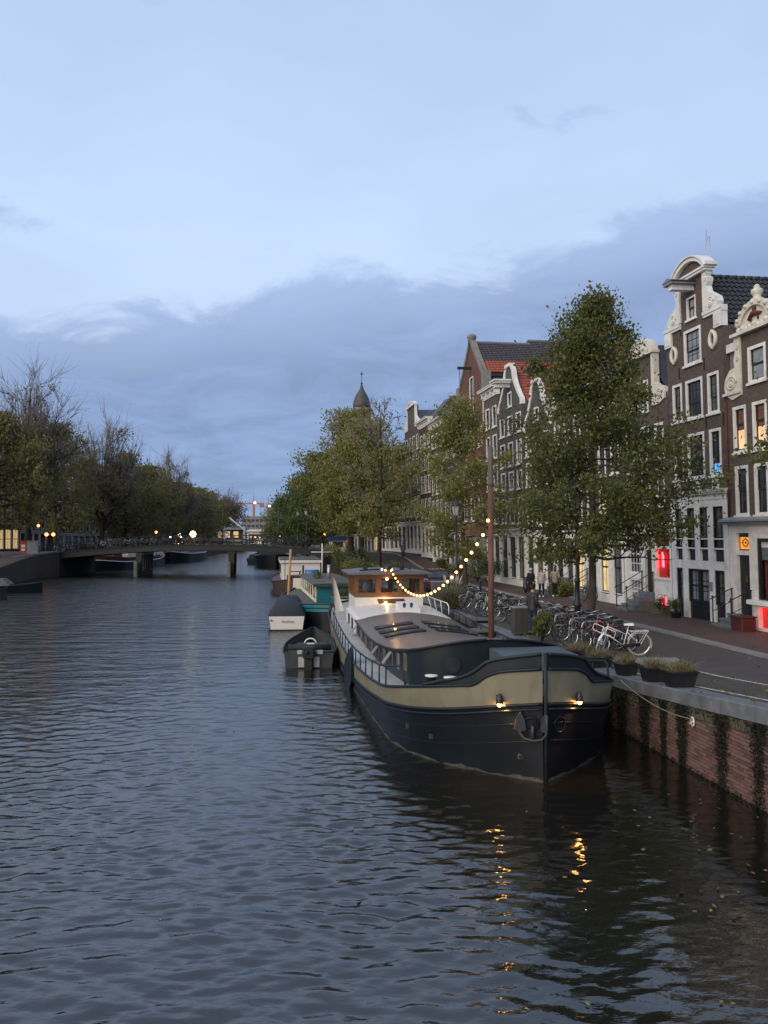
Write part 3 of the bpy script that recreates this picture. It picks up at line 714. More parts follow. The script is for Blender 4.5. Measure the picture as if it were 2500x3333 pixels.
# ---- the brown house dated 1723, neck gable
def house_1723():
    h, W = row_house(34.3, 'brown brick house dated 1723 with white neck gable and tall white timber front', near=30.26)
    c = W/2; nl, nr = c-.88, c+.88
    ext = lambda z: (0, W) if z < 12.7 else (nl, nr)
    wn = [(.36, 1.10, 8.5, 10.15, 2, 4), (1.38, 2.62, 8.5, 10.15, 4, 4), (2.96, 3.74, 8.5, 10.15, 2, 4),
          (.34, 1.10, 5.95, 7.85, 2, 4), (1.40, 2.64, 5.95, 7.85, 4, 4), (2.98, 3.78, 5.95, 7.85, 2, 4),
          (1.36, 2.62, 10.8, 12.3, 3, 4), (1.64, 2.32, 12.72, 13.66, 1, 1)]
    holes = [q[:4] for q in wn]
    facade(h, M['brickA'], ext, [5.3, 12.7, 14.58], holes)
    for k, q in enumerate(wn):
        if k == 7:
            o = window(h, *q[:4], cols=2, rows=2, fw=.07, sash='door', panes=False); o['label'] = 'dark shuttered attic window'
        else:
            window(h, *q, fw=.115, glass='glass2' if k == 6 else ('glass3' if k in (0, 2) else 'glass'), split=.38)
    tv = MB(); tv.box(.16, .62, .095, .1, .14, .52); MATS['tv'] = emit_mat('blue_screen', (0.10, 0.38, 0.75), 0.5)
    tvo = tv.build('lit_screen', MATS['tv'], h, (2.98, 0, 5.95))
    body(h, W, 9.0, 11.9, M['brickA'])
    mb = MB(); mb.box(nl, nr, .16, .4, 12.0, 14.55); mb.build('gable_back', M['brickA'], h)
    # white timber front
    mb = MB(); P = [(0, .36), (.84, 1.26), (1.78, 2.16), (2.70, 3.06), (3.72, W)]
    mb.box(0, .34, -.05, .14, 0, 4.7); mb.box(3.80, W, -.05, .14, 0, 4.7)
    ux = [(.34, .84), (1.24, 1.80), (2.16, 2.72), (3.10, 3.80)]
    for a, b in zip(ux[:-1], ux[1:]): mb.box(a[1], b[0], -.04, .14, 2.47, 4.7)
    mb.box(.34, 3.80, -.045, .14, 2.12, 2.47)
    for a, b in ((.82, 1.22), (2.74, 3.12)): mb.box(a, b, -.042, .14, 0, 2.12)
    mb.box(0, W, -.04, .16, 4.70, 5.0); mb.box(-.02, W+.02, -.07, .16, 5.0, 5.06); mb.box(0, W, -.045, .16, 5.06, 5.22)
    mb.box(-.06, W+.06, -.16, .16, 5.22, 5.30); mb.box(-.1, W+.1, -.24, .16, 5.30, 5.37); mb.box(-.12, W+.12, -.28, .16, 5.37, 5.40)
    for a, b in ux: mb.box(a-.03, b+.03, -.06, .13, 2.96, 3.02); mb.box(a-.03, b+.03, -.06, .13, 3.36, 3.41)
    mb.build('timber_front', M['white'], h)
    for a, b in ux:
        o = window(h, a, b, 3.02, 4.70, 2, 3, fw=.03, frame='sash', sill=False, glass='glass2' if a < .5 else 'glass3', split=.23)
        p = MB(); p.box(a, b, .07, .12, 2.47, 2.96); p.box(a+.06, b-.06, .055, .07, 2.53, 2.57); p.box(a+.06, b-.06, .055, .07, 2.86, 2.90); p.box(a+.06, a+.1, .055, .07, 2.57, 2.86); p.box(b-.1, b-.06, .055, .07, 2.57, 2.86)
        p.build('panel', M['door'], h)
    for a, b, n in ((.34, .82, 2), (1.22, 1.98, 2), (1.98, 2.74, 2), (3.12, 3.80, 2)):
        o = window(h, a, b, .72, 2.12, n, 3, fw=.075, frame='door', sash='door', sill=False, glass='glass2' if a < 3 else 'glass3', name='garden_door', bar=.035)
        p = MB(); p.box(a, b, .04, .12, 0, .72); p.box(a+.1, b-.1, .02, .04, .12, .60); p.build('kick_panel', M['door'], o, (-a, 0, -.72))
    pl = MB(); pl.box(2.78, 2.98, -.062, -.043, 1.25, 1.62); pl.build('notice', M['lead'], h)
    # plaques between the floors
    for x, k in ((.55, 0), (c-.05, 1), (3.35, 2)):
        mb = MB(); s = .27 if k == 1 else .24
        mb.box(x-s*.85, x+s*.85, -.05, .002, 5.43, 5.80 + .03*(k == 1)); o = mb.build('stone_plaque', M['white'], h)
        if k == 1:
            f = MB(); f.ball((x-.01, -.06, 5.77), .04, 7, 5, (1, .4, 1)); f.box(x-.09, x+.04, -.065, -.05, 5.62, 5.73); f.box(x-.08, x-.03, -.065, -.05, 5.46, 5.62); f.box(x+.03, x+.09, -.065, -.05, 5.46, 5.60); f.box(x+.04, x+.15, -.063, -.05, 5.60, 5.66); f.box(x-.16, x-.09, -.063, -.05, 5.68, 5.72)
            f.build('relief_figure', M['blackp'], o)
        else:
            text_mesh('plaque_text', 'ANNO' if k == 0 else '1723', .17, M['blackp'], o, (x, -.058, 5.615), (PI/2, 0, 0))
    # neck gable trim
    for s in (-1, 1):
        e = nl if s < 0 else nr; X = lambda d: e + s*d
        out = [(X(.26), 14.5), (X(.26), 14.25), (X(.20), 14.16), (X(.36), 14.06), (X(.33), 13.9), (X(.24), 13.74), (X(.32), 13.5), (X(.60), 13.32), (X(.92), 13.12), (X(1.0), 12.9), (X(.92), 12.74)]
        inn = [(X(-.05), z) for _, z in out]
        scroll_trim(h, out, inn, m='white', volutes=[(X(.50), 12.98, .24), (X(.18), 14.02, .09)])
        mb = MB(); a, b = (-.05, nl+.02) if s < 0 else (nr-.02, W+.05)
        mb.box(a, b, -.13, .2, 12.56, 12.70); mb.box(a-.0, b, -.09, .2, 12.46, 12.56)
        xa, xb = (-.03, .48) if s < 0 else (W-.48, W+.03)
        mb.box(xa, xb, -.1, .2, 11.86, 12.46); mb.box(xa+.08, xb-.08, -.13, -.1, 11.95, 12.36); mb.build('shoulder_block', M['white'], h)
    mb = MB(); mb.box(nl-.34, nr+.34, -.2, .22, 14.37, 14.47); mb.box(nl-.40, nr+.40, -.26, .22, 14.47, 14.55)
    arch_band(mb, c, 14.55, 1.28, .68, .16, -.2, .3); arch_band(mb, c, 14.55, 1.34, .76, .07, -.27, .32)
    for s in (-1, 1): x = c + s*1.26; mb.box(x-.13, x+.13, -.24, .3, 14.55, 14.68)
    mb.build('pediment', M['white'], h)
    mb = MB(); rad = (1.1**2 + .55**2)/(2*.55); a = math.asin(1.1/rad)
    pts = [(c + rad*math.sin(t), 14.55 + .53 - rad + rad*math.cos(t)) for t in np.linspace(a, -a, 12)]
    mb.prism(pts, -.03, .2); mb.build('tympanum', M['brickA'], h)
    mb = MB(); mb.box(c-.16, c+.16, -1.0, .1, 13.86, 14.08); mb.build('hoist_beam', M['white'], h)
    mb = MB(); mb.prism([(c-.36, 14.08), (c+.36, 14.08), (c+.26, 14.2), (c-.26, 14.2)], -1.12, .0); mb.prism([(c-.40, 14.2), (c+.40, 14.2), (c, 14.36)], -1.15, .0); mb.build('hoist_hood', M['lead'], h)
    for x, z in ((.62, 11.45), (W-.62, 11.45)):                    # oval stone wreaths
        mb = MB(); ring = [(x + .2*math.cos(t), -.05, z + .3*math.sin(t)) for t in np.linspace(0, 2*PI, 17)[:-1]]
        mb.tube(ring, .085, 6, closed=True); mb.ball((x, -.06, z-.33), .09, 7, 5); mb.ball((x, -.06, z+.31), .1, 7, 5); mb.build('oval_wreath', M['stone'], h)
    anchors(h, [(.95, 10.35), (2.8, 10.35), (1.1, 7.95), (2.82, 7.95), (W-.12, 7.9), (1.15, 12.2), (2.8, 12.45)])
    # pantiled roof: tiles on the slope that faces the camera
    gable_roof(h, W, 8.8, 11.75, 14.45, M['roofdark'], .35)
    tl = MB(); nseg = 6
    pr = [(.26*k/nseg, .035*math.sin(2*PI*k/nseg)) for k in range(nseg+1)]
    tl.rings([[(0, p[0], p[1]) for p in pr], [(.36, p[0], p[1]+.03) for p in pr]], closed=False); tme = tl.mesh('roof_tile', M['roofdark'])
    sl = Vector((W/2, 0, 11.75-14.45)); ang = math.atan2(-sl.z, sl.x); n = int(sl.length/.31); allt = []
    for r in range(n):
        for k in range(33): allt.append((r, k))
    allt.sort(key=lambda q: q[1])
    tm = MB()
    for i, (r, k) in enumerate(allt):
        px = c + math.cos(ang)*.31*r; pz = 14.45 - math.sin(ang)*.31*r; py = .38 + .245*k
        if i < 296:
            link('roof_tile', tme, h, (px + .05*math.sin(ang), py, pz + .05*math.cos(ang)), (0, ang - .06 + hr.uniform(-.012, .012), 0))
        else:
            ca, sa = math.cos(ang-.06), math.sin(ang-.06)
            tm.rings([[(px + x*ca + (z+.05)*sa, py + p[0], pz - x*sa + (z+.05)*ca) for p in pr for z in (p[1] + (.03 if x else 0),)] for x in (0, .36)], closed=False)
    tm.build('roof_tiling', M['roofdark'], h)['kind'] = 'stuff'
    rt = MB()
    for k in range(24): rt.tube([(c, .3+.36*k, 14.5), (c, .3+.36*k+.38, 14.53)], .11, 8)
    rt.build('ridge_tiles', M['roofdark'], h)['kind'] = 'stuff'
    ae = MB(); ae.tube([(c+.35, .5, 14.3), (c+.4, .5, 16.35)], .014, 5); ae.tube([(c+.62, .5, 14.2), (c+.62, .5, 16.0)], .012, 5); ae.tube([(c+.4, .5, 15.9), (c+.55, .5, 16.02)], .01, 4); ae.build('aerial', M['zinc'], h)
    return h
H1723 = house_1723()

# ---- red-lit materials
M['redglow'] = emit_mat('red_neon_tube', (1.0, 0.035, 0.055), 7.5)
M['redroom'] = mat('red_curtain', (0.22, 0.012, 0.014), 0.8, 0.2, 0.5, 3.0, stretch=(9, 1, .6))
M['redwash'] = mat('room_wall', (0.50, 0.10, 0.10), 0.8, 0.2, 0.1)
M['amber'] = emit_mat('amber_stained_glass', (1.0, 0.36, 0.04), 0.42)
gm = bpy.data.materials.new('clear_glass'); gm.use_nodes = True; t = gm.node_tree; t.nodes.clear()
o_ = N(t, 'ShaderNodeOutputMaterial'); tr_ = N(t, 'ShaderNodeBsdfTransparent'); gl_ = N(t, 'ShaderNodeBsdfGlossy'); gl_.inputs['Roughness'].default_value = .03
fr_ = N(t, 'ShaderNodeLayerWeight'); mx_ = N(t, 'ShaderNodeMixShader'); L(t, math_node(t, 'ADD', math_node(t, 'MULTIPLY', math_node(t, 'POWER', fr_.outputs['Facing'], 5.0), .9), .04), mx_.inputs[0]); L(t, tr_.outputs[0], mx_.inputs[1]); L(t, gl_.outputs[0], mx_.inputs[2]); L(t, mx_.outputs[0], o_.inputs[0])
M['clear'] = gm
def red_window(h, x0, x1, z0, z1, tubes, label, curtain=True, frame='white'):
    """shop-style window with a real recess lit by red neon tubes"""
    fw = .09; m = MB(); m.box(x0, x0+fw, -.02, .14, z0, z1); m.box(x1-fw, x1, -.02, .14, z0, z1); m.box(x0+fw, x1-fw, -.018, .14, z1-fw, z1); m.box(x0-.05, x1+.05, -.1, .14, z0-.09, z0)
    o = m.build('red_window', M[frame], h); o['label'] = label
    i = MB(); i.box(x0+fw, x1-fw, .55, .6, z0, z1); i.box(x0+fw-.04, x0+fw, .14, .6, z0, z1); i.box(x1-fw, x1-fw+.04, .14, .6, z0, z1); i.box(x0, x1, .14, .6, z0-.04, z0); i.box(x0, x1, .14, .6, z1-fw, z1)
    i.build('lit_niche', M['redwash'], o)
    if curtain:
        cu = MB(); n = 22; xa, xb = x0+fw+.2, x1-fw
        cu.rings([[(xa+(xb-xa)*k/n, .42+.03*math.sin(k*1.9)+ (0.0), z) for k in range(n+1)] for z in (z0+.02, z0+(z1-z0)*.5, z1-fw)], closed=False); cu.build('curtain', M['redroom'], o)
    for (a, b) in tubes:
        tb = MB(); tb.tube([(a[0], .22, a[1]), (b[0], .22, b[1])], .03, 8); tb.build('neon_tube', M['redglow'], o)
    p = MB(); p.add([(x0+fw, .06, z0), (x1-fw, .06, z0), (x1-fw, .06, z1-fw), (x0+fw, .06, z1-fw)], [(0, 1, 2, 3)]); p.build('pane', M['clear'], o)
    return o

# ---- house at the right edge of the frame
def house_right():
    h, W = row_house(30.2, 'brown brick house at the right edge with carved gable and red lit basement window', near=26.3)
    c = W/2; nl, nr = c-1.0, c+1.0
    ext = lambda z: (0, W) if z < 9.2 else (nl, nr)
    wn = [(.42, 1.22, 4.3, 6.2, 1, 2), (1.56, 2.36, 4.3, 6.2, 1, 2), (2.72, 3.52, 4.3, 6.2, 1, 2), (.40, 1.20, 6.72, 8.5, 1, 2), (1.56, 2.38, 6.72, 8.5, 1, 2), (2.72, 3.52, 6.72, 8.5, 1, 2), (1.40, 2.42, 9.25, 10.6, 1, 1)]
    facade(h, M['brickA'], ext, [4.25, 9.2, 11.2], [q[:4] for q in wn])
    body(h, W, 9, 9.0, M['brickA'], y0=1.0)
    for k, q in enumerate(wn):
        o = window(h, *q, fw=.12, panes=False, glass={3: 'amberdim', 4: 'amberdim', 6: 'glass2'}.get(k, 'glass'), split=.62 if k in (3, 4) else .5, lowglass='lit' if k in (3, 4) else None)
    mb = MB(); mb.box(nl, nr, .16, .4, 9.0, 11.2); mb.build('gable_back', M['brickA'], h)
    # ground floor: white pilasters, entablature, door, big window
    mb = MB()
    mb.box(0, .42, -.06, .14, -.1, 3.62); mb.box(1.2, 1.6, -.06, .14, -.1, 3.62); mb.box(3.5, W, -.06, .14, -.1, 3.62); mb.box(0, W, -.05, .16, 3.62, 3.95); mb.box(.42, 1.2, -.04, .14, 2.78, 2.95); mb.box(1.6, 3.5, -.03, .14, 3.42, 3.62); mb.box(1.6, 3.5, -.03, .14, 1.05, 1.12)
    mb.build('timber_front', M['white'], h)
    mb = MB(); mb.box(-.1, W+.1, -.28, .2, 3.95, 4.06); mb.box(-.16, W+.16, -.4, .2, 4.06, 4.13); mb.add([(-.16, -.4, 4.13), (W+.16, -.4, 4.13), (W+.16, 0, 4.26), (-.16, 0, 4.26)], [(0, 1, 2, 3)]); mb.build('cornice', M['lead'], h)
    d = door(h, .42, 1.2, .52, 2.78)
    mb = MB(); mb.box(.80, .9, .06, .075, 1.75, 2.0); mb.build('letter_plate', M['brass'], d)
    t = MB(); t.box(.42, 1.2, .1, .12, 2.95, 3.62); t.build('transom', M['door'], d)
    a = MB(); a.box(.50, 1.14, .08, .1, 3.0, 3.46); ao = a.build('stained_glass', M['amber'], d)
    r = MB(); r.tube([(.82+.16*math.cos(k), .075, 3.25+.14*math.sin(k)) for k in np.linspace(0, 2*PI, 13)[:-1]], .022, 5, closed=True); r.ball((.82, .078, 3.25), .055, 6, 5, (1, .3, 1))
    for k in range(4): r.tube([(.82+.16*math.cos(k*PI/2), .078, 3.25+.14*math.sin(k*PI/2)), (.82+.3*math.cos(k*PI/2), .078, 3.25+.2*math.sin(k*PI/2))], .012, 4)
    r.build('leading', M['leadred'], ao)
    # big window
    o = MB(); o.box(1.6, 1.7, 0, .14, 1.12, 3.42); o.box(3.4, 3.5, 0, .14, 1.12, 3.42); o.box(1.7, 3.4, 0, .14, 3.3, 3.42); o.box(1.7, 3.4, 0, .14, 1.12, 1.2); wo_ = o.build('shop_window', M['sash'], h)
    p = MB(); p.add([(1.7, .08, 1.2), (3.4, .08, 1.2), (3.4, .08, 3.3), (1.7, .08, 3.3)], [(0, 1, 2, 3)]); p.build('pane', M['clear'], wo_)
    i = MB(); i.box(1.6, 3.5, .9, .95, 1.1, 3.42); i.build('room_back', M['glass'], wo_)
    b = MB(); b.box(1.7, 3.4, .1, .12, 2.62, 3.08); b.build('roller_blind', M['blind'], wo_)
    b = MB(); b.box(1.7, 3.4, .095, .125, 3.08, 3.3); b.build('pelmet', M['white'], wo_)
    cu = MB(); n = 16; cu.rings([[(1.72+.45*k/n*(1.25-.4*z/3), .2+.035*math.sin(k*2.1), z) for k in range(n+1)] for z in (1.2, 2.0, 3.1)], closed=False); cu.build('curtain', M['redcurt'], wo_)
    s = MB(); s.cbox(1.32, W+.05, -.35, .1, .98, 1.14, .02); s.build('window_ledge', M['white'], h)
    red_window(h, 1.5, 3.6, .1, .96, [((1.62, .86), (3.5, .86)), ((2.15, .2), (2.15, .55)), ((2.9, .2), (2.9, .6))], 'red neon basement window under white ledge', curtain=False)
    # gable trim: volute shoulders, neck strips, shelf, crest
    for sd in (-1, 1):
        e = nl if sd < 0 else nr; X = lambda d: e + sd*d
        out = [(X(.30), 11.14), (X(.34), 10.9), (X(.26), 10.6), (X(.34), 10.3), (X(.30), 10.0), (X(.62), 9.95), (X(.9), 9.65), (X(.98), 9.3), (X(.9), 9.02), (X(.5), 8.78)]
        scroll_trim(h, out, [(X(-.05), z) for _, z in out[:-1]] + [(X(-.05), 8.9)], volutes=[(X(.50), 9.42, .3), (X(.12), 10.75, .12), (X(.12), 10.3, .1)])
        mb = MB(); a_, b_ = sorted((X(-.06), X(1.0))); mb.box(a_, b_, -.15, .2, 8.98, 9.08); mb.build('shoulder_ledge', M['stone'], h)
    mb = MB(); mb.box(nl-.35, nr+.35, -.22, .22, 11.14, 11.26)
    for k in range(9): x = nl + .1 + (nr-nl-.2)*k/8; mb.ball((x, -.1, 11.32+.05*math.sin(k*2)), .12, 7, 5)
    mb.build('gable_shelf', M['stone'], h)
    mb = MB(); arch_band(mb, c, 11.55, .98, .72, .22, -.16, .25)
    mb.prism([(c-.85, 11.42), (c+.85, 11.42), (c+.72, 11.88), (c+.4, 12.14), (c, 12.24), (c-.4, 12.14), (c-.72, 11.88)], -.06, .2)
    mb.lathe([(.2, 12.2), (.24, 12.28), (.13, 12.36), (.17, 12.44), (.23, 12.54), (.2, 12.64), (.1, 12.7), (.12, 12.76), (.04, 12.84)], (c, .05, 0), 10)
    for k in range(7): a = PI*(k+.5)/7; mb.ball((c+.92*math.cos(a), -.17, 11.55+.62*math.sin(a)), .085, 6, 5)
    for s in (-1, 1): mb.ball((c+s*.98, -.06, 11.58), .15, 7, 5)
    mb.build('crest', M['stone'], h)
    f = MB(); f.ball((c, -.1, 11.940), .09, 7, 5); f.tube([(c-.35, -.1, 11.590), (c-.1, -.12, 11.760), (c+.12, -.12, 11.740), (c+.38, -.1, 11.690)], [.05, .09, .09, .05], 6); f.tube([(c, -.11, 11.690), (c, -.11, 11.940)], .07, 6); f.tube([(c-.22, -.1, 11.490), (c-.15, -.1, 11.740)], .035, 5); f.tube([(c+.2, -.1, 11.490), (c+.18, -.1, 11.740)], .035, 5)
    f.build('relief_figure', M['rust'], h)
    gable_roof(h, W, 8.8, 8.95, 11.1, M['roofdark'], .55)
    sd = MB(); sd.box(-.02, .87, .24, .5, 8.6, 10.75); sd.build('side_wall', M['plaster'], h)
    dm = MB(); dm.box(-.05, .6, .1, .6, 10.72, 11.05); dm.build('dormer_fascia', M['white'], h)
    ir = MB(); ir.tube([(.30, .21, 9.9), (.38, .21, 10.6)], .02, 5); ir.build('wall_anchor', M['iron'], h)
    dp = MB(); dp.tube([(.03, -.05, 4.2), (.03, -.05, 8.8)], .045, 7); dp.build('downpipe', M['rust'], h)
    return h
M['brass'] = mat('worn_brass', (0.30, 0.16, 0.05), 0.4, 0.5, 0.2, metal=0.8)
M['leadred'] = mat('dark_red_leading', (0.10, 0.02, 0.012), 0.5)
M['blind'] = mat('grey_blind', (0.11, 0.135, 0.14), 0.7)
M['redcurt'] = mat('wine_curtain', (0.10, 0.018, 0.018), 0.85, 0.2, 0.5, 3.0, stretch=(9, 1, .6))
M['rust'] = mat('red_oxide', (0.11, 0.035, 0.022), 0.75, 0.3, 0.3, 6.0, dirt=(0.05,0.025,0.02), dscale=3)
M['amberdim'] = mat('leaded_amber_glass', (0.14, 0.055, 0.018), 0.2, 0.5, 0.6, 8.0)
HR = house_right()
stoop(.1, 1.35, .52, 2, 1.0, 'stone stoop with dark red iron railings before the black door at the right edge', HR)

# ---- house left of 1723 (white ground floor, red window)
def house_white_front():
    h, W = row_house(38.6, 'brown brick house with carved neck gable and white ground floor beside the big street tree', near=34.36)
    c = W/2; nl, nr = c-.95, c+.95
    ext = lambda z: (0, W) if z < 10.0 else (nl, nr)
    wn = [(.4, 1.2, 7.1, 8.7, 2, 3), (1.7, 2.6, 7.1, 8.7, 2, 3), (3.1, 3.9, 7.1, 8.7, 2, 3), (.4, 1.2, 4.9, 6.6, 2, 3), (1.7, 2.6, 4.9, 6.6, 2, 3), (3.1, 3.9, 4.9, 6.6, 2, 3), (1.65, 2.65, 9.4, 10.9, 2, 3)]
    facade(h, M['brickA'], ext, [4.2, 10.0, 12.0], [q[:4] for q in wn]); body(h, W, 9, 9.7, M['brickA'], y0=.7)
    for q in wn: window(h, *q, fw=.13)
    mb = MB(); mb.box(nl, nr, .16, .4, 9.5, 12); mb.build('gable_back', M['brickA'], h)
    mb = MB(); mb.box(0, .32, -.05, .14, 0, 3.75); mb.box(1.62, 1.98, -.05, .14, 0, 3.75); mb.box(2.62, 2.86, -.05, .14, 0, 3.75); mb.box(W-.14, W, -.05, .14, 0, 3.75); mb.box(.32, 1.62, -.045, .14, 1.42, 1.66); mb.box(.32, W-.14, -.048, .14, 3.6, 3.75); mb.box(0, W, -.06, .16, 3.75, 4.0); mb.box(-.06, W+.06, -.25, .16, 4.0, 4.12); mb.box(1.98, 2.62, -.03, .14, 2.85, 2.98); mb.box(.32, 1.62, -.045, .14, 0, .15); mb.box(2.86, W-.14, -.04, .14, 1.0, 1.5); mb.box(2.86, 3.05, -.042, .14, 0, 1.0); mb.box(3.85, W-.14, -.042, .14, 0, 1.0); mb.box(3.05, 3.85, -.042, .14, .82, 1.0)
    mb.build('timber_front', M['white'], h)
    window(h, .32, 1.62, 1.66, 3.6, 4, 4, fw=.07, sash='white', glass='glass', sill=False, bar=.035)
    window(h, .32, 1.62, .15, 1.42, 4, 3, fw=.07, sash='white', glass='glass2', sill=False, bar=.035)
    door(h, 1.98, 2.62, .9, 2.85, transom=(2.98, 3.6))
    red_window(h, 2.86, 4.2, 1.6, 3.0, [((3.12, 2.1), (3.12, 2.75)), ((3.2, 2.05), (3.2, 2.7))], 'large window glowing with red neon')
    o = window(h, 2.86, 4.2, 3.0, 3.6, 2, 1, fw=.06, sill=False, panes=False, glass='amberdim')
    red_window(h, 3.05, 3.85, .06, .8, [((3.3, .18), (3.3, .66)), ((3.36, .18), (3.36, .66))], 'small basement window with red neon tubes', curtain=False)
    for s in (-1, 1):
        e = nl if s < 0 else nr; X = lambda d: e + s*d
        out = [(X(.22), 12.1), (X(.22), 11.3), (X(.22), 10.6), (X(.45), 10.45), (X(.9), 10.3), (X(1.1), 10.05), (X(1.05), 9.75), (X(.5), 9.55)]
        scroll_trim(h, out, [(X(-.05), z) for _, z in out], volutes=[(X(.62), 10.0, .26)])
    mb = MB(); mb.box(nl-.3, nr+.3, -.2, .2, 12.0, 12.12); arch_band(mb, c, 12.1, 1.1, .8, .2, -.15, .25); mb.prism([(c-.9, 12.1), (c+.9, 12.1), (c+.55, 12.6), (c, 12.78), (c-.55, 12.6)], -.08, .2)
    for k in range(7): mb.ball((c-.6+.2*k, -.1, 12.3+.12*math.sin(k*1.7)), .11, 7, 5)
    mb.build('crest', M['stone'], h)
    gable_roof(h, W, 8.8, 9.65, 11.9, M['roofdark'], .35)
    lp = MB(); lp.box(1.7, 1.95, -.3, -.05, 3.5, 3.62); lp.build('porch_lamp', M['iron'], h)
    return h
HW_ = house_white_front()
stoop(1.75, 2.85, .88, 4, 1.5, 'stone stoop with thin iron railings before the dark door beside the red window', HW_)

# ---- generic canal houses
def generic(h, W, D, rows, ncol, top, brick, ground='white', zg=3.6, zb=12.0, zt=None, lit=(), panes=False, roof='roofdark', zr=None, trim='white', wh=.62, doorpos=0, ze=None, frame='white'):
    c = W/2; zt = zt or zb; pitch = W/ncol; ww = pitch*wh
    if top == 'neck': nw = W*.26; ext = lambda z: (0, W) if z < zb else (c-nw, c+nw)
    elif top == 'bell':
        kf = lambda z: min(1, max(0, (z-zb)/(zt-zb)))
        hw = lambda z: W/2*(1 - .62*math.sin(min(1, kf(z)*1.15)*PI/2)) if kf(z) < .75 else W/2*.40*math.sqrt(max(0.02, 1 - ((kf(z)-.75)/.25)**2))
        ext = lambda z: (0, W) if z < zb else (c-hw(z), c+hw(z))
    else: ext = lambda z: (0, W)
    wins = []
    for (z0, z1) in rows:
        if z0 >= zb - .6 and top in ('neck', 'bell'): wins.append((c-.42, c+.42, z0, z1))
        else:
            for k in range(ncol): x = pitch*(k+.5); wins.append((x-ww/2, x+ww/2, z0, z1))
    zl = [zg, zb, zt] + ([zb + (zt-zb)*i/10 for i in range(11)] if top == 'bell' else [])
    facade(h, brick, ext, zl, wins); body(h, W, D, (ze or zb) - .1, brick)
    for i, q in enumerate(wins):
        l = i in lit
        window(h, *q, cols=2, rows=3, fw=.12, panes=panes, glass='lit2' if l else None, frame=frame)
    # ground floor
    mb = MB(); gm_ = M[ground]
    n = ncol; mb.box(0, W, -.06, .16, zg-.45, zg); mb.box(-.05, W+.05, -.2, .16, zg-.1, zg+.02)
    for k in range(n+1):
        x = pitch*k; a, b = max(0, x-.2), min(W, x+.2); mb.box(a, b, -.05, .15, 0, zg-.45)
    mb.box(0, W, -.03, .14, 0, .45); mb.build('ground_floor_front', gm_, h)
    for k in range(n):
        x0, x1 = pitch*k+.2, pitch*(k+1)-.2
        if k == doorpos: door(h, x0, x1, .45, 2.5, transom=(2.55, zg-.45))
        else: window(h, x0, x1, .5, zg-.46, 2, 2, fw=.09, panes=False, sill=False, glass='lit2' if ('g', k) in lit else None)
    if top == 'neck':
        nw = W*.26
        for s in (-1, 1):
            e = c + s*nw; X = lambda d: e + s*d; d1 = W/2 - nw
            out = [(X(.2), zt), (X(.2), zb+(zt-zb)*.45), (X(d1*.5), zb+(zt-zb)*.28), (X(d1*.95), zb+.25), (X(d1), zb-.1), (X(d1*.5), zb-.3)]
            scroll_trim(h, out, [(X(-.04), z) for _, z in out], m=trim)
        mb = MB(); mb.box(c-nw-.25, c+nw+.25, -.18, .2, zt, zt+.14); arch_band(mb, c, zt+.14, nw+.15, .55, .18, -.14, .25); mb.prism([(c-nw, zt+.1), (c+nw, zt+.1), (c, zt+.6)], -.05, .18); mb.build('pediment', M[trim], h)
        mb = MB(); mb.box(c-nw, c+nw, .16, .4, zb-.2, zt); mb.build('gable_back', brick, h)
    elif top == 'bell':
        zz = list(np.linspace(zb-.35, zt, 16))
        for s in (-1, 1):
            out = [((c + s*(hw(z) + .05)) if z >= zb else c + s*(W/2+.03), z) for z in zz]
            scroll_trim(h, out, [(x - s*.34, z) for x, z in out], m=trim)
        mb = MB(); mb.box(c-.5, c+.5, -.16, .3, zt-.12, zt+.1); mb.build('gable_cap', M[trim], h)
        mb = MB()
        for i in range(10):
            a = zb + (zt-zb)*i/10; w_ = hw(a + (zt-zb)*.05); mb.box(c-w_*.92, c+w_*.92, .16, .35, a, a+(zt-zb)/10)
        mb.build('gable_back', brick, h)
    else: cornice(h, W, zb-.25, .75, .5, trim)
    if top == 'cornice': 
        zr = zr or zb + 2.2; mb = MB(); mb.add([(0, .3, zb+.3), (W, .3, zb+.3), (W*.85, 2.6, zr), (W*.15, 2.6, zr), (0, D, zb+.3), (W, D, zb+.3), (W*.85, D-2, zr), (W*.15, D-2, zr)], [(0, 1, 2, 3), (1, 5, 6, 2), (5, 4, 7, 6), (4, 0, 3, 7), (3, 2, 6, 7)]); mb.build('roof', M[roof], h)
    else: gable_roof(h, W, D-.2, (ze or zb)-.2, (zr or zt)-.25, M[roof], .36)
    if top != 'cornice' or hr.random() < .5:
        mb = MB(); x = W*.2; mb.box(x-.35, x+.35, D*.5, D*.5+.5, zb, (zr or zt)+.9); mb.box(x-.4, x+.4, D*.5-.05, D*.5+.55, (zr or zt)+.9, (zr or zt)+1.0); mb.build('chimney', brick, h)
    return h
M['brick_g'] = M['brickB']
G_R = 'gabled houses along the right bank'
# hidden partly by the big tree
h, W = row_house(43.0, 'dark brick canal house with lamp lit windows behind the big street tree', near=38.7); generic(h, W, 9, [(4.1, 6.1), (6.7, 8.5), (9.0, 10.4)], 3, 'cornice', M['brickB'], zb=11.2, lit=(1, ('g', 1)), panes=True, zg=3.7)
C2 = h
h, W = row_house(47.3, 'grey stone fronted canal house with high stoop left of the big street tree', near=43.1); generic(h, W, 9, [(4.2, 6.2), (6.8, 8.5), (9.0, 10.5)], 3, 'cornice', M['brickD'], zb=11.4, panes=True, zg=3.8, lit=(('g', 2),))
C3 = h
h, W = row_house(52.2, 'dark house with white bell gable and orange roof beside the big street tree', near=47.4); generic(h, W, 9.5, [(4.2, 6.2), (6.8, 8.4), (8.8, 10.2), (11.0, 11.9)], 3, 'bell', M['brickD'], zb=10.8, zt=13.6, roof='roofred', panes=True, zg=3.9, zr=13.2)
HB = h
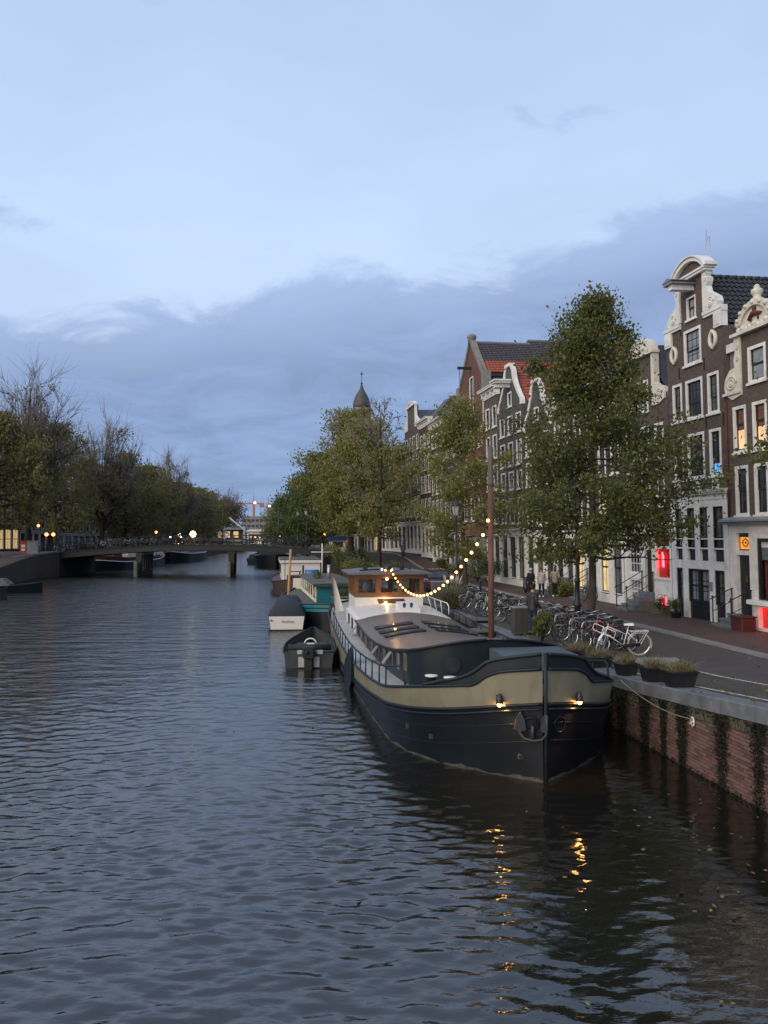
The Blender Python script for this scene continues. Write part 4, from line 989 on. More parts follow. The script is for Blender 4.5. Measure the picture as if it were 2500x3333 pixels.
h, W = row_house(57.3, 'tall dark grey house with white bell gable and orange tiled roof', near=52.3); generic(h, W, 11, [(4.4, 6.2), (6.8, 8.1), (8.5, 10.2), (10.75, 12.1), (12.75, 13.8)], 3, 'bell', M['brickD'], zb=12.9, zt=15.7, roof='roofred', panes=True, zg=4.0, zr=15.4)
HA = h
mb = MB(); c = W/2; mb.box(c-.2, c+.2, -1.1, .1, 14.1, 14.38); mb.box(c-.45, c+.45, -1.2, .1, 14.38, 14.52); mb.box(c-.55, c+.55, -1.3, .1, 14.52, 14.63); mb.build('hoist_beam', M['white'], HA)
def tile_rows(h, x0, x1, y0, y1, z0, z1, m, dx=.25, dl=.33):
    """rows of curved tiles on the slope from (x0,z0) down to (x1,z1), joined: too small to pick apart singly"""
    mb = MB(); l = math.hypot(x1-x0, z1-z0); n = int(l/dl); ux, uz = (x1-x0)/l, (z1-z0)/l; nx, nz = -uz*(1 if ux > 0 else -1), abs(ux)
    ny = int((y1-y0)/dx*3)
    for r in range(n):
        a, b = l*r/n, l*(r+1)/n + .04
        mb.rings([[(x0+ux*s+nx*(q+.05*math.sin(k*2*PI/3)**2*.8+.03), y0+(y1-y0)*k/ny, z0+uz*s+nz*(q+.05*math.sin(k*2*PI/3)**2*.8+.03)) for k in range(ny+1)] for s, q in ((a, 0.0), (b, .045))], closed=False)
    o = mb.build('roof_tiling', m, h); o['kind'] = 'stuff'; return o
tile_rows(HA, W/2, W, .4, 10.5, 15.15, 12.7, M['roofred'])
h, W = row_house(60.6, 'narrow brown house with deep white cornice next to the red gabled warehouse', near=57.4); generic(h, W, 10, [(4.4, 6.4), (7.0, 8.9), (9.4, 11.2), (11.8, 13.4)], 2, 'cornice', M['brickA'], zb=14.4, panes=True, zg=4.0, zr=16.2)
# ---- tall red brick gabled building with purple roof
def warehouse():
    h, W = row_house(68.0, 'tall red brick pointed gable building with purple slate and orange tiled roof', name='warehouse', near=60.7, cat='building', lean=.6)
    c = W/2; zb, zt = 16.35, 19.7
    hw = lambda z: W/2 if z < zb else max(.25, W/2*(1 - (z-zb)/(zt-zb)))
    wn = [(pitch-.55, pitch+.55, z0, z0+1.9) for z0 in (4.6, 7.6, 10.6) for pitch in (W*.2, W*.5, W*.8)] + [(c-.55, c+.55, 13.6, 16.7)]
    facade(h, M['brickC'], lambda z: (c-hw(z), c+hw(z)), [0, zb, zt], wn)
    for q in wn: window(h, *q, 2, 3, fw=.1, panes=False)
    body(h, W, 15, zb-.3, M['plaster'])
    mb = MB()
    for s in (-1, 1):
        mb.hexa([(c+s*(W/2+.1), -.12, zb-.3), (c+s*(W/2-.35), -.12, zb-.3), (c-s*.05, -.12, zt), (c+s*.3, -.12, zt+.1), (c+s*(W/2+.1), .35, zb-.3), (c+s*(W/2-.35), .35, zb-.3), (c-s*.05, .35, zt), (c+s*.3, .35, zt+.1)])
        mb.box(c+s*W/2-.35, c+s*W/2+.35, -.2, .4, zb-1.4, zb+.1)
    mb.lathe([(.36, zt-.2), (.36, zt+.3), (.43, zt+.38), (.36, zt+.55), (.1, zt+.68)], (c, .1, 0), 8); mb.build('gable_coping', M['gstone'], h)
    for z0, z1, m, y0, zr in ((zb+1.15, zt-.2, 'slate', .4, 0), (zb+1.15, zt+.2, 'slate', 5.0, 0)):
        f = lambda z: max(.12, W/2*(1 - (z-zb)/(zt+.25-zb)) + .1)
        mb = MB(); y1 = 5.0 if y0 < 1 else 15.2
        mb.rings([[(c+f(z0), y, z0), (c+f(z1), y, z1), (c-f(z1), y, z1), (c-f(z0), y, z0)] for y in (y0, y1)], True, True); mb.build('slate_roof', M['slate'], h)
        tile_rows(h, c+f(z1), c+f(z0), y0, y1, z1, z0, M['slate'], .3, .28)
        mb = MB(); mb.box(c-f(z1)-.05, c+f(z1)+.05, y0, y1, z1, z1+.13); mb.build('ridge_flashing', M['lead'], h)
    f0 = W/2*(1 - 1.15/(zt-zb)) + .12
    mb = MB(); mb.rings([[(W+.25, y, zb-.05), (c+f0, y, zb+1.2), (c-f0, y, zb+1.2), (-.25, y, zb-.05)] for y in (.4, 15.2)], True, True); mb.build('orange_roof', M['roofred'], h)
    tile_rows(h, c+f0, W+.28, .4, 15.2, zb+1.2, zb-.05, M['roofred'])
    mb = MB(); mb.box(W, W+.3, .3, 15.2, zb-.35, zb-.08); mb.build('gutter', M['iron'], h)
    # dormer in the purple slope
    mb = MB(); xx = c+f0-.55; mb.box(xx-1.2, xx+.25, 8.4, 8.5, zb+.9, zb+2.7); mb.box(xx-1.2, xx+.25, 10.2, 10.3, zb+.9, zb+2.7); mb.box(xx-1.4, xx+.4, 8.3, 10.4, zb+2.7, zb+2.85); d = mb.build('dormer', M['slate'], h)
    mb = MB()
    for a, b, e, g_ in ((8.5, 8.62, 1.0, 2.7), (10.08, 10.2, 1.0, 2.7), (9.3, 9.4, 1.0, 1.95), (8.62, 10.08, 2.58, 2.7), (8.62, 10.08, 1.9, 2.02), (8.62, 10.08, 1.0, 1.12)): mb.box(xx+.1, xx+.2, a, b, zb+e, zb+g_)
    mb.build('dormer_frame', M['white'], d)
    mb = MB(); mb.box(xx+.08, xx+.1, 8.5, 10.2, zb+1.0, zb+2.7); mb.build('pane', M['glass'], d)
    mb = MB(); mb.box(c-.1, c+.1, -1.2, .2, 17.35, 17.55); mb.tube([(c, -1.0, 17.4), (c, -1.0, 15.9)], .03, 5); mb.build('hoist_beam', M['iron'], h)
    mb = MB(); mb.box(0, W, -.06, .1, 0, 3.4); mb.build('plinth', M['gstone'], h)
    mb = MB(); mb.tube([(W-.15, -.1, 12), (W-.15, -.1, zb-.4)], .07, 6); mb.build('downpipe', M['white'], h)
M['gstone'] = mat('grey_sandstone', (0.19, 0.18, 0.165), 0.8, 0.3, 0.2, 4.0, 0.2, 30)
warehouse()
h, W = row_house(73.5, 'brown brick canal house with low white cornice left of the red gabled building', near=68.1); generic(h, W, 9, [(4.2, 6.2), (6.8, 8.4)], 3, 'cornice', M['brickA'], zb=10.4, zr=12.5)
h, W = row_house(78.3, 'black brick canal house with dark roof and tall white cornice', near=73.6); generic(h, W, 9, [(4.2, 6.2), (6.8, 8.6), (9.2, 10.8), (11.4, 12.8)], 3, 'cornice', M['brickB'], zb=13.6, zr=16.6)
h, W = row_house(83.3, 'dark brick canal house with projecting white cornice beside the white neck gable', near=78.4); generic(h, W, 9, [(4.2, 6.2), (6.8, 8.6), (9.2, 10.8), (11.4, 13.0)], 3, 'cornice', M['brickB'], zb=14.0, zr=16.8)
h, W = row_house(91.0, 'white neck gabled house at the far left end of the tall row', near=83.4); generic(h, W, 9, [(4.2, 6.4), (7.0, 8.8), (9.4, 11.0), (11.6, 13.2)], 4, 'neck', M['brickA'], zb=14.4, zt=16.6)
cols_ = ['brickB', 'brickA', 'brickC', 'brickB', 'brickA', 'brickD', 'brickB']
ys_ = [91.2, 97.0, 103.5, 109.6, 116.0, 123.0, 130.0, 138.0]
far_lab = ['dark brick house with white door surround and red sign, at the street bend', 'brown brick house with white ground floor behind the willow like tree', 'red brick house far along the right bank behind dark tree trunks', 'dark brick house far along the right bank with blue shop awning', 'brown house far behind the right bank trees', 'grey house far behind the right bank trees', 'dark house furthest along the right bank']
for i in range(7):
    h, W = row_house(ys_[i+1]-.1, far_lab[i], near=ys_[i]); generic(h, W, 9, [(4.2, 6.2), (6.8, 8.6), (9.2, 10.8)], 3, 'cornice', M[cols_[i]], zb=12.0 + (i % 3)*.6, zr=14.5, lit=((('g', 1),) if i % 3 == 2 else ()))
    if i == 0:
        s = MB(); s.box(.6, 1.3, -.1, -.06, 2.62, 3.0); so = s.build('shop_sign', M['rust'], h)
# ---- left bank row behind the trees
lab = ['brick house with tall yellow lit windows behind the leftmost tree', 'pale fronted house on the left bank beyond the street lamp', 'dark brick house on the left bank behind the green trees', 'red brick house on the left bank over the bridge railing', 'grey house on the left bank behind the brown tree', 'brown house on the left bank behind the russet tree', 'dark house far along the left bank', 'last house along the left bank before the cafe']
yy = [108, 117.5, 127, 138, 150, 163, 178, 194, 212]
for i in range(8):
    a, b = yy[i], yy[i+1] - .2
    xa, xb = Xl(a) - 12.5, Xl(b) - 12.5
    h = thing('canal_house', lab[i], 'house', (xa, a, zst(a) + .02), math.atan2(b-a, xb-xa), 'canal houses on the left bank'); W = math.hypot(b-a, xb-xa)
    nc = 4 if i != 2 else 3
    generic(h, W, 9, [(4.3, 6.4), (7.0, 8.9), (9.4, 11.0)], nc, ['cornice', 'cornice', 'neck'][i % 3], M[['brickC', 'brickB', 'brickA', 'brickD', 'brickB', 'brickC', 'brickD', 'brickA', 'brickB'][i]], ground='white' if i != 0 else 'brick_g', zb=12.0, zt=14.2, zr=14.0, lit=((('g', 1), ('g', 2), ('g', 3)) if i == 0 else ()), zg=4.0, panes=False)
# ------------------------------------------------------------------ trees
M['bark'] = mat('grey_brown_bark', (0.060, 0.050, 0.040), 0.9, 0.2, 0.4, 6.0, 0.6, 25, stretch=(1, 1, .3), dirt=(0.05,0.055,0.035), dscale=1.5)
M['bark_d'] = mat('dark_bark', (0.028, 0.024, 0.020), 0.9, 0.2, 0.4, 6.0, 0.6, 25, stretch=(1, 1, .3))
M['twig'] = mat('bare_twig', (0.17, 0.145, 0.13), 0.9, 0.2, 0.3, 2.0)
LG = {
 'green': leaf_mat('leaf_mid_green', [(0.0, (0.056, 0.078, 0.025)), (0.45, (0.100, 0.122, 0.037)), (0.75, (0.148, 0.150, 0.042)), (0.95, (0.18, 0.150, 0.036)), (1.0, (0.17, 0.09, 0.03))], 0.42),
 'olive': leaf_mat('leaf_olive', [(0.0, (0.135, 0.142, 0.042)), (0.5, (0.205, 0.210, 0.062)), (0.85, (0.26, 0.235, 0.070)), (1.0, (0.19, 0.13, 0.04))], 0.42),
 'dark': leaf_mat('leaf_dark_green', [(0.0, (0.055, 0.076, 0.027)), (0.6, (0.092, 0.118, 0.038)), (1.0, (0.135, 0.145, 0.046))], 0.25),
 'brown': leaf_mat('leaf_brown_green', [(0.0, (0.13, 0.115, 0.064)), (0.6, (0.18, 0.152, 0.08)), (1.0, (0.22, 0.16, 0.072))], 0.45),
 'left': leaf_mat('leaf_left_bank', [(0.0, (0.118, 0.120, 0.047)), (0.6, (0.178, 0.168, 0.064)), (1.0, (0.23, 0.185, 0.070))], 0.45)}
def tubes_np(segs, n=5):
    """segs: list of (P (k,3), r (k,)) -> V, F of all tubes"""
    Vs, Fs, b = [], [], 0
    an = 2*np.pi*np.arange(n)/n
    for P, r in segs:
        P = np.asarray(P, float); k = len(P)
        T = np.gradient(P, axis=0); T /= np.linalg.norm(T, axis=1)[:, None] + 1e-9
        up = np.where(np.abs(T[:, 2:3]) > .9, np.array([[1., 0.1, 0]]), np.array([[0, 0, 1.]]))
        A = np.cross(T, up); A /= np.linalg.norm(A, axis=1)[:, None] + 1e-9; B = np.cross(A, T)
        V = P[:, None, :] + (A[:, None, :]*np.cos(an)[None, :, None] + B[:, None, :]*np.sin(an)[None, :, None])*np.asarray(r)[:, None, None]
        i = np.arange(k*n).reshape(k, n); j = np.roll(i, -1, 1)
        Fs.append(np.stack([i[:-1], j[:-1], j[1:], i[1:]], -1).reshape(-1, 4) + b); Vs.append(V.reshape(-1, 3)); b += k*n
    return np.concatenate(Vs), np.concatenate(Fs)
def tree(name, label, x, y, H, prof, nleaf, lsize, leaf='green', tr=0.2, minz=None, seed=1, nl=26, bare=0.0, group=None, bark='bark', clump=0.33, twigs=0, z0=None, h0=None, lean=(0, 0), sub=6, offs=(0, 0), fill=0, vase=False, rag=0.0):
    """stem, limbs and sub-branches as tapered tubes; leaves in clumps along the outer branches. prof: (height, radius) pairs"""
    rg = np.random.default_rng(seed)
    z0 = zst(y) + 0.05 if z0 is None else z0
    t = thing(name, label, 'tree', (x, y, z0), 0, group)
    ph, pr = [p[0] for p in prof], [p[1] for p in prof]
    R_ = lambda h: np.interp(h, ph, pr)
    h0 = ph[0] if h0 is None else h0
    k = 14; hs = np.linspace(0, H*.97, k); wob = np.cumsum(rg.normal(0, .05, (k, 2)), 0)*np.minimum(1, hs/H*2)[:, None]*H/14
    stem = np.stack([wob[:, 0] + lean[0]*(hs/H)**1.5 + offs[0]*np.minimum(1, hs/(H*.5)), wob[:, 1] + lean[1]*(hs/H)**1.5 + offs[1]*np.minimum(1, hs/(H*.5)), hs], 1)
    sr = tr*np.maximum(.06, (1 - hs/H))**.8; sr[0] *= 1.35
    trunk = [(stem, sr)]; br = []; anchors_ = []; fine = []
    sp = lambda h: np.array([np.interp(h, hs, stem[:, i]) for i in range(3)])
    for i in range(nl):
        f = (i + rg.random()*.7)/nl; hb = h0*.8 + (H*.92 - h0*.8)*f**1.05
        phi = i*2.399 + rg.normal(0, .35); rise = (.02 + .75*f) + rg.normal(0, .08)
        he = min(H*.99, hb + rise*max(.6, R_(hb))); r = R_(he)*(0.80 + .28*rg.random())
        if rg.random() < .15 + rag: r *= .6 + .25*rg.random()
        elif rg.random() < rag: r *= 1.22
        if vase: hb = h0*.9 + (H*.55 - h0*.9)*f; he = H*(.62 + .38*rg.random()); r = R_(he)*min(1, .15 + .9*rg.random()**.7)
        s = sp(hb); e = np.array([sp(he)[0] + r*math.cos(phi), sp(he)[1] + r*math.sin(phi), he])
        m = 7; u = np.linspace(0, 1, m)[:, None]
        mid = s*(1-u) + e*u; mid[:, 2] += -.22*(he-hb)*np.sin(np.pi*u[:, 0])*1.0; mid += rg.normal(0, .035*r + .01, (m, 3))*np.sin(np.pi*u)
        rb = max(.012, tr*(1 - hb/H)*.50)*(1 - u[:, 0]*.82)
        br.append((mid, rb)); L_ = np.linalg.norm(e - s)
        ns = sub + int(rg.integers(0, 3))
        for q in range(ns):
            ft = .28 + .72*(q + rg.random())/ns; p = np.array([np.interp(ft, u[:, 0], mid[:, j]) for j in range(3)])
            dv = (e - s)/L_ + rg.normal(0, .65, 3); dv[2] += .25; dv /= np.linalg.norm(dv); l = L_*(.22 + .25*rg.random())*(1.15 - .5*ft)
            pts = p + dv*np.linspace(0, l, 4)[:, None] + rg.normal(0, l*.04, (4, 3)); pts[0] = p; pts[:, 2] += .10*l*np.linspace(0, 1, 4)**2
            br.append((pts, np.linspace(rb[0]*.30 + .006, .006, 4)))
            for w in (.45, .75, 1.0): anchors_.append(pts[0]*(1-w) + pts[-1]*w)
            for _ in range(twigs):
                w = rg.random(); b0 = pts[0]*(1-w) + pts[-1]*w; d2 = dv + rg.normal(0, .5, 3); d2[2] += .35; d2 /= np.linalg.norm(d2); l2 = l*(.4 + .7*rg.random())
                fine.append((b0 + d2*np.linspace(0, l2, 3)[:, None] + rg.normal(0, l2*.05, (3, 3)), np.array([.016, .010, .006])*(1 + .006*y)))
        anchors_ += [e, mid[-2]]
    anchors_.append(stem[-1]); anchors_.append(stem[-2])
    V, F = tubes_np(trunk, 9); link('trunk', np_mesh('trunk', V, F, M[bark], True), t)
    V, F = tubes_np(br, 5); link('branches', np_mesh('branches', V, F, M[bark], True), t)
    if fine: V, F = tubes_np(fine, 3); link('twigs', np_mesh('twigs', V, F, M['twig']), t)['kind'] = 'stuff'
    if nleaf:
        if fill:                                                   # extra twig ends filling the crown
            hf = rg.uniform(ph[0], H*.98, fill); fa = rg.uniform(0, 2*PI, fill); fr = R_(hf)*np.sqrt(rg.uniform(.12, 1.0, fill))
            keepf = rg.random(fill) < (R_(hf)/max(pr))**1.1 + .08
            anchors_ += [np.array([np.interp(h_, hs, stem[:, 0]) + r_*math.cos(a_), np.interp(h_, hs, stem[:, 1]) + r_*math.sin(a_), h_]) for h_, r_, a_, kf in zip(hf, fr, fa, keepf) if kf]
        A = np.array(anchors_)
        if bare: A = A[(A[:, 2]/H < 1 - bare) | (rg.random(len(A)) < .05)]
        wt = rg.gamma(1.3 - 2*rag, 1, len(A)); wt *= np.maximum(.25, np.hypot(A[:, 0], A[:, 1])/ (max(pr) + .1))**.5; wt /= wt.sum()
        ci = rg.choice(len(A), nleaf, p=wt); csz = (clump*(.7 + .6*rg.random(len(A))))[ci][:, None]
        P = A[ci] + rg.normal(0, 1, (nleaf, 3))*csz*np.array([1, 1, .8])
        P[:, 2] -= .1*csz[:, 0]
        keep = (P[:, 2] < H*1.02) & (P[:, 2] > (max(1.9, ph[0]*.75) if minz is None else minz + .5*rg.random(nleaf) + .12*P[:, 0])); P = P[keep]; ci = ci[keep]
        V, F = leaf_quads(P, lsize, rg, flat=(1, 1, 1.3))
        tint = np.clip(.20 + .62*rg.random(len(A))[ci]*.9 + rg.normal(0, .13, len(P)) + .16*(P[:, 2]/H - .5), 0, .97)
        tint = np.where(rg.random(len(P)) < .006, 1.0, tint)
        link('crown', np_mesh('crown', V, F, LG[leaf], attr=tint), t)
    return t
GR = 'street trees along the right quay'; GL = 'trees along the left quay'
tree('street_tree', 'big pyramid shaped green tree in front of the white fronted house', 7.4, 27.7, 12.8,
     [(2.2, 2.0), (2.8, 2.8), (4.0, 3.15), (5.4, 3.1), (6.4, 2.85), (7.9, 2.4), (9.6, 1.7), (11.2, .85), (12.1, .4), (12.9, .05)], 50000, .128, 'green', .15, 2.5, 3, nl=72, clump=.25, group=GR, sub=7, offs=(.2, 0), fill=210, h0=3.5, rag=.22)
tree('street_tree', 'slender airy olive tree before the gabled houses, above the parked car', 5.5, 52.0, 13.2,
     [(2.6, 2.0), (4.0, 2.9), (6.5, 3.1), (8.5, 2.7), (10.5, 1.9), (12.2, .9), (13.2, .1)], 20000, .17, 'olive', .17, seed=8, nl=36, clump=.36, group=GR, fill=60)
tree('street_tree', 'broad olive green tree under the church dome', -3.7, 85.0, 16.0,
     [(3.5, 2.5), (5.0, 4.6), (7.5, 5.6), (10.5, 5.4), (12.6, 4.6), (14.6, 3.2), (16.0, 1.2)], 26000, .26, 'olive', .42, seed=12, nl=48, clump=.55, group=GR, bark='bark_d', twigs=1)
tree('street_tree', 'dark trunked tree right of the broad olive tree, bushes at its foot', -2.3, 78.0, 14.6,
     [(3.5, 2.0), (5.5, 3.8), (8.0, 4.3), (10.5, 3.8), (12.6, 2.4), (14.6, .3)], 13000, .25, 'olive', .34, seed=15, nl=34, clump=.5, group=GR, bark='bark_d')
tree('street_tree', 'half bare leaning tree with thin twigs against the sky beside the dome', -0.4, 66.0, 15.4,
     [(4.0, 1.6), (6.0, 3.0), (8.5, 3.4), (11.0, 3.0), (13.5, 2.2), (15.4, .8)], 6500, .22, 'olive', .22, seed=19, nl=28, clump=.45, bare=.25, twigs=9, group=GR, bark='bark_d')
tree('street_tree', 'dark green dense tree beside the bridge railing', -8.5, 106.0, 13.5,
     [(2.6, 3.0), (4.5, 5.0), (7.0, 5.4), (9.5, 4.6), (12, 2.6), (13.5, .3)], 15000, .32, 'dark', .3, seed=23, nl=34, clump=.6, group=GR, bark='bark_d')
tree('street_tree', 'dark green tree behind the two street lamps by the bridge', -12.0, 122.0, 13.2,
     [(2.6, 3.0), (4.5, 5.2), (7.0, 5.4), (9.5, 4.4), (12, 2.4), (13.2, .3)], 13000, .34, 'dark', .3, seed=27, nl=32, clump=.62, group=GR, bark='bark_d')
for i, (u_, Y_, H_, k_, lb) in enumerate([(655, 142, 14.0, 'dark', 'leafy green tree beyond the right end of the bridge'), (632, 168, 12.5, 'green', 'mid green tree far beyond the bridge on the right bank'), (606, 200, 13.0, 'olive', 'pale feathery tree furthest along the right bank')]):
    tree('street_tree', lb, (u_ - 829.5)/1660*Y_, Y_, H_, [(2.2, 3.0), (4.5, 5.2), (7.0, 5.4), (9.5, 4.2), (H_-1.2, 1.8), (H_, .3)], 9500, .42, k_, .3, seed=40+i, nl=28, clump=.7, group=GR, bark='bark_d')
tree('street_tree', 'small leafy tree at the right edge of the picture, mostly outside it', 10.2, 15.3, 9.6,
     [(2.3, 1.0), (3.5, 2.2), (5.5, 2.75), (7.5, 2.2), (9.6, .3)], 9000, .12, 'green', .14, seed=52, nl=26, clump=.26, group=GR)
LT = [(-42.0, 83.0, 15.5, 6.2, 16000, 'left', 0.0, 1, 'leftmost green tree with thick dark trunk on the left quay'),
      (-42.8, 92.5, 20.4, 7.2, 4500, 'brown', .5, 14, 'tall bare crowned tree rising above the left bank'),
      (-46.0, 108.0, 18.0, 6.4, 13500, 'left', 0.0, 1, 'dense olive tree behind the left street lamp'),
      (-44.4, 121.0, 20.0, 6.4, 9000, 'brown', .42, 12, 'tall tree with bare fan shaped top on the left bank'),
      (-44.6, 133.0, 17.4, 6.4, 13500, 'left', 0.0, 1, 'rounded green tree over the left half of the bridge'),
      (-45.0, 146.0, 16.5, 6.6, 12000, 'left', 0.0, 1, 'mid green tree behind the left bridge pier'),
      (-45.3, 160.0, 18.3, 6.8, 8000, 'brown', .25, 14, 'brown thinning tree on the left bank beyond the bridge'),
      (-46.5, 178.0, 15.5, 7.0, 12000, 'brown', .1, 3, 'russet brown tree below the distant roof terrace'),
      (-48.0, 197.0, 15.5, 7.2, 11000, 'left', 0.0, 1, 'dull green tree left of the bright bridge light'),
      (-50.5, 216.0, 15.3, 5.0, 9000, 'dark', 0.0, 0, 'dark green tree hung with small warm lights'),
      (-50.0, 240.0, 16.0, 6.2, 5500, 'brown', .15, 14, 'round bare brown tree near the end of the canal')]
for i, (x, y, H_, r_, n_, k_, b_, tw, lb) in enumerate(LT):
    tree('quay_tree', lb, x, y, H_, [(4.0, r_*.55), (5.6, r_*.9), (H_*.42, r_*(.85 if b_ > .3 else 1)), (H_*.62, r_*.95), (H_*.82, r_*(.88 if b_ > .1 else .7)), (H_*.94, r_*(.55 if b_ > .1 else .38)), (H_, .5)], n_, .24 + .0013*y, k_, .42, seed=60+i, nl=40, clump=.34 + .0033*y, group=GL, bark='bark_d', bare=b_, twigs=tw, vase=b_ > .1)
# ------------------------------------------------------------------ the bridge across the canal
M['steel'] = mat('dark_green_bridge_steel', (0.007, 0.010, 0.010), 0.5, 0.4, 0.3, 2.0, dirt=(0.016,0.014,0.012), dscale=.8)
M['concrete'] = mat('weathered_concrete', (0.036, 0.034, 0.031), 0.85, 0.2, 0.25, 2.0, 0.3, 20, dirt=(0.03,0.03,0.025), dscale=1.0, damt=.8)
M['timber_g'] = mat('grey_green_timber', (0.12, 0.13, 0.11), 0.85, 0.2, 0.3, 3.0, stretch=(3, 3, .5))
def zdeck(x): return 3.78 - .0033*(x + 21)**2
BY0, BY1 = 90.3, 101.0
BR = thing('bridge', 'low arched steel road bridge with dark green girders crossing the canal', 'bridge', (0, 0, 0))
bx = list(np.linspace(-41.5, -3.6, 24))
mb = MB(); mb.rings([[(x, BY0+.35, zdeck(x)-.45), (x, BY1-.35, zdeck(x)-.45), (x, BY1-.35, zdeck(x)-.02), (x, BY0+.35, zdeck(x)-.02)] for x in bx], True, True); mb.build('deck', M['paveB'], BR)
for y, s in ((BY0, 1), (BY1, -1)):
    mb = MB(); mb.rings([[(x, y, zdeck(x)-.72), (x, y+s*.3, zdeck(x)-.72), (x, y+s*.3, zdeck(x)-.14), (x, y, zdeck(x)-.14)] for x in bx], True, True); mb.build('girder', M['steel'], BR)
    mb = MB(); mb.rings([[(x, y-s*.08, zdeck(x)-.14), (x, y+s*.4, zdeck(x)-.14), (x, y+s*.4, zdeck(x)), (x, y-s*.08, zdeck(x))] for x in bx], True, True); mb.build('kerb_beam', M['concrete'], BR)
    rl = MB(); pm = MB()
    for h_ in (1.08, .55): rl.tube([(x, y+s*.12, zdeck(x)+h_) for x in bx], .035, 6)
    rl.build('handrail', M['steel'], BR)
    pm.box(-.035, .035, -.03, .03, 0, 1.1); pme = pm.mesh('railing_post', M['steel'])
    for x in np.arange(-40.5, -4.2, 1.9): link('railing_post', pme, BR, (x, y+s*.12, zdeck(x)))
for i in range(5):
    x = -34; yb = BY0 + 1.6 + i*1.8; mb = MB(); mb.rings([[(x_, yb, zdeck(x_)-.8), (x_, yb+.25, zdeck(x_)-.8), (x_, yb+.25, zdeck(x_)-.45), (x_, yb, zdeck(x_)-.45)] for x_ in bx], True, True); mb.build('cross_girder', M['steel'], BR)
for px_ in (-28.8, -17.9):
    mb = MB(); zt_ = zdeck(px_) - .8
    for k in range(6):
        yy = BY0 + .5 + k*1.9; q = px_ - .165*(yy - BY0); mb.hexa([(q-.24, yy-.18, -1), (q+.24, yy-.18, -1), (q+.24, yy+.18, -1), (q-.24, yy+.18, -1), (q-.36, yy-.2, zt_), (q+.36, yy-.2, zt_), (q+.36, yy+.2, zt_), (q-.36, yy+.2, zt_)])
    S_ = -.165*(BY1-BY0-.4)
    for w_, a, b in ((.4, zt_-.28, zt_+.02), (.2, .3, .55)): mb.hexa([(px_-w_, BY0+.2, a), (px_+w_, BY0+.2, a), (px_+w_+S_, BY1-.2, a), (px_-w_+S_, BY1-.2, a), (px_-w_, BY0+.2, b), (px_+w_, BY0+.2, b), (px_+w_+S_, BY1-.2, b), (px_-w_+S_, BY1-.2, b)])
    mb.build('pier', M['steel'], BR)
    mb = MB(); mb.cbox(px_-.40, px_+.02, BY0-.6, BY0-.1, -1, 1.75, .06); mb.build('pier_fender', M['timber_g'], BR)
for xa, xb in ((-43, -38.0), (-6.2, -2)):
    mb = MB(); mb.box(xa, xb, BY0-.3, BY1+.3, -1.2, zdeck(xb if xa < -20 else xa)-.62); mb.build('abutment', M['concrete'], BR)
# left corner: splayed brick wing wall running up to the abutment
mb = MB(); mb.hexa([(-41.5, 79.5, -1), (-38.0, BY0-.3, -1), (-38.6, BY0-.1, -1), (-43, 79.8, -1), (-41.5, 79.5, 1.95), (-38.0, BY0-.3, 2.86), (-38.6, BY0-.1, 2.86), (-43, 79.8, 1.95)])
w_ = thing('wing_wall', 'weathered brick wing wall beside the left end of the bridge', 'wall'); mb.build('brickwork', M['farwall'], w_)
mb = MB(); mb.hexa([(-41.5, 79.45, 1.952), (-37.95, BY0-.35, 2.862), (-38.6, BY0-.05, 2.862), (-43, 79.85, 1.952), (-41.5, 79.45, 2.1), (-37.95, BY0-.35, 3.02), (-38.6, BY0-.05, 3.02), (-43, 79.85, 2.1)]); mb.build('coping', M['bluestone'], w_)
# ------------------------------------------------------------------ far things above the trees
ch = thing('church_tower', 'far grey church dome with spire above the olive trees', 'church tower', (-6.0, 205, 1.2))
mb = MB(); mb.lathe([(2.5, 0), (2.5, 36.8), (2.75, 37.0), (2.75, 37.6)], n=8); mb.build('drum', M['gstone'], ch)
mb = MB(); mb.lathe([(2.3, 37.6), (2.35, 38.5), (2.2, 39.5), (1.85, 40.6), (1.25, 41.7), (.65, 42.7), (.28, 43.8), (.2, 44.2)], n=16); mb.build('dome', M['domeslate'] if 'domeslate' in M else M['slate'], ch)
mb = MB(); mb.lathe([(.05, 44.0), (.32, 44.4), (.05, 44.8)], n=10); mb.tube([(0, 0, 44), (0, 0, 47.6)], .09, 6); mb.ball((0, 0, 47.0), .3, 7, 5); mb.build('spire', M['iron'], ch)
tb = thing('roof_pavilion', 'distant roof pavilion with a lit yellow corner above the left trees', 'building', (-73, 270, 1.2))
mb = MB(); mb.box(-8, 9, -3, 8, 0, 15.5); mb.build('wall', M['brickA'], tb)
mb = MB(); mb.box(-3.5, 3.6, -2, 6, 15.5, 20.2); mb.build('upper_storey', M['white'], tb)
mb = MB(); mb.box(-4, 4, -2.4, 6.4, 20.2, 22.2); mb.build('roof', M['slate'], tb)
mb = MB(); mb.box(3.7, 4.6, -2.5, -1.8, 15.5, 20.5); mb.build('lit_corner', M['lit2'], tb)
mb = MB(); mb.tube([(3.8, -1, 22), (3.8, -1, 26)], .12, 5); mb.tube([(-2, -1, 22), (-2, -1, 28)], .07, 5); mb.box(3.8, 4.6, -1.02, -.98, 24.6, 25.8); mb.build('flagpole', M['iron'], tb)
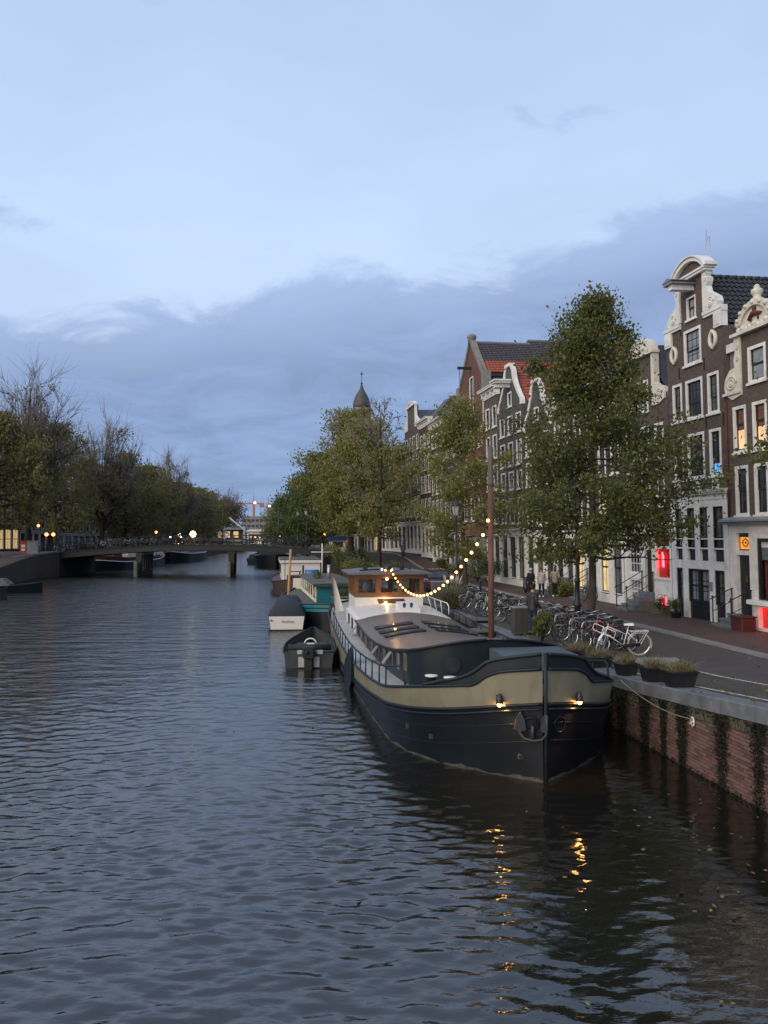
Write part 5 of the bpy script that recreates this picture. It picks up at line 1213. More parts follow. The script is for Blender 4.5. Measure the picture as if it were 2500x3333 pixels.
# long office block and station hall closing the canal
ob = thing('office_block', 'long grey office block on the horizon at the end of the canal', 'building', (-64, 420, 1.2))
mb = MB(); mb.box(-14, 40, 0, 20, 0, 14.2); mb.box(4, 9, -.5, 8, 14.2, 16); mb.box(14, 20, -.5, 8, 14.2, 15.6); mb.build('wall', M['gstone'], ob)
wmb = MB(); wmb.box(0, 1.6, -.12, -.05, 0, 1.3); wme = wmb.mesh('window', M['glass'])
for r in range(4):
    for k in range(22): link('window', wme, ob, (-13 + k*2.3, 0, 2.2 + r*3))
sh = thing('station_hall', 'white lit hall with long canopy at the far end of the canal', 'building', (-66, 330, 1.2))
mb = MB(); mb.box(2, 17, 0, 8, 0, 5.4); mb.box(-2, 5, 1, 8, 5.4, 7.2); mb.build('wall', M['white'], sh)
mb = MB(); mb.box(6, 18, -1.2, 8, 5.4, 6.2); mb.build('canopy', M['white'], sh)
mb = MB(); mb.box(8, 14, -.08, -.02, 2.2, 4.2); mb.build('window_band', M['glass'], sh)
for k in range(3):
    mb = MB(); mb.box(8.4+k*1.9, 9.3+k*1.9, -.14, -.09, 2.6, 3.6); mb.build('lit_window', M['lit'], sh)
for k, (cx, cy, hh, lb) in enumerate(((-117, 690, 33, 'distant tower crane with level jib on the horizon'), (-104, 690, 30, 'second distant tower crane partly behind the right trees'))):
    cr_ = thing('tower_crane', lb, 'crane', (cx, cy, 1.2), group='cranes on the horizon')
    mb = MB(); mb.box(-.9, .9, -.9, .9, 0, hh); mb.hexa([(-.6, -.6, hh), (.6, -.6, hh), (.6, .6, hh), (-.6, .6, hh), (-.1, -.1, hh+9), (.1, -.1, hh+9), (.1, .1, hh+9), (-.1, .1, hh+9)]); mb.build('mast', M['cranec'], cr_)
    mb = MB(); mb.box(-18 if k == 0 else -7, 9, -.6, .6, hh-1.1, hh+.1); mb.box(5, 9, -.8, .8, hh-3.2, hh-1); mb.build('jib', M['cranec'], cr_)
    mb = MB(); mb.ball((1.2, -1.4, hh), .8, 6, 5); mb.build('work_light', M['lamp_w'], cr_)
# ------------------------------------------------------------------ boats
M['navy'] = mat('navy_black_hull', (0.0050, 0.0075, 0.0125), 0.42, 0.28, 0.25, 1.5, 0.08, 8, dirt=(0.010,0.013,0.015), dscale=1.2, damt=0.45)
M['navy2'] = mat('dark_blue_grey_paint', (0.009, 0.015, 0.021), 0.4, 0.3, 0.2, 1.5, 0.05, 10)
M['khaki'] = mat('khaki_paint', (0.175, 0.163, 0.110), 0.5, 0.4, 0.12, 1.6, 0.10, 5, stretch=(1, 1, .45), dirt=(0.12,0.095,0.06), dscale=2.6, damt=.6)
M['trim'] = mat('dark_navy_trim', (0.009, 0.014, 0.020), 0.5, 0.35, 0.2, 4)
M['deckg'] = mat('light_grey_deck', (0.36, 0.36, 0.35), 0.6, 0.4, 0.12, 2.0, 0.1, 40, dirt=(0.2,0.2,0.18), dscale=1.5)
M['deckd'] = mat('dark_deck', (0.035, 0.040, 0.045), 0.6, 0.4, 0.2, 3)
M['roofbr'] = mat('brown_grey_cabin_roof', (0.140, 0.116, 0.098), 0.30, 0.5, 0.10, 1.5, 0.12, 3, dirt=(0.11,0.093,0.08), dscale=.8)
M['bwhite'] = mat('boat_white_paint', (0.62, 0.60, 0.56), 0.4, 0.45, 0.06, 1.0)
M['teak'] = mat('varnished_teak', (0.17, 0.078, 0.032), 0.35, 0.5, 0.3, 3.0, stretch=(1, 1, 8))
M['wheelroof'] = mat('grey_wheelhouse_roof', (0.12, 0.12, 0.13), 0.55, 0.4, 0.15, 2)
M['rustpole'] = mat('rusty_mast', (0.115, 0.056, 0.038), 0.75, 0.3, 0.35, 4.0, 0.2, 20, stretch=(2, 2, .5))
M['galv'] = mat('grey_mast_top', (0.105, 0.085, 0.075), 0.7, 0.4, 0.2, 6)
M['anchor'] = mat('grey_anchor_iron', (0.026, 0.030, 0.035), 0.55, 0.5, 0.25, 6)
M['rope'] = mat('pale_rope', (0.20, 0.18, 0.14), 0.9, 0.2, 0.3, 20)
M['black'] = mat('black_rubber', (0.012, 0.012, 0.013), 0.6, 0.4, 0.2, 6)
M['teal'] = mat('teal_paint', (0.008, 0.135, 0.165), 0.45, 0.5, 0.2, 2.0, dirt=(0.006,0.07,0.085), dscale=2)
M['maroon'] = mat('dark_red_boat_paint', (0.055, 0.016, 0.016), 0.5, 0.4, 0.3, 2)
M['blueb'] = mat('blue_plastic', (0.012, 0.10, 0.36), 0.4, 0.5, 0.15)
M['tarp'] = mat('dark_canvas_cover', (0.020, 0.023, 0.027), 0.7, 0.3, 0.2, 2, 0.3, 8)
M['tender'] = mat('dark_grey_tender', (0.040, 0.046, 0.050), 0.5, 0.4, 0.2, 3, dirt=(0.07,0.065,0.055), dscale=2)
M['felt'] = mat('grey_roof_felt', (0.105, 0.105, 0.10), 0.85, 0.2, 0.25, 2.0, 0.2, 30, dirt=(0.06,0.062,0.05), dscale=1.2)
M['tan'] = mat('tan_wood_pole', (0.36, 0.22, 0.09), 0.6, 0.3, 0.2, 5)
M['boatbr'] = mat('brown_barge_hull', (0.045, 0.026, 0.021), 0.55, 0.4, 0.3, 1.5)
def spl(tab):
    xs = np.array([a for a, b in tab]); ys = np.array([b for a, b in tab])
    m = np.gradient(ys, xs)
    def f(x):
        i = int(np.clip(np.searchsorted(xs, x) - 1, 0, len(xs)-2)); h = xs[i+1]-xs[i]; t = min(1, max(0, (x-xs[i])/h))
        return float((2*t**3-3*t**2+1)*ys[i] + (t**3-2*t**2+t)*h*m[i] + (-2*t**3+3*t**2)*ys[i+1] + (t**3-t**2)*h*m[i+1])
    return f
def side_strip(parent, name, m, ss, hb, z0, z1, nz=4, smooth=True, t=None, both=True):
    """hull skin between heights z0(s) and z1(s) on both sides"""
    mb = MB(); mb.smooth = smooth
    for sg in ((-1, 1) if both else (-1,)):
        rs = [[(sg*hb(s, z0(s) + (z1(s)-z0(s))*k/nz), s, z0(s) + (z1(s)-z0(s))*k/nz) for k in range(nz+1)] for s in ss]
        mb.rings(rs, closed=False)
    return mb.build(name, m, parent)
def deck(parent, m, ss, hb, z, inset=.03, name='deck', camber=.04):
    mb = MB(); mb.rings([[(o*(hb(s, z(s))-inset), s, z(s) + camber*(1-o*o)) for o in np.linspace(-1, 1, 9)] for s in ss], closed=False); mb.smooth = True
    return mb.build(name, m, parent)
# ---- the big barge
BA = math.atan(.15)
barge = thing('barge', 'long navy and khaki houseboat barge with wooden wheelhouse moored at the right quay', 'barge', (3.14, 15.09, 0), BA)
wl_ = spl([(0, .04), (.3, .42), (.63, .79), (1.15, 1.36), (2, 2.02), (2.85, 2.36), (5.1, 2.58), (8, 2.65), (17, 2.65), (20, 2.5), (22, 2.0), (23.4, 1.2), (24.2, .3)])
dk_ = spl([(0, .05), (.2, .56), (.46, 1.0), (.8, 1.38), (1.17, 1.74), (1.97, 2.30), (2.8, 2.54), (5, 2.66), (18, 2.68), (21, 2.6), (22.8, 2.2), (23.8, 1.5), (24.4, .4)])
def hbB(s, z): t = min(1, max(-.2, z/1.4)); return max(.02, wl_(min(s, 24.2))*(1-t) + dk_(min(s, 24.4))*t)
lin = lambda tab: (lambda s: itp(tab, s))
zg = spl([(0, 2.20), (.40, 2.06), (.50, 1.98), (.60, 1.86), (.70, 1.79), (.85, 1.76), (1.2, 1.69), (1.97, 1.55), (3, 1.36), (4.5, 1.15), (6.5, 1.0), (16, 1.0), (20, 1.2), (24.2, 1.6)])
zbw = spl([(0, 2.49), (.38, 2.33), (.48, 2.27), (.6, 2.12), (.75, 1.99), (.95, 1.88), (1.2, 1.80), (1.45, 1.70), (1.6, 1.65)])
zk = spl([(0, 1.52), (1, 1.26), (2.85, .98), (7.5, .52), (11, .33), (15, .22), (20, .32), (24.2, .7)])
S1 = list(np.linspace(0, 1.6, 40)) + list(np.linspace(1.7, 5, 18)) + list(np.linspace(5.5, 20, 30)) + list(np.linspace(20.4, 24.2, 14))
side_strip(barge, 'hull', M['navy'], S1, hbB, lambda s: -.6, zk, 6)
side_strip(barge, 'hull_band', M['khaki'], S1, hbB, zk, zg, 4)
Sb = [s for s in S1 if s <= 1.6]
side_strip(barge, 'bulwark', M['navy2'], Sb, hbB, zg, zbw, 3)
hin = lambda s, z: max(.01, hbB(s, z) - .07)
side_strip(barge, 'bulwark_inside', M['navy2'], Sb[1:], hin, lambda s: zg(s) - .2, zbw, 2)
def rail_on(name, zf, r, ss, m='trim', out=.015, dz=0):
    mb = MB()
    for sg in (-1, 1): mb.tube([(sg*(hbB(s, zf(s)) + out), s - (.012 if s < .3 else 0), zf(s) + dz) for s in ss], r, 7)
    return mb.build(name, M[m], barge)
rail_on('gunwale_rail', zg, .034, S1); rail_on('bulwark_cap', zbw, .036, Sb); rail_on('rubbing_strake', zk, .032, S1); rail_on('rubbing_strake', zk, .024, S1, dz=-.10)
for z_ in (.36, .71): rail_on('plate_seam', lambda s, z_=z_: zk(s) - z_, .007, [s for s in S1 if .02 < s < 7], out=.002, m='navy2')
mb = MB(); mb.tube([(0, -.03, -.6), (0, -.035, 1.5), (0, -.03, 2.51)], .038, 8); mb.build('stem_post', M['trim'], barge)
wl2 = MB()
for sg in (-1, 1): wl2.rings([[(sg*(hbB(s, z) + .004), s - .004, z) for z in (-.1, .05 + .03*math.sin(s*7) + .015*math.sin(s*23))] for s in S1], closed=False)
wl2.build('waterline_scum', M['scum'] if 'scum' in M else mat('waterline_scum', (0.055, 0.058, 0.048), .8, .3, .5, 6), barge)
zd = lambda s: (zg(s) if s > 1.2 else 1.66 - .0*s) - .07
deck(barge, M['deckd'], [s for s in S1 if .15 < s <= 3.4], lambda s, z: min(hbB(s, 1.6), hbB(s, z)), zd, .05)
deck(barge, M['deckg'], [s for s in S1 if s >= 3.3], hbB, zd, .05)
# coach roof
ze_ = spl([(3.3, 2.05), (4.1, 1.98), (6.2, 1.70), (8.5, 1.47), (10.9, 1.33), (13.5, 1.34), (16.0, 1.44), (19.6, 1.56)])
cw = lambda s: 1.9 if s >= 4.6 else 1.9*max(0.0, 1 - ((4.6 - s)/1.2)**2.4)**(1/2.4)
SR = list(4.6 - 1.199*np.cos(np.linspace(0, PI/2, 18))) + list(np.linspace(4.9, 15.9, 24))
rz_ = lambda s, o: ze_(s) + .30*(1 - min(1, abs(o)/1.95)**1.7)*min(1, (s - 3.0)/1.0 + .55)
mb = MB(); mb.smooth = True; mb.rings([[(o*(cw(s)+.05), s - (.05 if s < 4 else 0), rz_(s, o*cw(s))) for o in np.linspace(-1, 1, 17)] for s in SR], closed=False); mb.build('cabin_roof', M['roofbr'], barge)
mb = MB(); mb.smooth = True
for sg in (-1, 1): mb.rings([[(sg*cw(s), s, min(zd(s), ze_(s)-.2) - .15), (sg*cw(s), s, rz_(s, cw(s)) - .01)] for s in SR], closed=False)
s0_ = SR[0]; w0_ = cw(s0_); mb.add([(-w0_, s0_, 1.1), (w0_, s0_, 1.1), (w0_, s0_, rz_(s0_, w0_) - .01), (0, s0_, rz_(s0_, 0) - .01), (-w0_, s0_, rz_(s0_, w0_) - .01)], [(0, 1, 2, 3, 4)]); mb.build('cabin_side', M['navy2'], barge)
mb = MB()
for sg in (-1, 1): mb.tube([(sg*(cw(s)+.05), s - .05*(s < 4), rz_(s, cw(s))) for s in SR], .035, 6)
mb.build('roof_rim', M['trim'], barge)
# front porthole
def arc_s(o):  # cabin front position for a lateral offset
    lo, hi = 3.4, 4.6
    for _ in range(30):
        md = (lo+hi)/2
        if cw(md) < abs(o): lo = md
        else: hi = md
    return hi
def disc_on(parent, name, m, o, z, r, sfun, push, th=.03, n=20):
    s0 = sfun(o); e = .05; t = Vector((2*e, sfun(o+e) - sfun(o-e), 0)).normalized(); nn = Vector((t.y, -t.x, 0))
    if nn.y > 0: nn = -nn
    c = Vector((o, s0, z)) + nn*push; rings = []
    mb = MB(); mb.rings([[c + nn*k + t*(r*math.cos(a)) + Vector((0, 0, r*math.sin(a))) for a in np.linspace(0, 2*PI, n+1)[:-1]] for k in (0, th)], True, True)
    return mb.build(name, m, parent), c, t, nn
po, c, t_, nn = disc_on(barge, 'porthole', M['trim'], -1.0, 1.72, .20, arc_s, .005)
disc_on(po, 'pane', M['glass'], -1.0, 1.72, .15, arc_s, .036, .006)
# port and starboard cabin windows, some tilted open
M['winframe'] = mat('bronze_window_frame', (0.16, 0.135, 0.11), 0.5, 0.4, 0.15)
for sg in (-1, 1):
    for i, s in enumerate([4.75, 5.8, 6.95, 8.3, 9.7, 11.1, 12.7, 14.1, 15.3]):
        hgt = min(.42, ze_(s) - zd(s) - .12); hgt = max(hgt, .24); zc_ = ze_(s) - .07 - hgt/2
        e = MB(); x = sg*1.905; w = .17
        for (a, b, c_, d_) in ((-w, w, hgt/2-.035, hgt/2), (-w, w, -hgt/2, -hgt/2+.035), (-w, -w+.035, -hgt/2+.035, hgt/2-.035), (w-.035, w, -hgt/2+.035, hgt/2-.035)): e.box(min(x, x+sg*.03), max(x, x+sg*.03), s+a, s+b, zc_+c_, zc_+d_)
        f = e.build('cabin_window', M['winframe'], barge)
        p = MB(); p.box(min(x, x+sg*.008), max(x, x+sg*.008), s-w+.03, s+w-.03, zc_-hgt/2+.03, zc_+hgt/2-.03); p.build('pane', M['glass2'] if i in (1, 2, 7) else M['glass'], f)
        if i in (2, 4, 8):
            q = MB(); a = .6; q.hexa([(x+sg*.03, s-w, zc_+hgt/2-.01), (x+sg*.03, s+w, zc_+hgt/2-.01), (x+sg*.05, s+w, zc_+hgt/2-.01), (x+sg*.05, s-w, zc_+hgt/2-.01), (x+sg*(.03+hgt*.55), s-w, zc_+hgt/2-hgt*.75), (x+sg*(.03+hgt*.55), s+w, zc_+hgt/2-hgt*.75), (x+sg*(.05+hgt*.55), s+w, zc_+hgt/2-hgt*.75), (x+sg*(.05+hgt*.55), s-w, zc_+hgt/2-hgt*.75)])
            o = q.build('open_flap', M['skyglass'] if 'skyglass' in M else M['lead'], f)
# skylights in the roof
for sg in (-1, 1):
    for s in (10.7, 11.85, 13.0):
        mb = MB(); a, b = .2, 1.55; f = lambda o, s_, k: (sg*o, s_, rz_(s_, o) + k)
        for (o0, o1, s0, s1) in ((a, b, s-.28, s-.22), (a, b, s+.22, s+.28), (a, a+.06, s-.22, s+.22), (b-.06, b, s-.22, s+.22)):
            mb.hexa([f(o0, s0, -.02), f(o1, s0, -.02), f(o1, s1, -.02), f(o0, s1, -.02), f(o0, s0, .07), f(o1, s0, .07), f(o1, s1, .07), f(o0, s1, .07)])
        k = mb.build('skylight', M['trim'], barge)
        p = MB(); p.rings([[f(o, s-.22, .055) for o in np.linspace(a+.06, b-.06, 5)], [f(o, s+.22, .055) for o in np.linspace(a+.06, b-.06, 5)]], closed=False); p.build('pane', M['glass3'], k)
# white aft cabin
z0c = lambda s: ze_(s) - .0
mb = MB(); ss = list(np.linspace(15.85, 19.6, 8))
mb.rings([[(-1.93, s, zd(s)-.2), (-1.93, s, z0c(s)+.03), (-1.75, s, z0c(s)+.09), (-.8, s, z0c(s)+.19), (0, s, z0c(s)+.23), (.8, s, z0c(s)+.19), (1.75, s, z0c(s)+.09), (1.93, s, z0c(s)+.03), (1.93, s, zd(s)-.2)] for s in ss], True, True); mb.build('aft_cabin', M['bwhite'], barge)
for sg in (-1, 1):
    for s in (17.0, 18.3):
        mb = MB(); x = sg*1.94; mb.hexa([(x, s-.2, zd(s)+.05), (x+sg*.02, s-.2, zd(s)+.05), (x+sg*.02, s+.2, zd(s)+.05), (x, s+.2, zd(s)+.05), (x, s-.2, z0c(s)-.05), (x+sg*.02, s-.2, z0c(s)-.05), (x+sg*.02, s+.2, z0c(s)-.05), (x, s+.2, z0c(s)-.05)]); mb.build('side_door', M['trim'], barge)
hb_ = MB(); hb_.hexa([(-.05, 16.6, 1.6), (.85, 16.6, 1.6), (.85, 17.7, 1.6), (-.05, 17.7, 1.6), (-.02, 16.65, 1.78), (.82, 16.65, 1.78), (.82, 17.65, 2.02), (-.02, 17.65, 2.02)]); k = hb_.build('deck_hatch', M['bwhite'], barge)
for x in (.25, .55):
    mb = MB(); mb.rings([[(x + .07*math.cos(a)+.06*math.sin(a), 17.15 + .32*math.sin(a), 1.905 + .32*math.sin(a)*.24 + q) for a in np.linspace(0, 2*PI, 15)[:-1]] for q in (-.01, .006)], True, True); mb.build('hatch_glass', M['glass'], k)
# wheelhouse
WS0, WS1, WW = 19.55, 22.3, 1.53
wh = MB(); wh.box(-WW, WW, WS0, WS1, 1.1, 2.06); wh.build('wheelhouse_base', M['bwhite'], barge)
mb = MB(); mb.hexa([(-.42, WS0-.02, 1.62), (.78, WS0-.02, 1.62), (.78, WS0+.01, 1.62), (-.42, WS0+.01, 1.62), (-.55, WS0-.02, 1.98), (.66, WS0-.02, 1.98), (.66, WS0+.01, 1.98), (-.55, WS0+.01, 1.98)]); mb.build('front_hatch', M['boatbr'], barge)
mb = MB()
for z0_, z1_ in ((2.06, 2.2), (2.94, 3.1)):
    mb.box(-WW-.02, WW+.02, WS0-.02, WS0+.09, z0_, z1_); mb.box(-WW-.02, WW+.02, WS1-.09, WS1+.02, z0_, z1_)
    for sg in (-1, 1): mb.box(min(sg*WW, sg*(WW-.1)), max(sg*WW, sg*(WW-.1)), WS0+.09, WS1-.09, z0_, z1_)
for x in (-1.5, -.5, .47, 1.5):
    for s in (WS0+.035, WS1-.035): mb.box(x-.055, x+.055, s-.05, s+.05, 2.2, 2.94)
for s in (20.45, 21.4):
    for sg in (-1, 1): mb.box(sg*(WW-.05)-.05, sg*(WW-.05)+.05, s-.05, s+.05, 2.2, 2.94)
mb.build('wheelhouse_frame', M['teak'], barge)
for a, b in ((-1.445, -.555), (-.445, .415), (.525, 1.445)):
    for s in (WS0, WS1-.07):
        fm = MB()
        for (x0, x1, z0_, z1_) in ((a, b, 2.2, 2.26), (a, b, 2.88, 2.94), (a, a+.06, 2.26, 2.88), (b-.06, b, 2.26, 2.88)): fm.box(x0, x1, s-.005, s+.055, z0_, z1_)
        f = fm.build('wheelhouse_window', M['teakl'] if 'teakl' in M else M['teak'], barge)
        p = MB(); p.add([(a+.06, s+.02, 2.26), (b-.06, s+.02, 2.26), (b-.06, s+.02, 2.88), (a+.06, s+.02, 2.88)], [(0, 1, 2, 3)]); p.build('pane', M['clear'], f)
mb = MB(); mb.box(-WW+.1, WW-.1, WS0+.1, WS1-.1, 2.06, 2.08); mb.box(.2, .9, WS0+.25, WS0+.6, 2.08, 2.3); mb.ball((-.85, 20.6, 2.45), .24, 8, 6, (1, .6, 1.3)); mb.tube([(.3, 20.3, 2.1), (.3, 20.3, 2.62)], .04, 6); mb.build('wheelhouse_interior', M['blind'], barge)
mb = MB(); mb.rings([[(-1.86, s, 3.08), (1.86, s, 3.08), (1.86, s, 3.15), (.9, s, 3.235), (0, s, 3.26), (-.9, s, 3.235), (-1.86, s, 3.15)] for s in (19.1, 22.75)], True, True); mb.build('wheelhouse_roof', M['wheelroof'], barge)
mb = MB(); mb.tube([(-1.3, 19.9, 3.25), (-.4, 19.9, 3.28)], .04, 6); mb.cbox(-1.15, -.95, 19.8, 20.0, 3.2, 3.4, .02); mb.cbox(.55, .75, 20, 20.2, 3.25, 3.45, .02); mb.ball((-.02, 19.9, 3.3), .2, 8, 6); mb.tube([(.75, 20, 3.42), (1.0, 19.8, 3.3)], .035, 6); mb.build('roof_fittings', M['iron'], barge)
M['cabinlamp'] = emit_mat('cabin_lamp', (1.0, 0.62, 0.22), 14.0)
mb = MB(); mb.ball((-.18, WS0-.07, 1.80), .055, 8, 6); mb.build('cabin_lamp', M['cabinlamp'], barge)
mb = MB(); mb.ball((-.12, WS0-.09, 2.86), .05, 8, 6); mb.build('cabin_lamp', M['cabinlamp'], barge)
def lamp(kind, loc, e, col, parent=None, rad=.05, rot=None, spot=None):
    ld = bpy.data.lights.new('lamp_light', kind); ld.energy = e; ld.color = col; ld.shadow_soft_size = rad
    if spot: ld.spot_size = spot; ld.spot_blend = .6
    lo = bpy.data.objects.new('lamp_light', ld); COL.objects.link(lo); lo.location = loc
    if rot: lo.rotation_euler = rot
    if parent: lo.parent = parent
    return lo
WARM = (1.0, 0.55, 0.2)
lamp('POINT', (-.18, WS0-.35, 1.95), 5, WARM, barge)
# handrail on both sides
for sg in (-1, 1):
    ssr = list(np.arange(2.6, 21.5, 1.05)); s0_ = ssr[0]
    mb = MB(); hr_ = lambda s: zg(s) + .45
    mb.tube([(sg*(hbB(2.25, 1.5)-.06), 2.25, zg(2.25)), (sg*(hbB(2.5, 1.5)-.06), 2.45, zg(2.5)+.36), (sg*(hbB(2.6, 1.5)-.06), 2.62, hr_(2.6))] + [(sg*(hbB(s, 1.5)-.06), s, hr_(s)) for s in ssr[1:]], .026, 6)
    mb.build('handrail', M['trim'] if sg < 0 else M['trim'], barge)
    pm = MB(); pm.tube([(0, 0, 0), (0, 0, .45)], .02, 6); pme = pm.mesh('stanchion', M['trim'])
    for s in ssr[1:]: link('stanchion', pme, barge, (sg*(hbB(s, 1.5)-.06), s, zg(s)))
mb = MB(); mb.tube([(1.85, 15.9, 1.62), (1.85, 15.9, 1.95), (1.85, 16.2, 2.05), (1.62, 19.4, 2.12)], .025, 6)
for s in (17, 18, 19): mb.tube([(1.83, s, 1.5), (1.83 - .06*(s-16), s, 2.07)], .02, 5)
mb.build('cabin_rail', M['bwhite'], barge)
mb = MB(); mb.tube([(-2.35, 20.6, 1.2), (-2.45, 20.8, 3.1)], .022, 6); fp_ = mb.build('flagstaff', M['teak'], barge)
mb = MB(); mb.smooth = True; mb.rings([[(-2.44 + k*.02, 20.79 - k*.01, 2.95 - k*.32), (-2.36 + k*.055 + .02*math.sin(k*2), 20.85, 2.85 - k*.30), (-2.30 + k*.075, 20.74 + .05*math.sin(k*3), 2.70 - k*.27)] for k in range(6)], closed=False); mb.build('furled_flag', M['bwhite'], fp_)
# leeboard on the port side
mb = MB(); out = [(9.15, 1.16), (9.25, 1.32), (9.5, 1.34), (10.2, 1.05), (11.2, .7), (11.7, .25), (11.6, -.05), (11.0, -.2), (10.0, -.1), (9.35, .3)]
mb.rings([[(-2.74 - k, s, z) for s, z in out] for k in (0, .07)], True, True); mb.build('leeboard', M['trim'], barge)
# bollards, mast, hatch, coil, anchor, bow lamps
for o in (-1.78, -1.42):
    for sg in (1, -1):
        mb = MB(); mb.lathe([(.14, 1.2), (.11, 1.3), (.10, 1.66), (.145, 1.70)], (sg*o, 2.25 if o < -1.6 else 1.98, 0), 12); b_ = mb.build('bollard', M['trim'], barge)
        mb = MB(); mb.lathe([(.148, 1.70), (.148, 1.725), (.05, 1.735)], (sg*o, 2.25 if o < -1.6 else 1.98, 0), 12); mb.build('bollard_cap', M['bwhite'], b_)
mb = MB(); mb.tube([(0.03, 3.75, 1.3), (.03, 3.75, 6.0)], [.075, .07], 12); mb.build('mast', M['rustpole'], barge)
mb = MB(); mb.tube([(.03, 3.75, 6.0), (.03, 3.75, 6.1), (.03, 3.75, 6.95), (.03, 3.75, 7.02)], [.07, .068, .064, .035], 12); mb.build('mast_top', M['galv'], barge)
mb = MB(); mb.rings([[(-.15, s, 1.3), (-.15, s, z), (1.55, s, z), (1.55, s, 1.3)] for s, z in ((1.75, 1.86), (1.8, 1.99), (1.92, 2.09), (2.1, 2.12), (3.3, 2.14))], True, True); h_ = mb.build('companion_hatch', M['hatchg'] if 'hatchg' in M else mat('slate_grey_steel', (.075, .09, .105), .42, .5, .12, 2), barge)
mb = MB(); mb.box(1.0, 1.42, 1.66, 1.72, 1.74, 1.78); mb.build('hatch_handle', M['bwhite'], h_)
mb = MB(); mb.box(.25, 1.2, 1.735, 1.752, 1.35, 1.68); mb.build('hatch_door', M['trim'], h_)
mb = MB()
for k in range(4): mb.tube([(-.52 + .13*math.cos(a), 1.72 + .05*k, 1.80 + .2*math.sin(a)) for a in np.linspace(.3, 2*PI-.2, 14)], .018, 5)
mb.build('rope_coil', M['bwhite'], barge)
def surf(o, z):
    lo, hi = 0, 6
    for _ in range(30):
        md = (lo+hi)/2
        if hbB(md, z) < abs(o): lo = md
        else: hi = md
    return hi
A = lambda o, z, d=.07: (o, surf(o, z) - d*1.3, z)
mb = MB(); mb.tube([A(-.49, 1.34), A(-.51, 1.12), A(-.49, .96, .1), A(-.42, .86, .12), A(-.26, .83, .12), A(-.12, .86, .13), A(-.045, .96, .14), A(-.03, 1.12, .13), A(-.035, 1.34, .12)], .028, 7)
for o in (-.49, -.035):
    z = lambda k: A(o + k[0], k[1], .12); p = [z((0, 1.38)), z((-.07, 1.24)), z((-.10, 1.03)), z((0, .99)), z((.10 if o < -.2 else .03, 1.03)), z((.07 if o < -.2 else .025, 1.24))]; q = [(a, b + .05, c) for a, b, c in p]; mb.rings([p, q], True, True)
mb.tube([A(-.27, .86, .1), A(-.27, 1.12, .1)], [.05, .032], 7)
mb.build('anchor', M['anchor'], barge)
mb = MB(); mb.tube([A(-.27 + .13*math.cos(a), 1.12 + .13*math.sin(a), .03) for a in np.linspace(0, 2*PI, 17)[:-1]], .025, 6, closed=True); mb.build('hawse_pipe', M['navy'], barge)
mb = MB(); mb.tube([A(.34 + .13*math.cos(a), 1.08 + .15*math.sin(a), .01) for a in np.linspace(0, 2*PI, 17)[:-1]], .016, 6, closed=True); mb.build('hawse_pipe', M['navy'], barge)
for o, z in ((-.42, .46), (-1.9, .55), (-2.28, .62)):
    mb = MB(); p = A(o, z, .01); mb.cbox(p[0]-.06, p[0]+.06, p[1]-.01, p[1]+.08, z-.05, z+.05, .015); mb.build('discharge_plate', M['anchor'], barge)
M['bowlamp'] = emit_mat('bow_lamp', (1.0, 0.50, 0.14), 26.0)
for o in (-.84, .80):
    z = 1.60; s = surf(o, z); mb = MB(); mb.lathe([(.075, z-.10), (.07, z), (.045, z+.06), (.02, z+.09)], (o, s-.10, 0), 10, cap=False); mb.box(o-.03, o+.03, s-.1, s+.02, z+.01, z+.05); l_ = mb.build('bow_lamp', M['iron'], barge)
    mb = MB(); mb.ball((o, s-.11, z-.115), .048, 8, 6); mb.build('lamp_bulb', M['bowlamp'], l_)
    lamp('SPOT', (o, s-.15, z-.08), 70, (1.0, 0.46, 0.13), barge, .03, (R(14), 0, 0), R(120))
# mooring rope from the bow to a ring in the wall
mr = thing('mooring_rope', 'pale mooring rope hanging from the barge bow to a white ring on the brick wall', 'rope')
p0, p1 = Vector((5.05, 16.5, 1.72)), Vector((Xq(16.75) - .06, 16.75, .98)); p1 = Vector((Xq(15.7)-.06, 15.7, 1.08))
mb = MB(); mb.tube([p0*(1-t) + p1*t - Vector((0, 0, .28*4*t*(1-t)*.5)) for t in np.linspace(0, 1, 14)], .009, 5); mb.build('rope', M['rope'], mr)
mb = MB(); mb.tube([p1 + Vector((.0, .07*math.cos(a), .09*math.sin(a) - .05)) for a in np.linspace(0, 2*PI, 15)[:-1]], .016, 6, closed=True); mb.tube([p1 + Vector((.02, -.05, 0)), p1 + Vector((-.05, .0, -.1)), p1 + Vector((.0, .08, -.02))], .016, 5); mb.build('wall_ring', M['bwhite'], mr)
# string of bulbs from the wheelhouse to the mast
sl_ = thing('string_lights', 'string of glowing warm bulbs sagging from the wheelhouse to the mast', 'string lights')
bm_ = barge.matrix_basis
pa = bm_ @ Vector((0, 19.0, 3.32)); pb = bm_ @ Vector((-.08, 3.65, 5.05))
def sag(t): p = pa*(1-t) + pb*t; p.z -= 4*1.36*t*(1-t)*(1 - .12*(t-.5)); return p
mb = MB(); mb.tube([sag(t) for t in np.linspace(0, 1, 40)], .009, 5); mb.tube([pb, bm_ @ Vector((-.12, 3.65, 5.25))], .009, 5)
mb.tube([bm_ @ Vector((-.25 + .6*k/5, 19.05 + .0*k, 3.30 + .05*math.sin(k))) for k in range(6)], .009, 5); mb.build('cable', M['black'], sl_)
bb = MB(); bb.ball((0, 0, -.055), .040, 8, 6); bme_ = bb.mesh('bulb', M['bulb'])
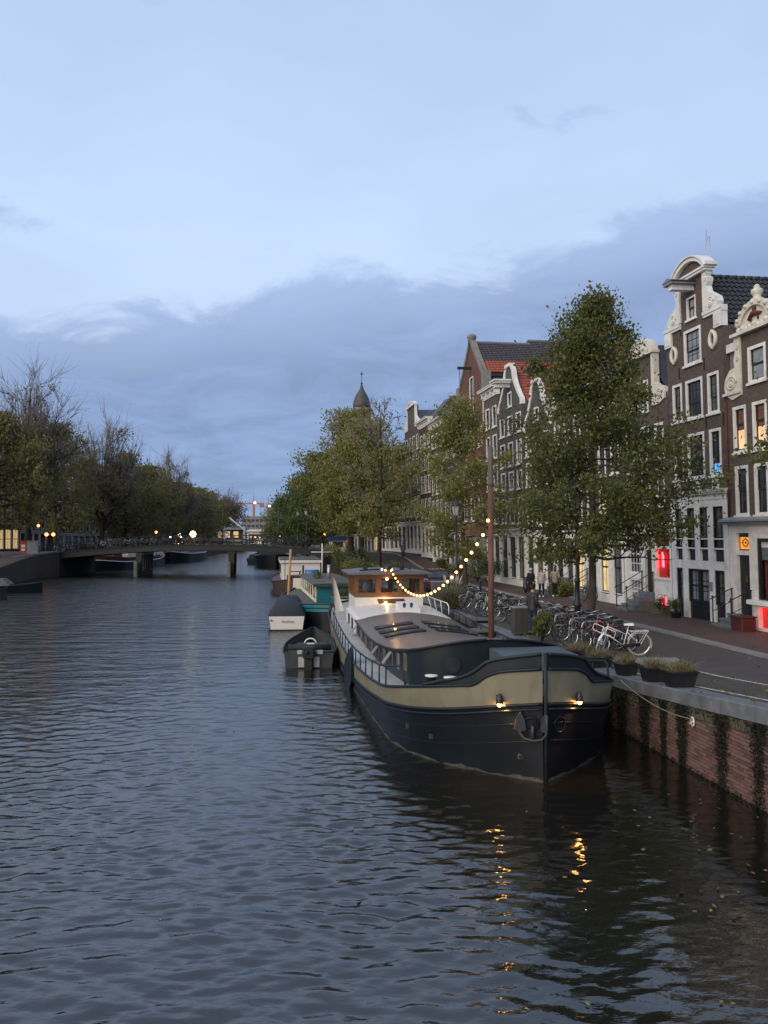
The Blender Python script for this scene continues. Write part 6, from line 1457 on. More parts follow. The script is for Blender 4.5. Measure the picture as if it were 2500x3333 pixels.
# equal spacing along the wire
pts_ = [sag(t) for t in np.linspace(0, 1, 300)]; acc = 0; last = pts_[0]; link('bulb', bme_, sl_, pts_[0][:])
for p in pts_[1:]:
    acc += (p - last).length; last = p
    if acc > .58: link('bulb', bme_, sl_, p[:]); acc = 0
for q in ((-.4, 19.1, 3.36), (-.25, 19.08, 3.33), (.05, 19.1, 3.36), (-.08, 3.62, 5.22)): link('bulb', bme_, sl_, (bm_ @ Vector(q))[:])
# ---- generic hulls
def boat(label, X, Y, rz, Ln, hb, zs, m, name='boat', cat='boat', group='boats moored in the canal', bluff=2.2, stern=.8, wlk=.88, zrise=.3, near='stern'):
    """simple hull: transom or rounded end near (s=0) and a bow at s=Ln"""
    t = thing(name, label, cat, (X, Y, 0), rz, group)
    def half(s):
        u = min(1, max(0, s/Ln))
        a = stern + (1-stern)*min(1, u/.25)**.7 if near == 'stern' else min(1, (u/.16))**.5
        b = max(0.0, 1 - max(0, (u-.45)/.55)**bluff)
        return hb*a*b + .015
    zf = lambda s: zs + zrise*max(0, (s/Ln - .5)/.5)**2 + (zrise*.6*max(0, 1 - s/Ln/.25)**2 if near != 'stern' else 0)
    f = lambda s, z: half(s)*(wlk + (1-wlk)*max(0, min(1, z/zs)))
    ss = list(np.linspace(0, Ln, 26)) if near == 'stern' else list(Ln*(np.linspace(0, 1, 30)**1.3))
    side_strip(t, 'hull', m, ss, f, lambda s: -.3, zf, 5)
    if near == 'stern':
        mb = MB(); mb.add([(-f(0, -.3), 0, -.3), (f(0, -.3), 0, -.3), (f(0, zs), -.04, zf(0)), (-f(0, zs), -.04, zf(0)), (-f(0, -.3), .05, -.3), (f(0, -.3), .05, -.3), (f(0, zs), .02, zf(0)), (-f(0, zs), .02, zf(0))], [(0, 1, 2, 3), (4, 7, 6, 5), (3, 2, 6, 7), (0, 4, 5, 1)]); mb.build('transom', m, t)
    mb = MB()
    for sg in (-1, 1): mb.tube([(sg*(f(s, zf(s))+.01), s, zf(s)) for s in ss], .035, 6)
    if near == 'stern': mb.tube([(-f(0, zs), 0, zf(0)), (f(0, zs), 0, zf(0))], .035, 6)
    mb.build('gunwale', M['trim'], t)
    return t, f, zf, ss
# open dark tender with outboard
t, f, zf, ss = boat('dark grey open tender with outboard motor tied beside the barge', -2.72, 28.0, R(3.5), 5.0, .98, .56, M['tender'], name='tender', zrise=.32, stern=.9)
fi = lambda s, z: max(.01, f(s, z) - .05)
side_strip(t, 'inner_hull', M['tender'], ss[:-1], fi, lambda s: .12, zf, 2)
deck(t, M['deckd'], ss[:-1], fi, lambda s: .14, .0, 'floor', 0)
mb = MB(); mb.box(-.85, .85, 1.3, 1.65, .14, .42); mb.box(-.6, .6, 3.1, 3.4, .14, .45); mb.build('bench', M['tender'], t)
mb = MB(); mb.tube([(-.78, .35, .70), (.80, .35, .70)], .115, 12); mb.build('rolled_cover', M['tarp'], t)
mb = MB(); mb.tube([(.02 + .22*math.cos(a), 1.0, .74 + .2*math.sin(a)) for a in np.linspace(.1, PI-.1, 10)], .03, 6); mb.box(-.12, .16, .95, 1.2, .4, .75); mb.build('steering_console', M['bwhite'], t)
mb = MB(); mb.cbox(-.21, .21, -.42, -.06, .42, .82, .05); mb.cbox(-.15, .15, -.36, -.1, -.25, .42, .04); mb.ball((-.06, -.44, .62), .07, 7, 5); mb.build('outboard_motor', M['black'], t)
for q in ((-.38, -.17, .05, .42), (.17, .38, .05, .42), (-.42, -.24, .52, .66), (.28, .5, .52, .66)):
    mb = MB(); mb.box(q[0], q[1], -.1, -.045, q[2], q[3]); mb.build('transom_plate', M['deckg'], t)
mb = MB(); mb.tube([(.9, .6, .58), (1.1, .9, .3), (1.35, 1.5, .25), (1.6, 2.0, .8)], .012, 5); mb.tube([(.97, 1.6, .58), (1.5, 2.3, .95)], .012, 5); mb.build('painter_rope', M['rope'], t)
# white launch under a dark cover
t, f, zf, ss = boat('white launch under a dark canvas cover, stern towards the viewer', -4.92, 39.0, R(5), 5.4, .95, .72, M['bwhite'], name='launch', zrise=.25, stern=.92, wlk=.84)
mb = MB(); mb.smooth = True
rs = []
for s, w, z in ((-.02, .90, .80), (.15, .90, .95), (1.1, .82, 1.25), (2.6, .66, 1.52), (3.0, .62, 1.55), (3.6, .56, 1.35), (4.6, .32, 1.05), (5.2, .08, .98)):
    g_ = zf(s) + .02; wo_ = f(s, .7) + .03; rs.append([(-wo_, s, g_ - .06), (-wo_*.98, s, g_ + .05), (-w*.9, s, z - .12), (-w*.7, s, z), (0, s, z + .03), (w*.7, s, z), (w*.9, s, z - .12), (wo_*.98, s, g_ + .05), (wo_, s, g_ - .06)])
mb.rings(rs, True, True, closed=False); mb.build('canvas_cover', M['tarp'], t)
mb = MB(); mb.box(-.9, .9, -.05, .06, -.1, .06); mb.build('boot_stripe', M['tarp'], t)
text_mesh('name_lettering', 'Andrea', .21, M['lead'], t, (.05, -.045, .46), (PI/2 - .06, 0, 0), .004)
mb = MB(); mb.box(-.80, -.73, -.075, -.04, .48, .56); mb.build('tail_light', M['rust'], t)
mb = MB()
for sg in (-1, 1): mb.tube([(sg*(f(s, .5)+.02), s, .47) for s in np.linspace(0, 4.6, 10)], .045, 6)
mb.build('rubbing_strake', M['tarp'], t)
# teal houseboat
t, f, zf, ss = boat('teal and cream houseboat with grey roof moored behind the barge', -2.35, 39.3, R(10.5), 18.0, 2.4, .95, M['navy'], name='houseboat', near='bow', zrise=.25)
nb = [s for s in ss if s < 2.2]
side_strip(t, 'bow_bulwark', M['teal'], nb, lambda s, z: f(s, .9) + .02, lambda s: zf(s) - .18, lambda s: zf(s) + .22, 2)
deck(t, M['felt'], ss[2:-2], f, lambda s: zf(s) - .06, .03)
mb = MB()
for sg in (-1, 1): mb.tube([(sg*(f(s, .9)+.01), s, zf(s) + (.22 if s < 2.2 else .02)) for s in ss], .05, 6)
mb.build('rail_cap', M['deckd'], t)
mb = MB(); mb.box(-.65, 1.7, 4.6, 15.5, .9, 2.0); mb.build('cabin', M['teal'], t)
mb = MB(); mb.box(-.70, -.651, 4.7, 15.4, 1.0, 1.95); cs = mb.build('cream_side', M['cream'], t)
for s in np.arange(5.3, 15, 1.5):
    mb = MB(); mb.box(-.73, -.701, s, s+.62, 1.25, 1.85); mb.build('window', M['glass'], t)
for s in np.arange(4.75, 15.3, .75):
    mb = MB(); mb.box(-.725, -.7, s-.03, s+.03, 1.0, 1.25); mb.build('side_batten', M['bwhite'], cs)
mb = MB(); mb.rings([[(-.85, s, 1.98), (1.85, s, 1.98), (1.85, s, 2.06), (.5, s, 2.16), (-.85, s, 2.06)] for s in (4.35, 15.8)], True, True); mb.build('cabin_roof', M['felt'], t)
mb = MB(); mb.box(-.87, 1.87, 4.3, 4.36, 1.9, 2.08); mb.build('roof_fascia', M['deckd'], t)
for k in range(5):
    mb = MB(); mb.box(-.6, 1.65, 4.585, 4.6, 1.0+.18*k, 1.16+.18*k); mb.build('front_board', M['teal'], t)
mb = MB(); mb.box(.15, 1.4, 3.2, 4.4, .9, 1.35); mb.build('fore_cabin', M['teal'], t)
mb = MB(); mb.box(.1, 1.45, 3.1, 4.45, 1.35, 1.42); mb.build('fore_cabin_roof', M['felt'], t)
mb = MB(); mb.box(.3, 1.3, 3.17, 3.2, 1.0, 1.28); mb.build('fore_window', M['cream'], t)
mb = MB(); mb.box(-1.2, -.4, 15.6, 16.4, .9, 1.75); mb.build('cream_locker', M['cream'], t)
mb = MB(); mb.tube([(.45, 8.2, 2.05), (.45, 8.2, 3.0)], .11, 9); mb.build('stove_pipe', M['zinc'], t)
mb = MB(); mb.tube([(-.74, 4.8, 1.8), (-.78, 4.8, 1.4), (-.74, 4.9, 1.25), (-.78, 5.0, 1.5), (-.74, 5.0, 1.78)], .04, 6); mb.build('rope_coil', M['tan'], t)
mb = MB(); mb.box(-.55, .1, .9, 1.4, .95, 1.12); mb.box(.55, .75, 1.2, 1.4, .95, 1.2); mb.build('foredeck_box', M['bwhite'], t)
rgp = np.random.default_rng(8)
def bush(parent, name, c, r, n, size, leaf, sq=(1, 1, 1), up=False, kind=None):
    P = rgp.normal(0, .45, (n, 3)); P = P/np.maximum(1, np.linalg.norm(P, axis=1)[:, None])*r*np.array(sq) + np.array(c)
    V, F = leaf_quads(P, size, rgp, flat=(.4, .4, 1.6) if up else None)
    o = link(name, np_mesh(name, V, F, LG[leaf], attr=np.clip(rgp.normal(.4, .22, len(F)), 0, .97)), parent)
    if kind: o['kind'] = kind
    return o
bush(t, 'roof_plants', (-.1, 9.0, 2.25), .35, 160, .12, 'green', up=True)
bush(t, 'deck_plants', (.65, 4.0, 1.58), .5, 300, .12, 'green', (1.2, .8, .6), up=True)
# dark red boat with white cabin, in front of the bridge
t, f, zf, ss = boat('dark red hulled boat with a long white cabin near the bridge', -6.6, 60.5, BA, 18, 2.2, 1.05, M['boatbr'], name='houseboat', near='bow', zrise=.5)
deck(t, M['maroon'], ss[1:-1], f, lambda s: zf(s) - .08, .04)
mb = MB(); mb.box(-1.35, 2.0, 6.5, 15, .9, 2.45); mb.build('cabin', M['bwhite'], t)
mb = MB(); mb.box(-1.5, 2.15, 6.3, 15.2, 2.45, 2.66); mb.build('roof_fascia', M['bwhite'], t)
mb = MB(); mb.box(-1.5, 2.15, 6.3, 15.2, 2.662, 2.74); mb.build('roof', M['felt'], t)
for s in (8, 10, 12):
    mb = MB(); mb.box(-1.37, -1.351, s, s+1.0, 1.4, 2.2); mb.build('window', M['glass'], t)
mb = MB(); mb.box(-.9, 1.0, 3.4, 5.6, .95, 1.45); mb.build('hatch', M['maroon'], t)
mb = MB(); mb.tube([(.55, 3.9, 1.65), (1.75, 3.9, 1.65)], .30, 12); mb.build('blue_barrel', M['blueb'], t)
mb = MB(); mb.box(-.8, .3, 4.2, 4.4, 1.75, 1.82); mb.box(-.7, -.6, 4.25, 4.35, 1.45, 1.75); mb.box(.1, .2, 4.25, 4.35, 1.45, 1.75); mb.box(.35, .5, 4, 4.2, 1.4, 2.3); mb.tube([(-1.1, 3.5, 1), (-1.1, 3.5, 3.0)], .03, 5); mb.build('deck_gear', M['iron'], t)
mb = MB(); mb.tube([(1.9, 2.4, 1.0), (1.9, 2.4, 4.15)], .05, 7); mb.tube([(1.0, 2.4, 3.45), (2.9, 2.4, 3.45)], .035, 6); mb.build('signal_mast', M['bwhite'], t)
# tan pole
tp = thing('mooring_pole', 'tan wooden pole standing in the water behind the covered white launch', 'pole', (-5.75, 45.5, 0))
mb = MB(); mb.tube([(0, 0, -1), (.22, .1, 4.0)], .075, 8); mb.build('pole', M['tan'], tp)
# long flat sloop at the left edge
t, f, zf, ss = boat('low grey sloop with a pale cover at the left edge of the picture', -35.0, 64.0, R(-78), 6.2, 1.1, .62, M['navy'], name='sloop', zrise=.25)
mb = MB(); mb.rings([[(-.95, s, zf(s)), (-.7, s, z), (.7, s, z), (.95, s, zf(s))] for s, z in ((.4, .7), (.6, 1.15), (3.2, 1.2), (3.8, .72))], True, True); mb.build('cover', M['felt'], t)
deck(t, M['deckd'], ss[1:-1], f, lambda s: zf(s) - .05, .03)
t, f, zf, ss = boat('white bowed small boat cut off by the left edge of the picture', -31.6, 57.6, R(-80), 3.2, .8, .5, M['tarp'], name='dinghy', zrise=.4)
deck(t, M['bwhite'], ss[1:-1], f, lambda s: zf(s) - .04, .03)
# boats beyond the bridge
t, f, zf, ss = boat('brown barge with white stripe and cream cabin under the left arch of the bridge', -39.2, 104.5, R(-6), 24, 2.5, 1.7, M['navy'], name='barge', near='bow', zrise=.6, cat='barge')
side_strip(t, 'hull_band', M['maroon'], ss, lambda s, z: f(s, z) + .015, lambda s: zf(s) - .55, zf, 2)
mb = MB()
for sg in (-1, 1): mb.tube([(sg*(f(s, 1.6)+.05), s, zf(s) - .6) for s in ss], .07, 6)
mb.build('white_stripe', M['bwhite'], t); deck(t, M['maroon'], ss[1:-1], f, lambda s: zf(s) - .1, .05)
mb = MB(); mb.box(-1.9, 1.9, 6, 19, 1.6, 2.7); mb.build('cabin', M['cream'], t)
mb = MB(); mb.box(-1.5, 1.5, 2.5, 5, 1.6, 2.2); mb.build('hold_cover', M['boatbr'], t)
t, f, zf, ss = boat('dark barge with white edged bow further beyond the bridge', -37.2, 134.0, R(-4), 20, 2.3, 1.7, M['navy'], name='barge', near='bow', zrise=.7, cat='barge')
mb = MB()
for sg in (-1, 1): mb.tube([(sg*(f(s, 1.6)+.05), s, zf(s) - .1) for s in ss], .08, 6)
mb.build('white_stripe', M['bwhite'], t); deck(t, M['maroon'], ss[1:-1], f, lambda s: zf(s) - .1, .05)
t, f, zf, ss = boat('small dark covered boat seen under the bridge right of the pier', -21.2, 127, R(10), 7, 1.45, .9, M['tarp'], name='sloop', zrise=.2)
mb = MB(); mb.rings([[(-1.2, s, zf(s)), (-.95, s, z), (.95, s, z), (1.2, s, zf(s))] for s, z in ((.1, 1.0), (.4, 1.7), (4.5, 1.6), (6, 1.0))], True, True); mb.build('cover', M['tarp'], t)
t, f, zf, ss = boat('big black hulled barge in the shadow under the right end of the bridge', -15.6, 111.0, R(12), 22, 2.7, 1.8, M['navy'], name='barge', near='bow', zrise=.5, cat='barge')
deck(t, M['deckd'], ss[1:-1], f, lambda s: zf(s) - .1, .05)
mb = MB(); mb.box(-1.9, 1.9, 6, 18, 1.6, 2.6); mb.build('cabin', M['deckd'], t)
# fallen leaves drifting on the water
rgf = np.random.default_rng(31); P = []
while len(P) < 110:
    y = 8 + 16*rgf.random()**1.4; x = Xq(y) - abs(rgf.normal(0, 2.6)) - .3
    if y > 14.6 and abs(x - (3.14 - .15*(y-15.1))) < 2.9: continue
    P.append((x, y, .025))
P = np.array(P); n = len(P); a = rgf.uniform(0, 2*PI, n); sz = .022 + .03*rgf.random(n)
dx = np.stack([np.cos(a)*sz, np.sin(a)*sz, rgf.normal(0, .006, n)], 1); dyv = np.stack([-np.sin(a)*sz*.6, np.cos(a)*sz*.6, rgf.normal(0, .006, n)], 1)
V = np.stack([P - dx, P + dyv, P + dx, P - dyv], 1).reshape(-1, 3)
fm = leaf_mat('fallen_leaf', [(0, (.06, .045, .022)), (.6, (.13, .105, .055)), (1, (.22, .17, .05))], 0.1)
fo = link('floating_leaves', np_mesh('floating_leaves', V, np.arange(4*n).reshape(n, 4), fm, attr=rgf.random(n))); fo['kind'] = 'stuff'
# ------------------------------------------------------------------ bicycles
M['tyre'] = mat('black_tyre', (0.014, 0.014, 0.014), 0.8, 0.3, 0.2)
M['tyrew'] = mat('cream_tyre', (0.42, 0.39, 0.32), 0.8, 0.3, 0.15, 5)
M['chrome'] = mat('bike_chrome', (0.45, 0.46, 0.47), 0.25, 0.5, 0.1, 5, metal=0.9)
FR = {k: mat('bike_frame_' + k, c, 0.35, 0.5, 0.12, 6) for k, c in (('black', (.012, .012, .014)), ('green', (.012, .045, .035)), ('grey', (.12, .125, .13)), ('blue', (.018, .04, .10)), ('orange', (.42, .075, .018)), ('white', (.66, .66, .66)), ('silver', (.33, .34, .35)), ('maroon', (.07, .012, .014)))}
def wheel_mb(m, seg=20, spokes=12):
    ring = lambda r: [(r*math.cos(a), 0, r*math.sin(a)) for a in np.linspace(0, 2*PI, seg+1)[:-1]]
    m.mi = 0; m.tube(ring(.335), .021, 5, closed=True); m.mi = 1; m.tube(ring(.312), .012, 4, closed=True)
    for k in range(spokes): a = 2*PI*k/spokes; m.tube([(0, .02*(-1)**k, 0), (.31*math.cos(a), 0, .31*math.sin(a))], .0028, 3, False)
    m.tube([(0, -.05, 0), (0, .05, 0)], .022, 6)
def bike_parts(steer=0.0, tw=False):
    """meshes of one bicycle: frame faces +x, wheels on the ground at z=0"""
    ca, sa = math.cos(steer), math.sin(steer); H_ = Vector((.42, 0, .80)); ax = Vector((-.30, 0, .95)).normalized()
    rot = Matrix.Rotation(steer, 3, ax)
    S = lambda p: H_ + rot @ (Vector(p) - H_)
    out = {}
    m = MB(); bb, st, he, hd = (-.08, 0, .29), (-.20, 0, .78), (.40, 0, .86), (.46, 0, .66); ra = (-.55, 0, .335)
    m.tube([bb, st], .017, 6); m.tube([hd, bb], .018, 6); m.tube([he, (-.165, 0, .62)], .016, 6); m.tube([he, hd], .022, 6)
    for y in (-.055, .055): m.tube([(bb[0], y*.6, bb[2]), (ra[0], y, ra[2])], .011, 5); m.tube([(st[0]+.03, y*.3, st[2]-.08), (ra[0], y, ra[2])], .009, 5)
    m.tube([(-.20, 0, .78), (-.225, 0, .90)], .013, 6)
    out['frame'] = (m, 'frame')
    m = MB(); fw = S((.58, 0, .335))
    for y in (-.05, .05): m.tube([S((.46, 0, .66)), S((.47, y, .60)), S((.58, y, .335))], .011, 5)
    m.tube([S((.40, 0, .86)), S((.375, 0, 1.0))], .014, 6); out['fork'] = (m, 'frame')
    m = MB(); m.tube([S(p) for p in ((.20, -.29, 1.06), (.30, -.27, 1.09), (.40, -.15, 1.05), (.37, 0, 1.02), (.40, .15, 1.05), (.30, .27, 1.09), (.20, .29, 1.06))], .012, 6); out['handlebar'] = (m, 'chrome')
    m = MB()
    for y in (-.29, .29): m.tube([S((.15, y, 1.045)), S((.25, y*.97, 1.075))], .019, 6)
    out['grip'] = (m, 'tyre')
    m = MB(); m.rings([[(x, w*o, .90 + h*(1-abs(o)) + .0) for o in (-1, -.6, 0, .6, 1)] + [(x, 0, .875)] for x, w, h in ((-.36, .085, .05), (-.30, .10, .06), (-.20, .075, .055), (-.08, .03, .045))], True, True); out['saddle'] = (m, 'tyre')
    m = MB()
    for y in (-.06, .06): m.tube([(-.24, y, .72), (-.80, y, .73)], .008, 4); m.tube([(-.78, y, .73), (-.57, y*1.2, .35)], .007, 4)
    for x in (-.30, -.5, -.70, -.80): m.tube([(x, -.06, .73), (x, .06, .73)], .007, 4)
    out['carrier'] = (m, 'steelb')
    m = MB(); arc = [(-.55 + .375*math.cos(a), 0, .335 + .375*math.sin(a)) for a in np.linspace(R(20), R(200), 12)]
    m.rings([[(p[0], y, p[2]) for y in (-.028, 0, .028)] for p in arc], closed=False)
    out['rear_mudguard'] = (m, 'frame')
    m = MB(); m.rings([[S((.58 + .375*math.cos(a), y, .335 + .375*math.sin(a))) for y in (-.028, 0, .028)] for a in np.linspace(R(35), R(185), 10)], closed=False); out['front_mudguard'] = (m, 'frame')
    m = MB(); m.tube([(-.08, -.09, .29), (-.08, .09, .29)], .02, 6); m.tube([(-.08, .08, .29), (.03, .08, .17)], .011, 5); m.tube([(-.08, -.08, .29), (-.19, -.08, .41)], .011, 5); m.box(-.02, .08, .08, .17, .16, .185); m.box(-.24, -.14, -.17, -.08, .40, .425); m.tube([(-.08, .045, .29), (-.55, .045, .335)], .05, 6); out['crank'] = (m, 'tyre')
    m = MB(); m.tube([(-.12, -.06, .27), (-.20, -.20, .0)], .009, 5); out['kickstand'] = (m, 'chrome')
    return out, S, rot
BIKE, _S, _r = bike_parts(0.0)
wmb = MB(); wheel_mb(wmb); WHEEL = wmb.mesh('wheel', [M['tyre'], M['chrome']])
BMAT = {'frame': FR['black'], 'chrome': M['chrome'], 'tyre': M['tyre'], 'steelb': M['iron']}
BMESH = {k: m.mesh(k, BMAT[t]) for k, (m, t) in BIKE.items()}
def bicycle(label, x, y, rz, colr='black', lean=0.0, group='bicycles parked along the quay', z=None):
    zz = (zst(y) + .07) if z is None else z
    b = thing('bicycle', label, 'bicycle', (x, y, zz), rz, group, rx=lean)
    for k, (m, t) in BIKE.items():
        o = link(k, BMESH[k], b)
        if t == 'frame': slot_mat(o, FR[colr])
    link('wheel', WHEEL, b, (-.55, 0, .335)); link('wheel', WHEEL, b, (.58, 0, .335), (0, .4, 0))
    return b
qx = lambda y, o: Xq(y) + o
rb = random.Random(5)
B1 = [(33.0, 1.5, 'black', 'black city bicycle nearest the mast in the far row of bicycles'), (33.8, 1.3, 'silver', 'silver bicycle with pale front tyre just left of the mast'), (34.7, 1.45, 'green', 'dark green bicycle in the far bicycle row behind the mast'), (35.5, 1.3, 'grey', 'grey bicycle in the middle of the far bicycle row'),
      (36.4, 1.4, 'black', 'black bicycle beside the silver one in the far bicycle row'), (37.3, 1.3, 'silver', 'silver bicycle near the tall plume grass'), (38.4, 1.5, 'blue', 'dark blue bicycle second furthest in the far row'), (39.6, 1.4, 'black', 'black bicycle furthest along the quay beside the red lamp post'),
      (31.2, 1.2, 'green', 'green bicycle directly behind the tall brown mast'), (30.3, 1.6, 'silver', 'silver bicycle between the mast and the standing man'), (29.4, 1.9, 'black', 'black bicycle behind the grey metal cabinet')]
for i, (y, o, c, lb) in enumerate(B1): bicycle(lb, qx(y, o), y, PI + .15 + rb.uniform(-.28, .28), c, rb.uniform(-.14, .14))
B2 = [(28.3, 2.0, 'black', 'black bicycle with raised handlebar right behind the standing man'), (27.2, 1.5, 'grey', 'grey bicycle parked behind the green bush'), (26.6, 2.1, 'black', 'black bicycle leaning on a steel hoop right of the green bush'), (25.9, 1.7, 'maroon', 'dark red bicycle between steel hoops'), (25.3, 2.2, 'black', 'black bicycle in front of the street lamp foot'),
      (24.7, 1.5, 'grey', 'grey blue bicycle with large front wheel above the grass planters'), (24.4, 2.1, 'orange', 'orange framed bicycle in front of the lamp post'), (23.9, 1.6, 'black', 'black bicycle between the orange one and the white one'), (23.4, 1.9, 'black', 'black bicycle standing directly behind the white bicycle')]
for i, (y, o, c, lb) in enumerate(B2): bicycle(lb, qx(y, o), y, PI + .35 + rb.uniform(-.35, .35), c, rb.uniform(-.14, .14))
# the white bicycle, front wheel turned to the viewer, with a front rack
wb = thing('bicycle', 'white bicycle with front rack and cream tyres at the quay edge', 'bicycle', (6.96, 22.75, zst(22.75) + .08), PI + .02, 'bicycles parked along the quay', rx=R(-7))
parts, S_, rt_ = bike_parts(R(52))
for k, (m, t) in parts.items():
    mt = {'frame': FR['white'], 'chrome': M['iron'], 'tyre': M['tyre'], 'steelb': FR['white']}[t]
    m.build(k, FR['white'] if k == 'saddle' else mt, wb)
WW2 = MB(); wheel_mb(WW2, 24, 16); wme2 = WW2.mesh('wheel', [M['tyrew'], M['chrome']])
link('wheel', wme2, wb, (-.55, 0, .335)); fw_ = link('wheel', wme2, wb); fw_.matrix_local = Matrix.Translation(S_((.58, 0, .335))) @ rt_.to_4x4()
m = MB()
for y in (-.17, .17):
    c = (.70, y, .80); ring = [(.10, .11), (.10, -.11), (-.08, -.11), (-.08, .11)]
    m.tube([S_((.62, c[1] + a*1.3, .80 + b*1.1)) for a, b in ((-.11, .09), (.11, .09), (.13, .05), (.13, -.07), (.10, -.1), (-.10, -.1), (-.13, -.07), (-.13, .05))], .012, 5, closed=True)
m.tube([S_((.60, -.05, .88)), S_((.60, -.05, .62))], .012, 5); m.tube([S_((.60, .05, .88)), S_((.60, .05, .62))], .012, 5); m.tube([S_((.50, 0, .86)), S_((.62, 0, .86))], .014, 5); m.build('front_rack', FR['white'], wb)
m = MB(); m.ball(S_((.34, 0, 1.02)), .11, 8, 6, (.7, 1.6, .8)); m.build('handlebar_bag', M['tarp'], wb)
bicycle('dark bicycle leaning by the stone stair behind the tree trunk', 10.9, 41.0, 1.75, 'black', .1, z=zst(41) + .1)
# hoops the bicycles are locked to
hm = MB(); hm.tube([(-.45, 0, 0), (-.45, 0, .68), (-.40, 0, .76), (-.32, 0, .80), (.32, 0, .80), (.40, 0, .76), (.45, 0, .68), (.45, 0, 0)], .024, 7); hm.tube([(-.45, 0, .42), (.45, 0, .42)], .016, 6); hme = hm.mesh('bike_hoop', M['zinc'])
HL = ['first from the green bush', 'second from the green bush', 'beside the orange bicycle', 'behind the standing man', 'beside the grey cabinet', 'right of the mast', 'left of the mast', 'in the middle of the far bicycle row', 'nearest the plume grass']
for y, lb in zip((26.9, 25.6, 24.6, 28.6, 29.8, 30.9, 33.4, 35.1, 37.0), HL):
    tag(link('bike_hoop', hme, None, (qx(y, 1.75), y, zst(y) + .07), (0, 0, .2)), 'grey steel bicycle hoop ' + lb, 'bike rack', 'steel bicycle hoops on the quay')
# bicycles along both railings of the bridge, each one joined mesh: too small to show their parts
lo = MB()
for k, (m_, t_) in BIKE.items():
    b0 = len(lo.v); lo.v += m_.v; lo.f += [tuple(b0 + i for i in f) for f in m_.f]; lo.m += [{'frame': 0, 'chrome': 2, 'tyre': 1, 'steelb': 1}[t_]]*len(m_.f); lo.sm += m_.sm
for cx in (-.55, .58):
    b0 = len(lo.v); lo.v += [(p[0]+cx, p[1], p[2]+.335) for p in wmb.v]; lo.f += [tuple(b0 + i for i in f) for f in wmb.f]; lo.m += [1 if k == 0 else 2 for k in wmb.m]; lo.sm += wmb.sm
lome = lo.mesh('bicycle', [FR['black'], M['tyre'], M['iron']])
cl = ['black', 'black', 'grey', 'green', 'black', 'blue', 'silver', 'maroon', 'black', 'white']
ORD = 'zeroth first second third fourth fifth sixth seventh eighth ninth tenth eleventh twelfth thirteenth fourteenth fifteenth sixteenth seventeenth eighteenth nineteenth'.split()
def ordinal(n):
    if n < 20: return ORD[n]
    t_ = {2: 'twent', 3: 'thirt', 4: 'fort', 5: 'fift', 6: 'sixt', 7: 'sevent', 8: 'eight', 9: 'ninet'}[n//10]
    return t_ + 'ieth' if n % 10 == 0 else t_ + 'y-' + ORD[n % 10]
nb_ = 0; x = -39.0
while x < -8:
    for yy_, dy_ in ((BY0 + .62, 0), (BY0 + 1.25, 0), (BY0 + 1.9, .0)):
        if rb.random() < (.95 if yy_ < BY0 + 1 else .62):
            c = rb.choice(cl); xx = x + rb.uniform(-.3, .3)
            o = link('bicycle', lome, None, (xx, yy_, zdeck(xx) + .0), (rb.uniform(-.15, .15), 0, rb.choice((0, PI)) + rb.uniform(-.5, .5))); slot_mat(o, FR[c], 0)
            nb_ += 1; tag(o, '%s bicycle on the far bridge, %s from the left in the parked row' % ('dark' if c == 'black' else {'maroon': 'dark red', 'silver': 'silver grey'}.get(c, c), ordinal(nb_)), 'bicycle', 'bicycles on the bridge')
    x += rb.uniform(.95, 1.5)
# ------------------------------------------------------------------ planters and plants
M['tub'] = mat('black_plastic_tub', (0.012, 0.012, 0.014), 0.5, 0.45, 0.3, 4, dirt=(0.03,0.028,0.022), dscale=3)
M['soil'] = mat('dark_soil', (0.025, 0.019, 0.013), 0.95, 0.1, 0.3, 10)
LG['straw'] = leaf_mat('dry_straw', [(0, (.10, .085, .04)), (.5, (.20, .165, .085)), (1, (.30, .26, .15))], .25)
LG['plume'] = leaf_mat('plume_grass', [(0, (.09, .10, .04)), (.6, (.20, .19, .09)), (1, (.38, .34, .24))], .3)
rgp = np.random.default_rng(77)
def grass(parent, name, c, w, l, h, n, leaf, wid=.010, droop=.5):
    """thin bent blades"""
    P = np.stack([rgp.uniform(-w, w, n), rgp.uniform(-l, l, n), np.zeros(n)], 1) + np.array(c)
    d = rgp.normal(0, droop, (n, 3)); d[:, 2] = 1; d /= np.linalg.norm(d, axis=1)[:, None]; hh = (h*(.45 + .75*rgp.random(n)))[:, None]
    s = np.cross(d, rgp.normal(size=(n, 3))); s /= np.linalg.norm(s, axis=1)[:, None]; s *= wid
    bend = rgp.normal(0, .25, (n, 3))*hh; bend[:, 2] = -abs(bend[:, 2])*.5
    p1 = P + d*hh*.55; p2 = P + d*hh + bend
    V = np.stack([P - s, P + s, p1 + s*.8, p1 - s*.8, p2 + s*.25, p2 - s*.25], 1).reshape(-1, 3); i = np.arange(n)*6
    F = np.concatenate([np.stack([i, i+1, i+2, i+3], 1), np.stack([i+3, i+2, i+4, i+5], 1)])
    o = link(name, np_mesh(name, V, F, LG[leaf], attr=np.tile(rgp.random(n), 2)), parent); o['kind'] = 'stuff'; return o
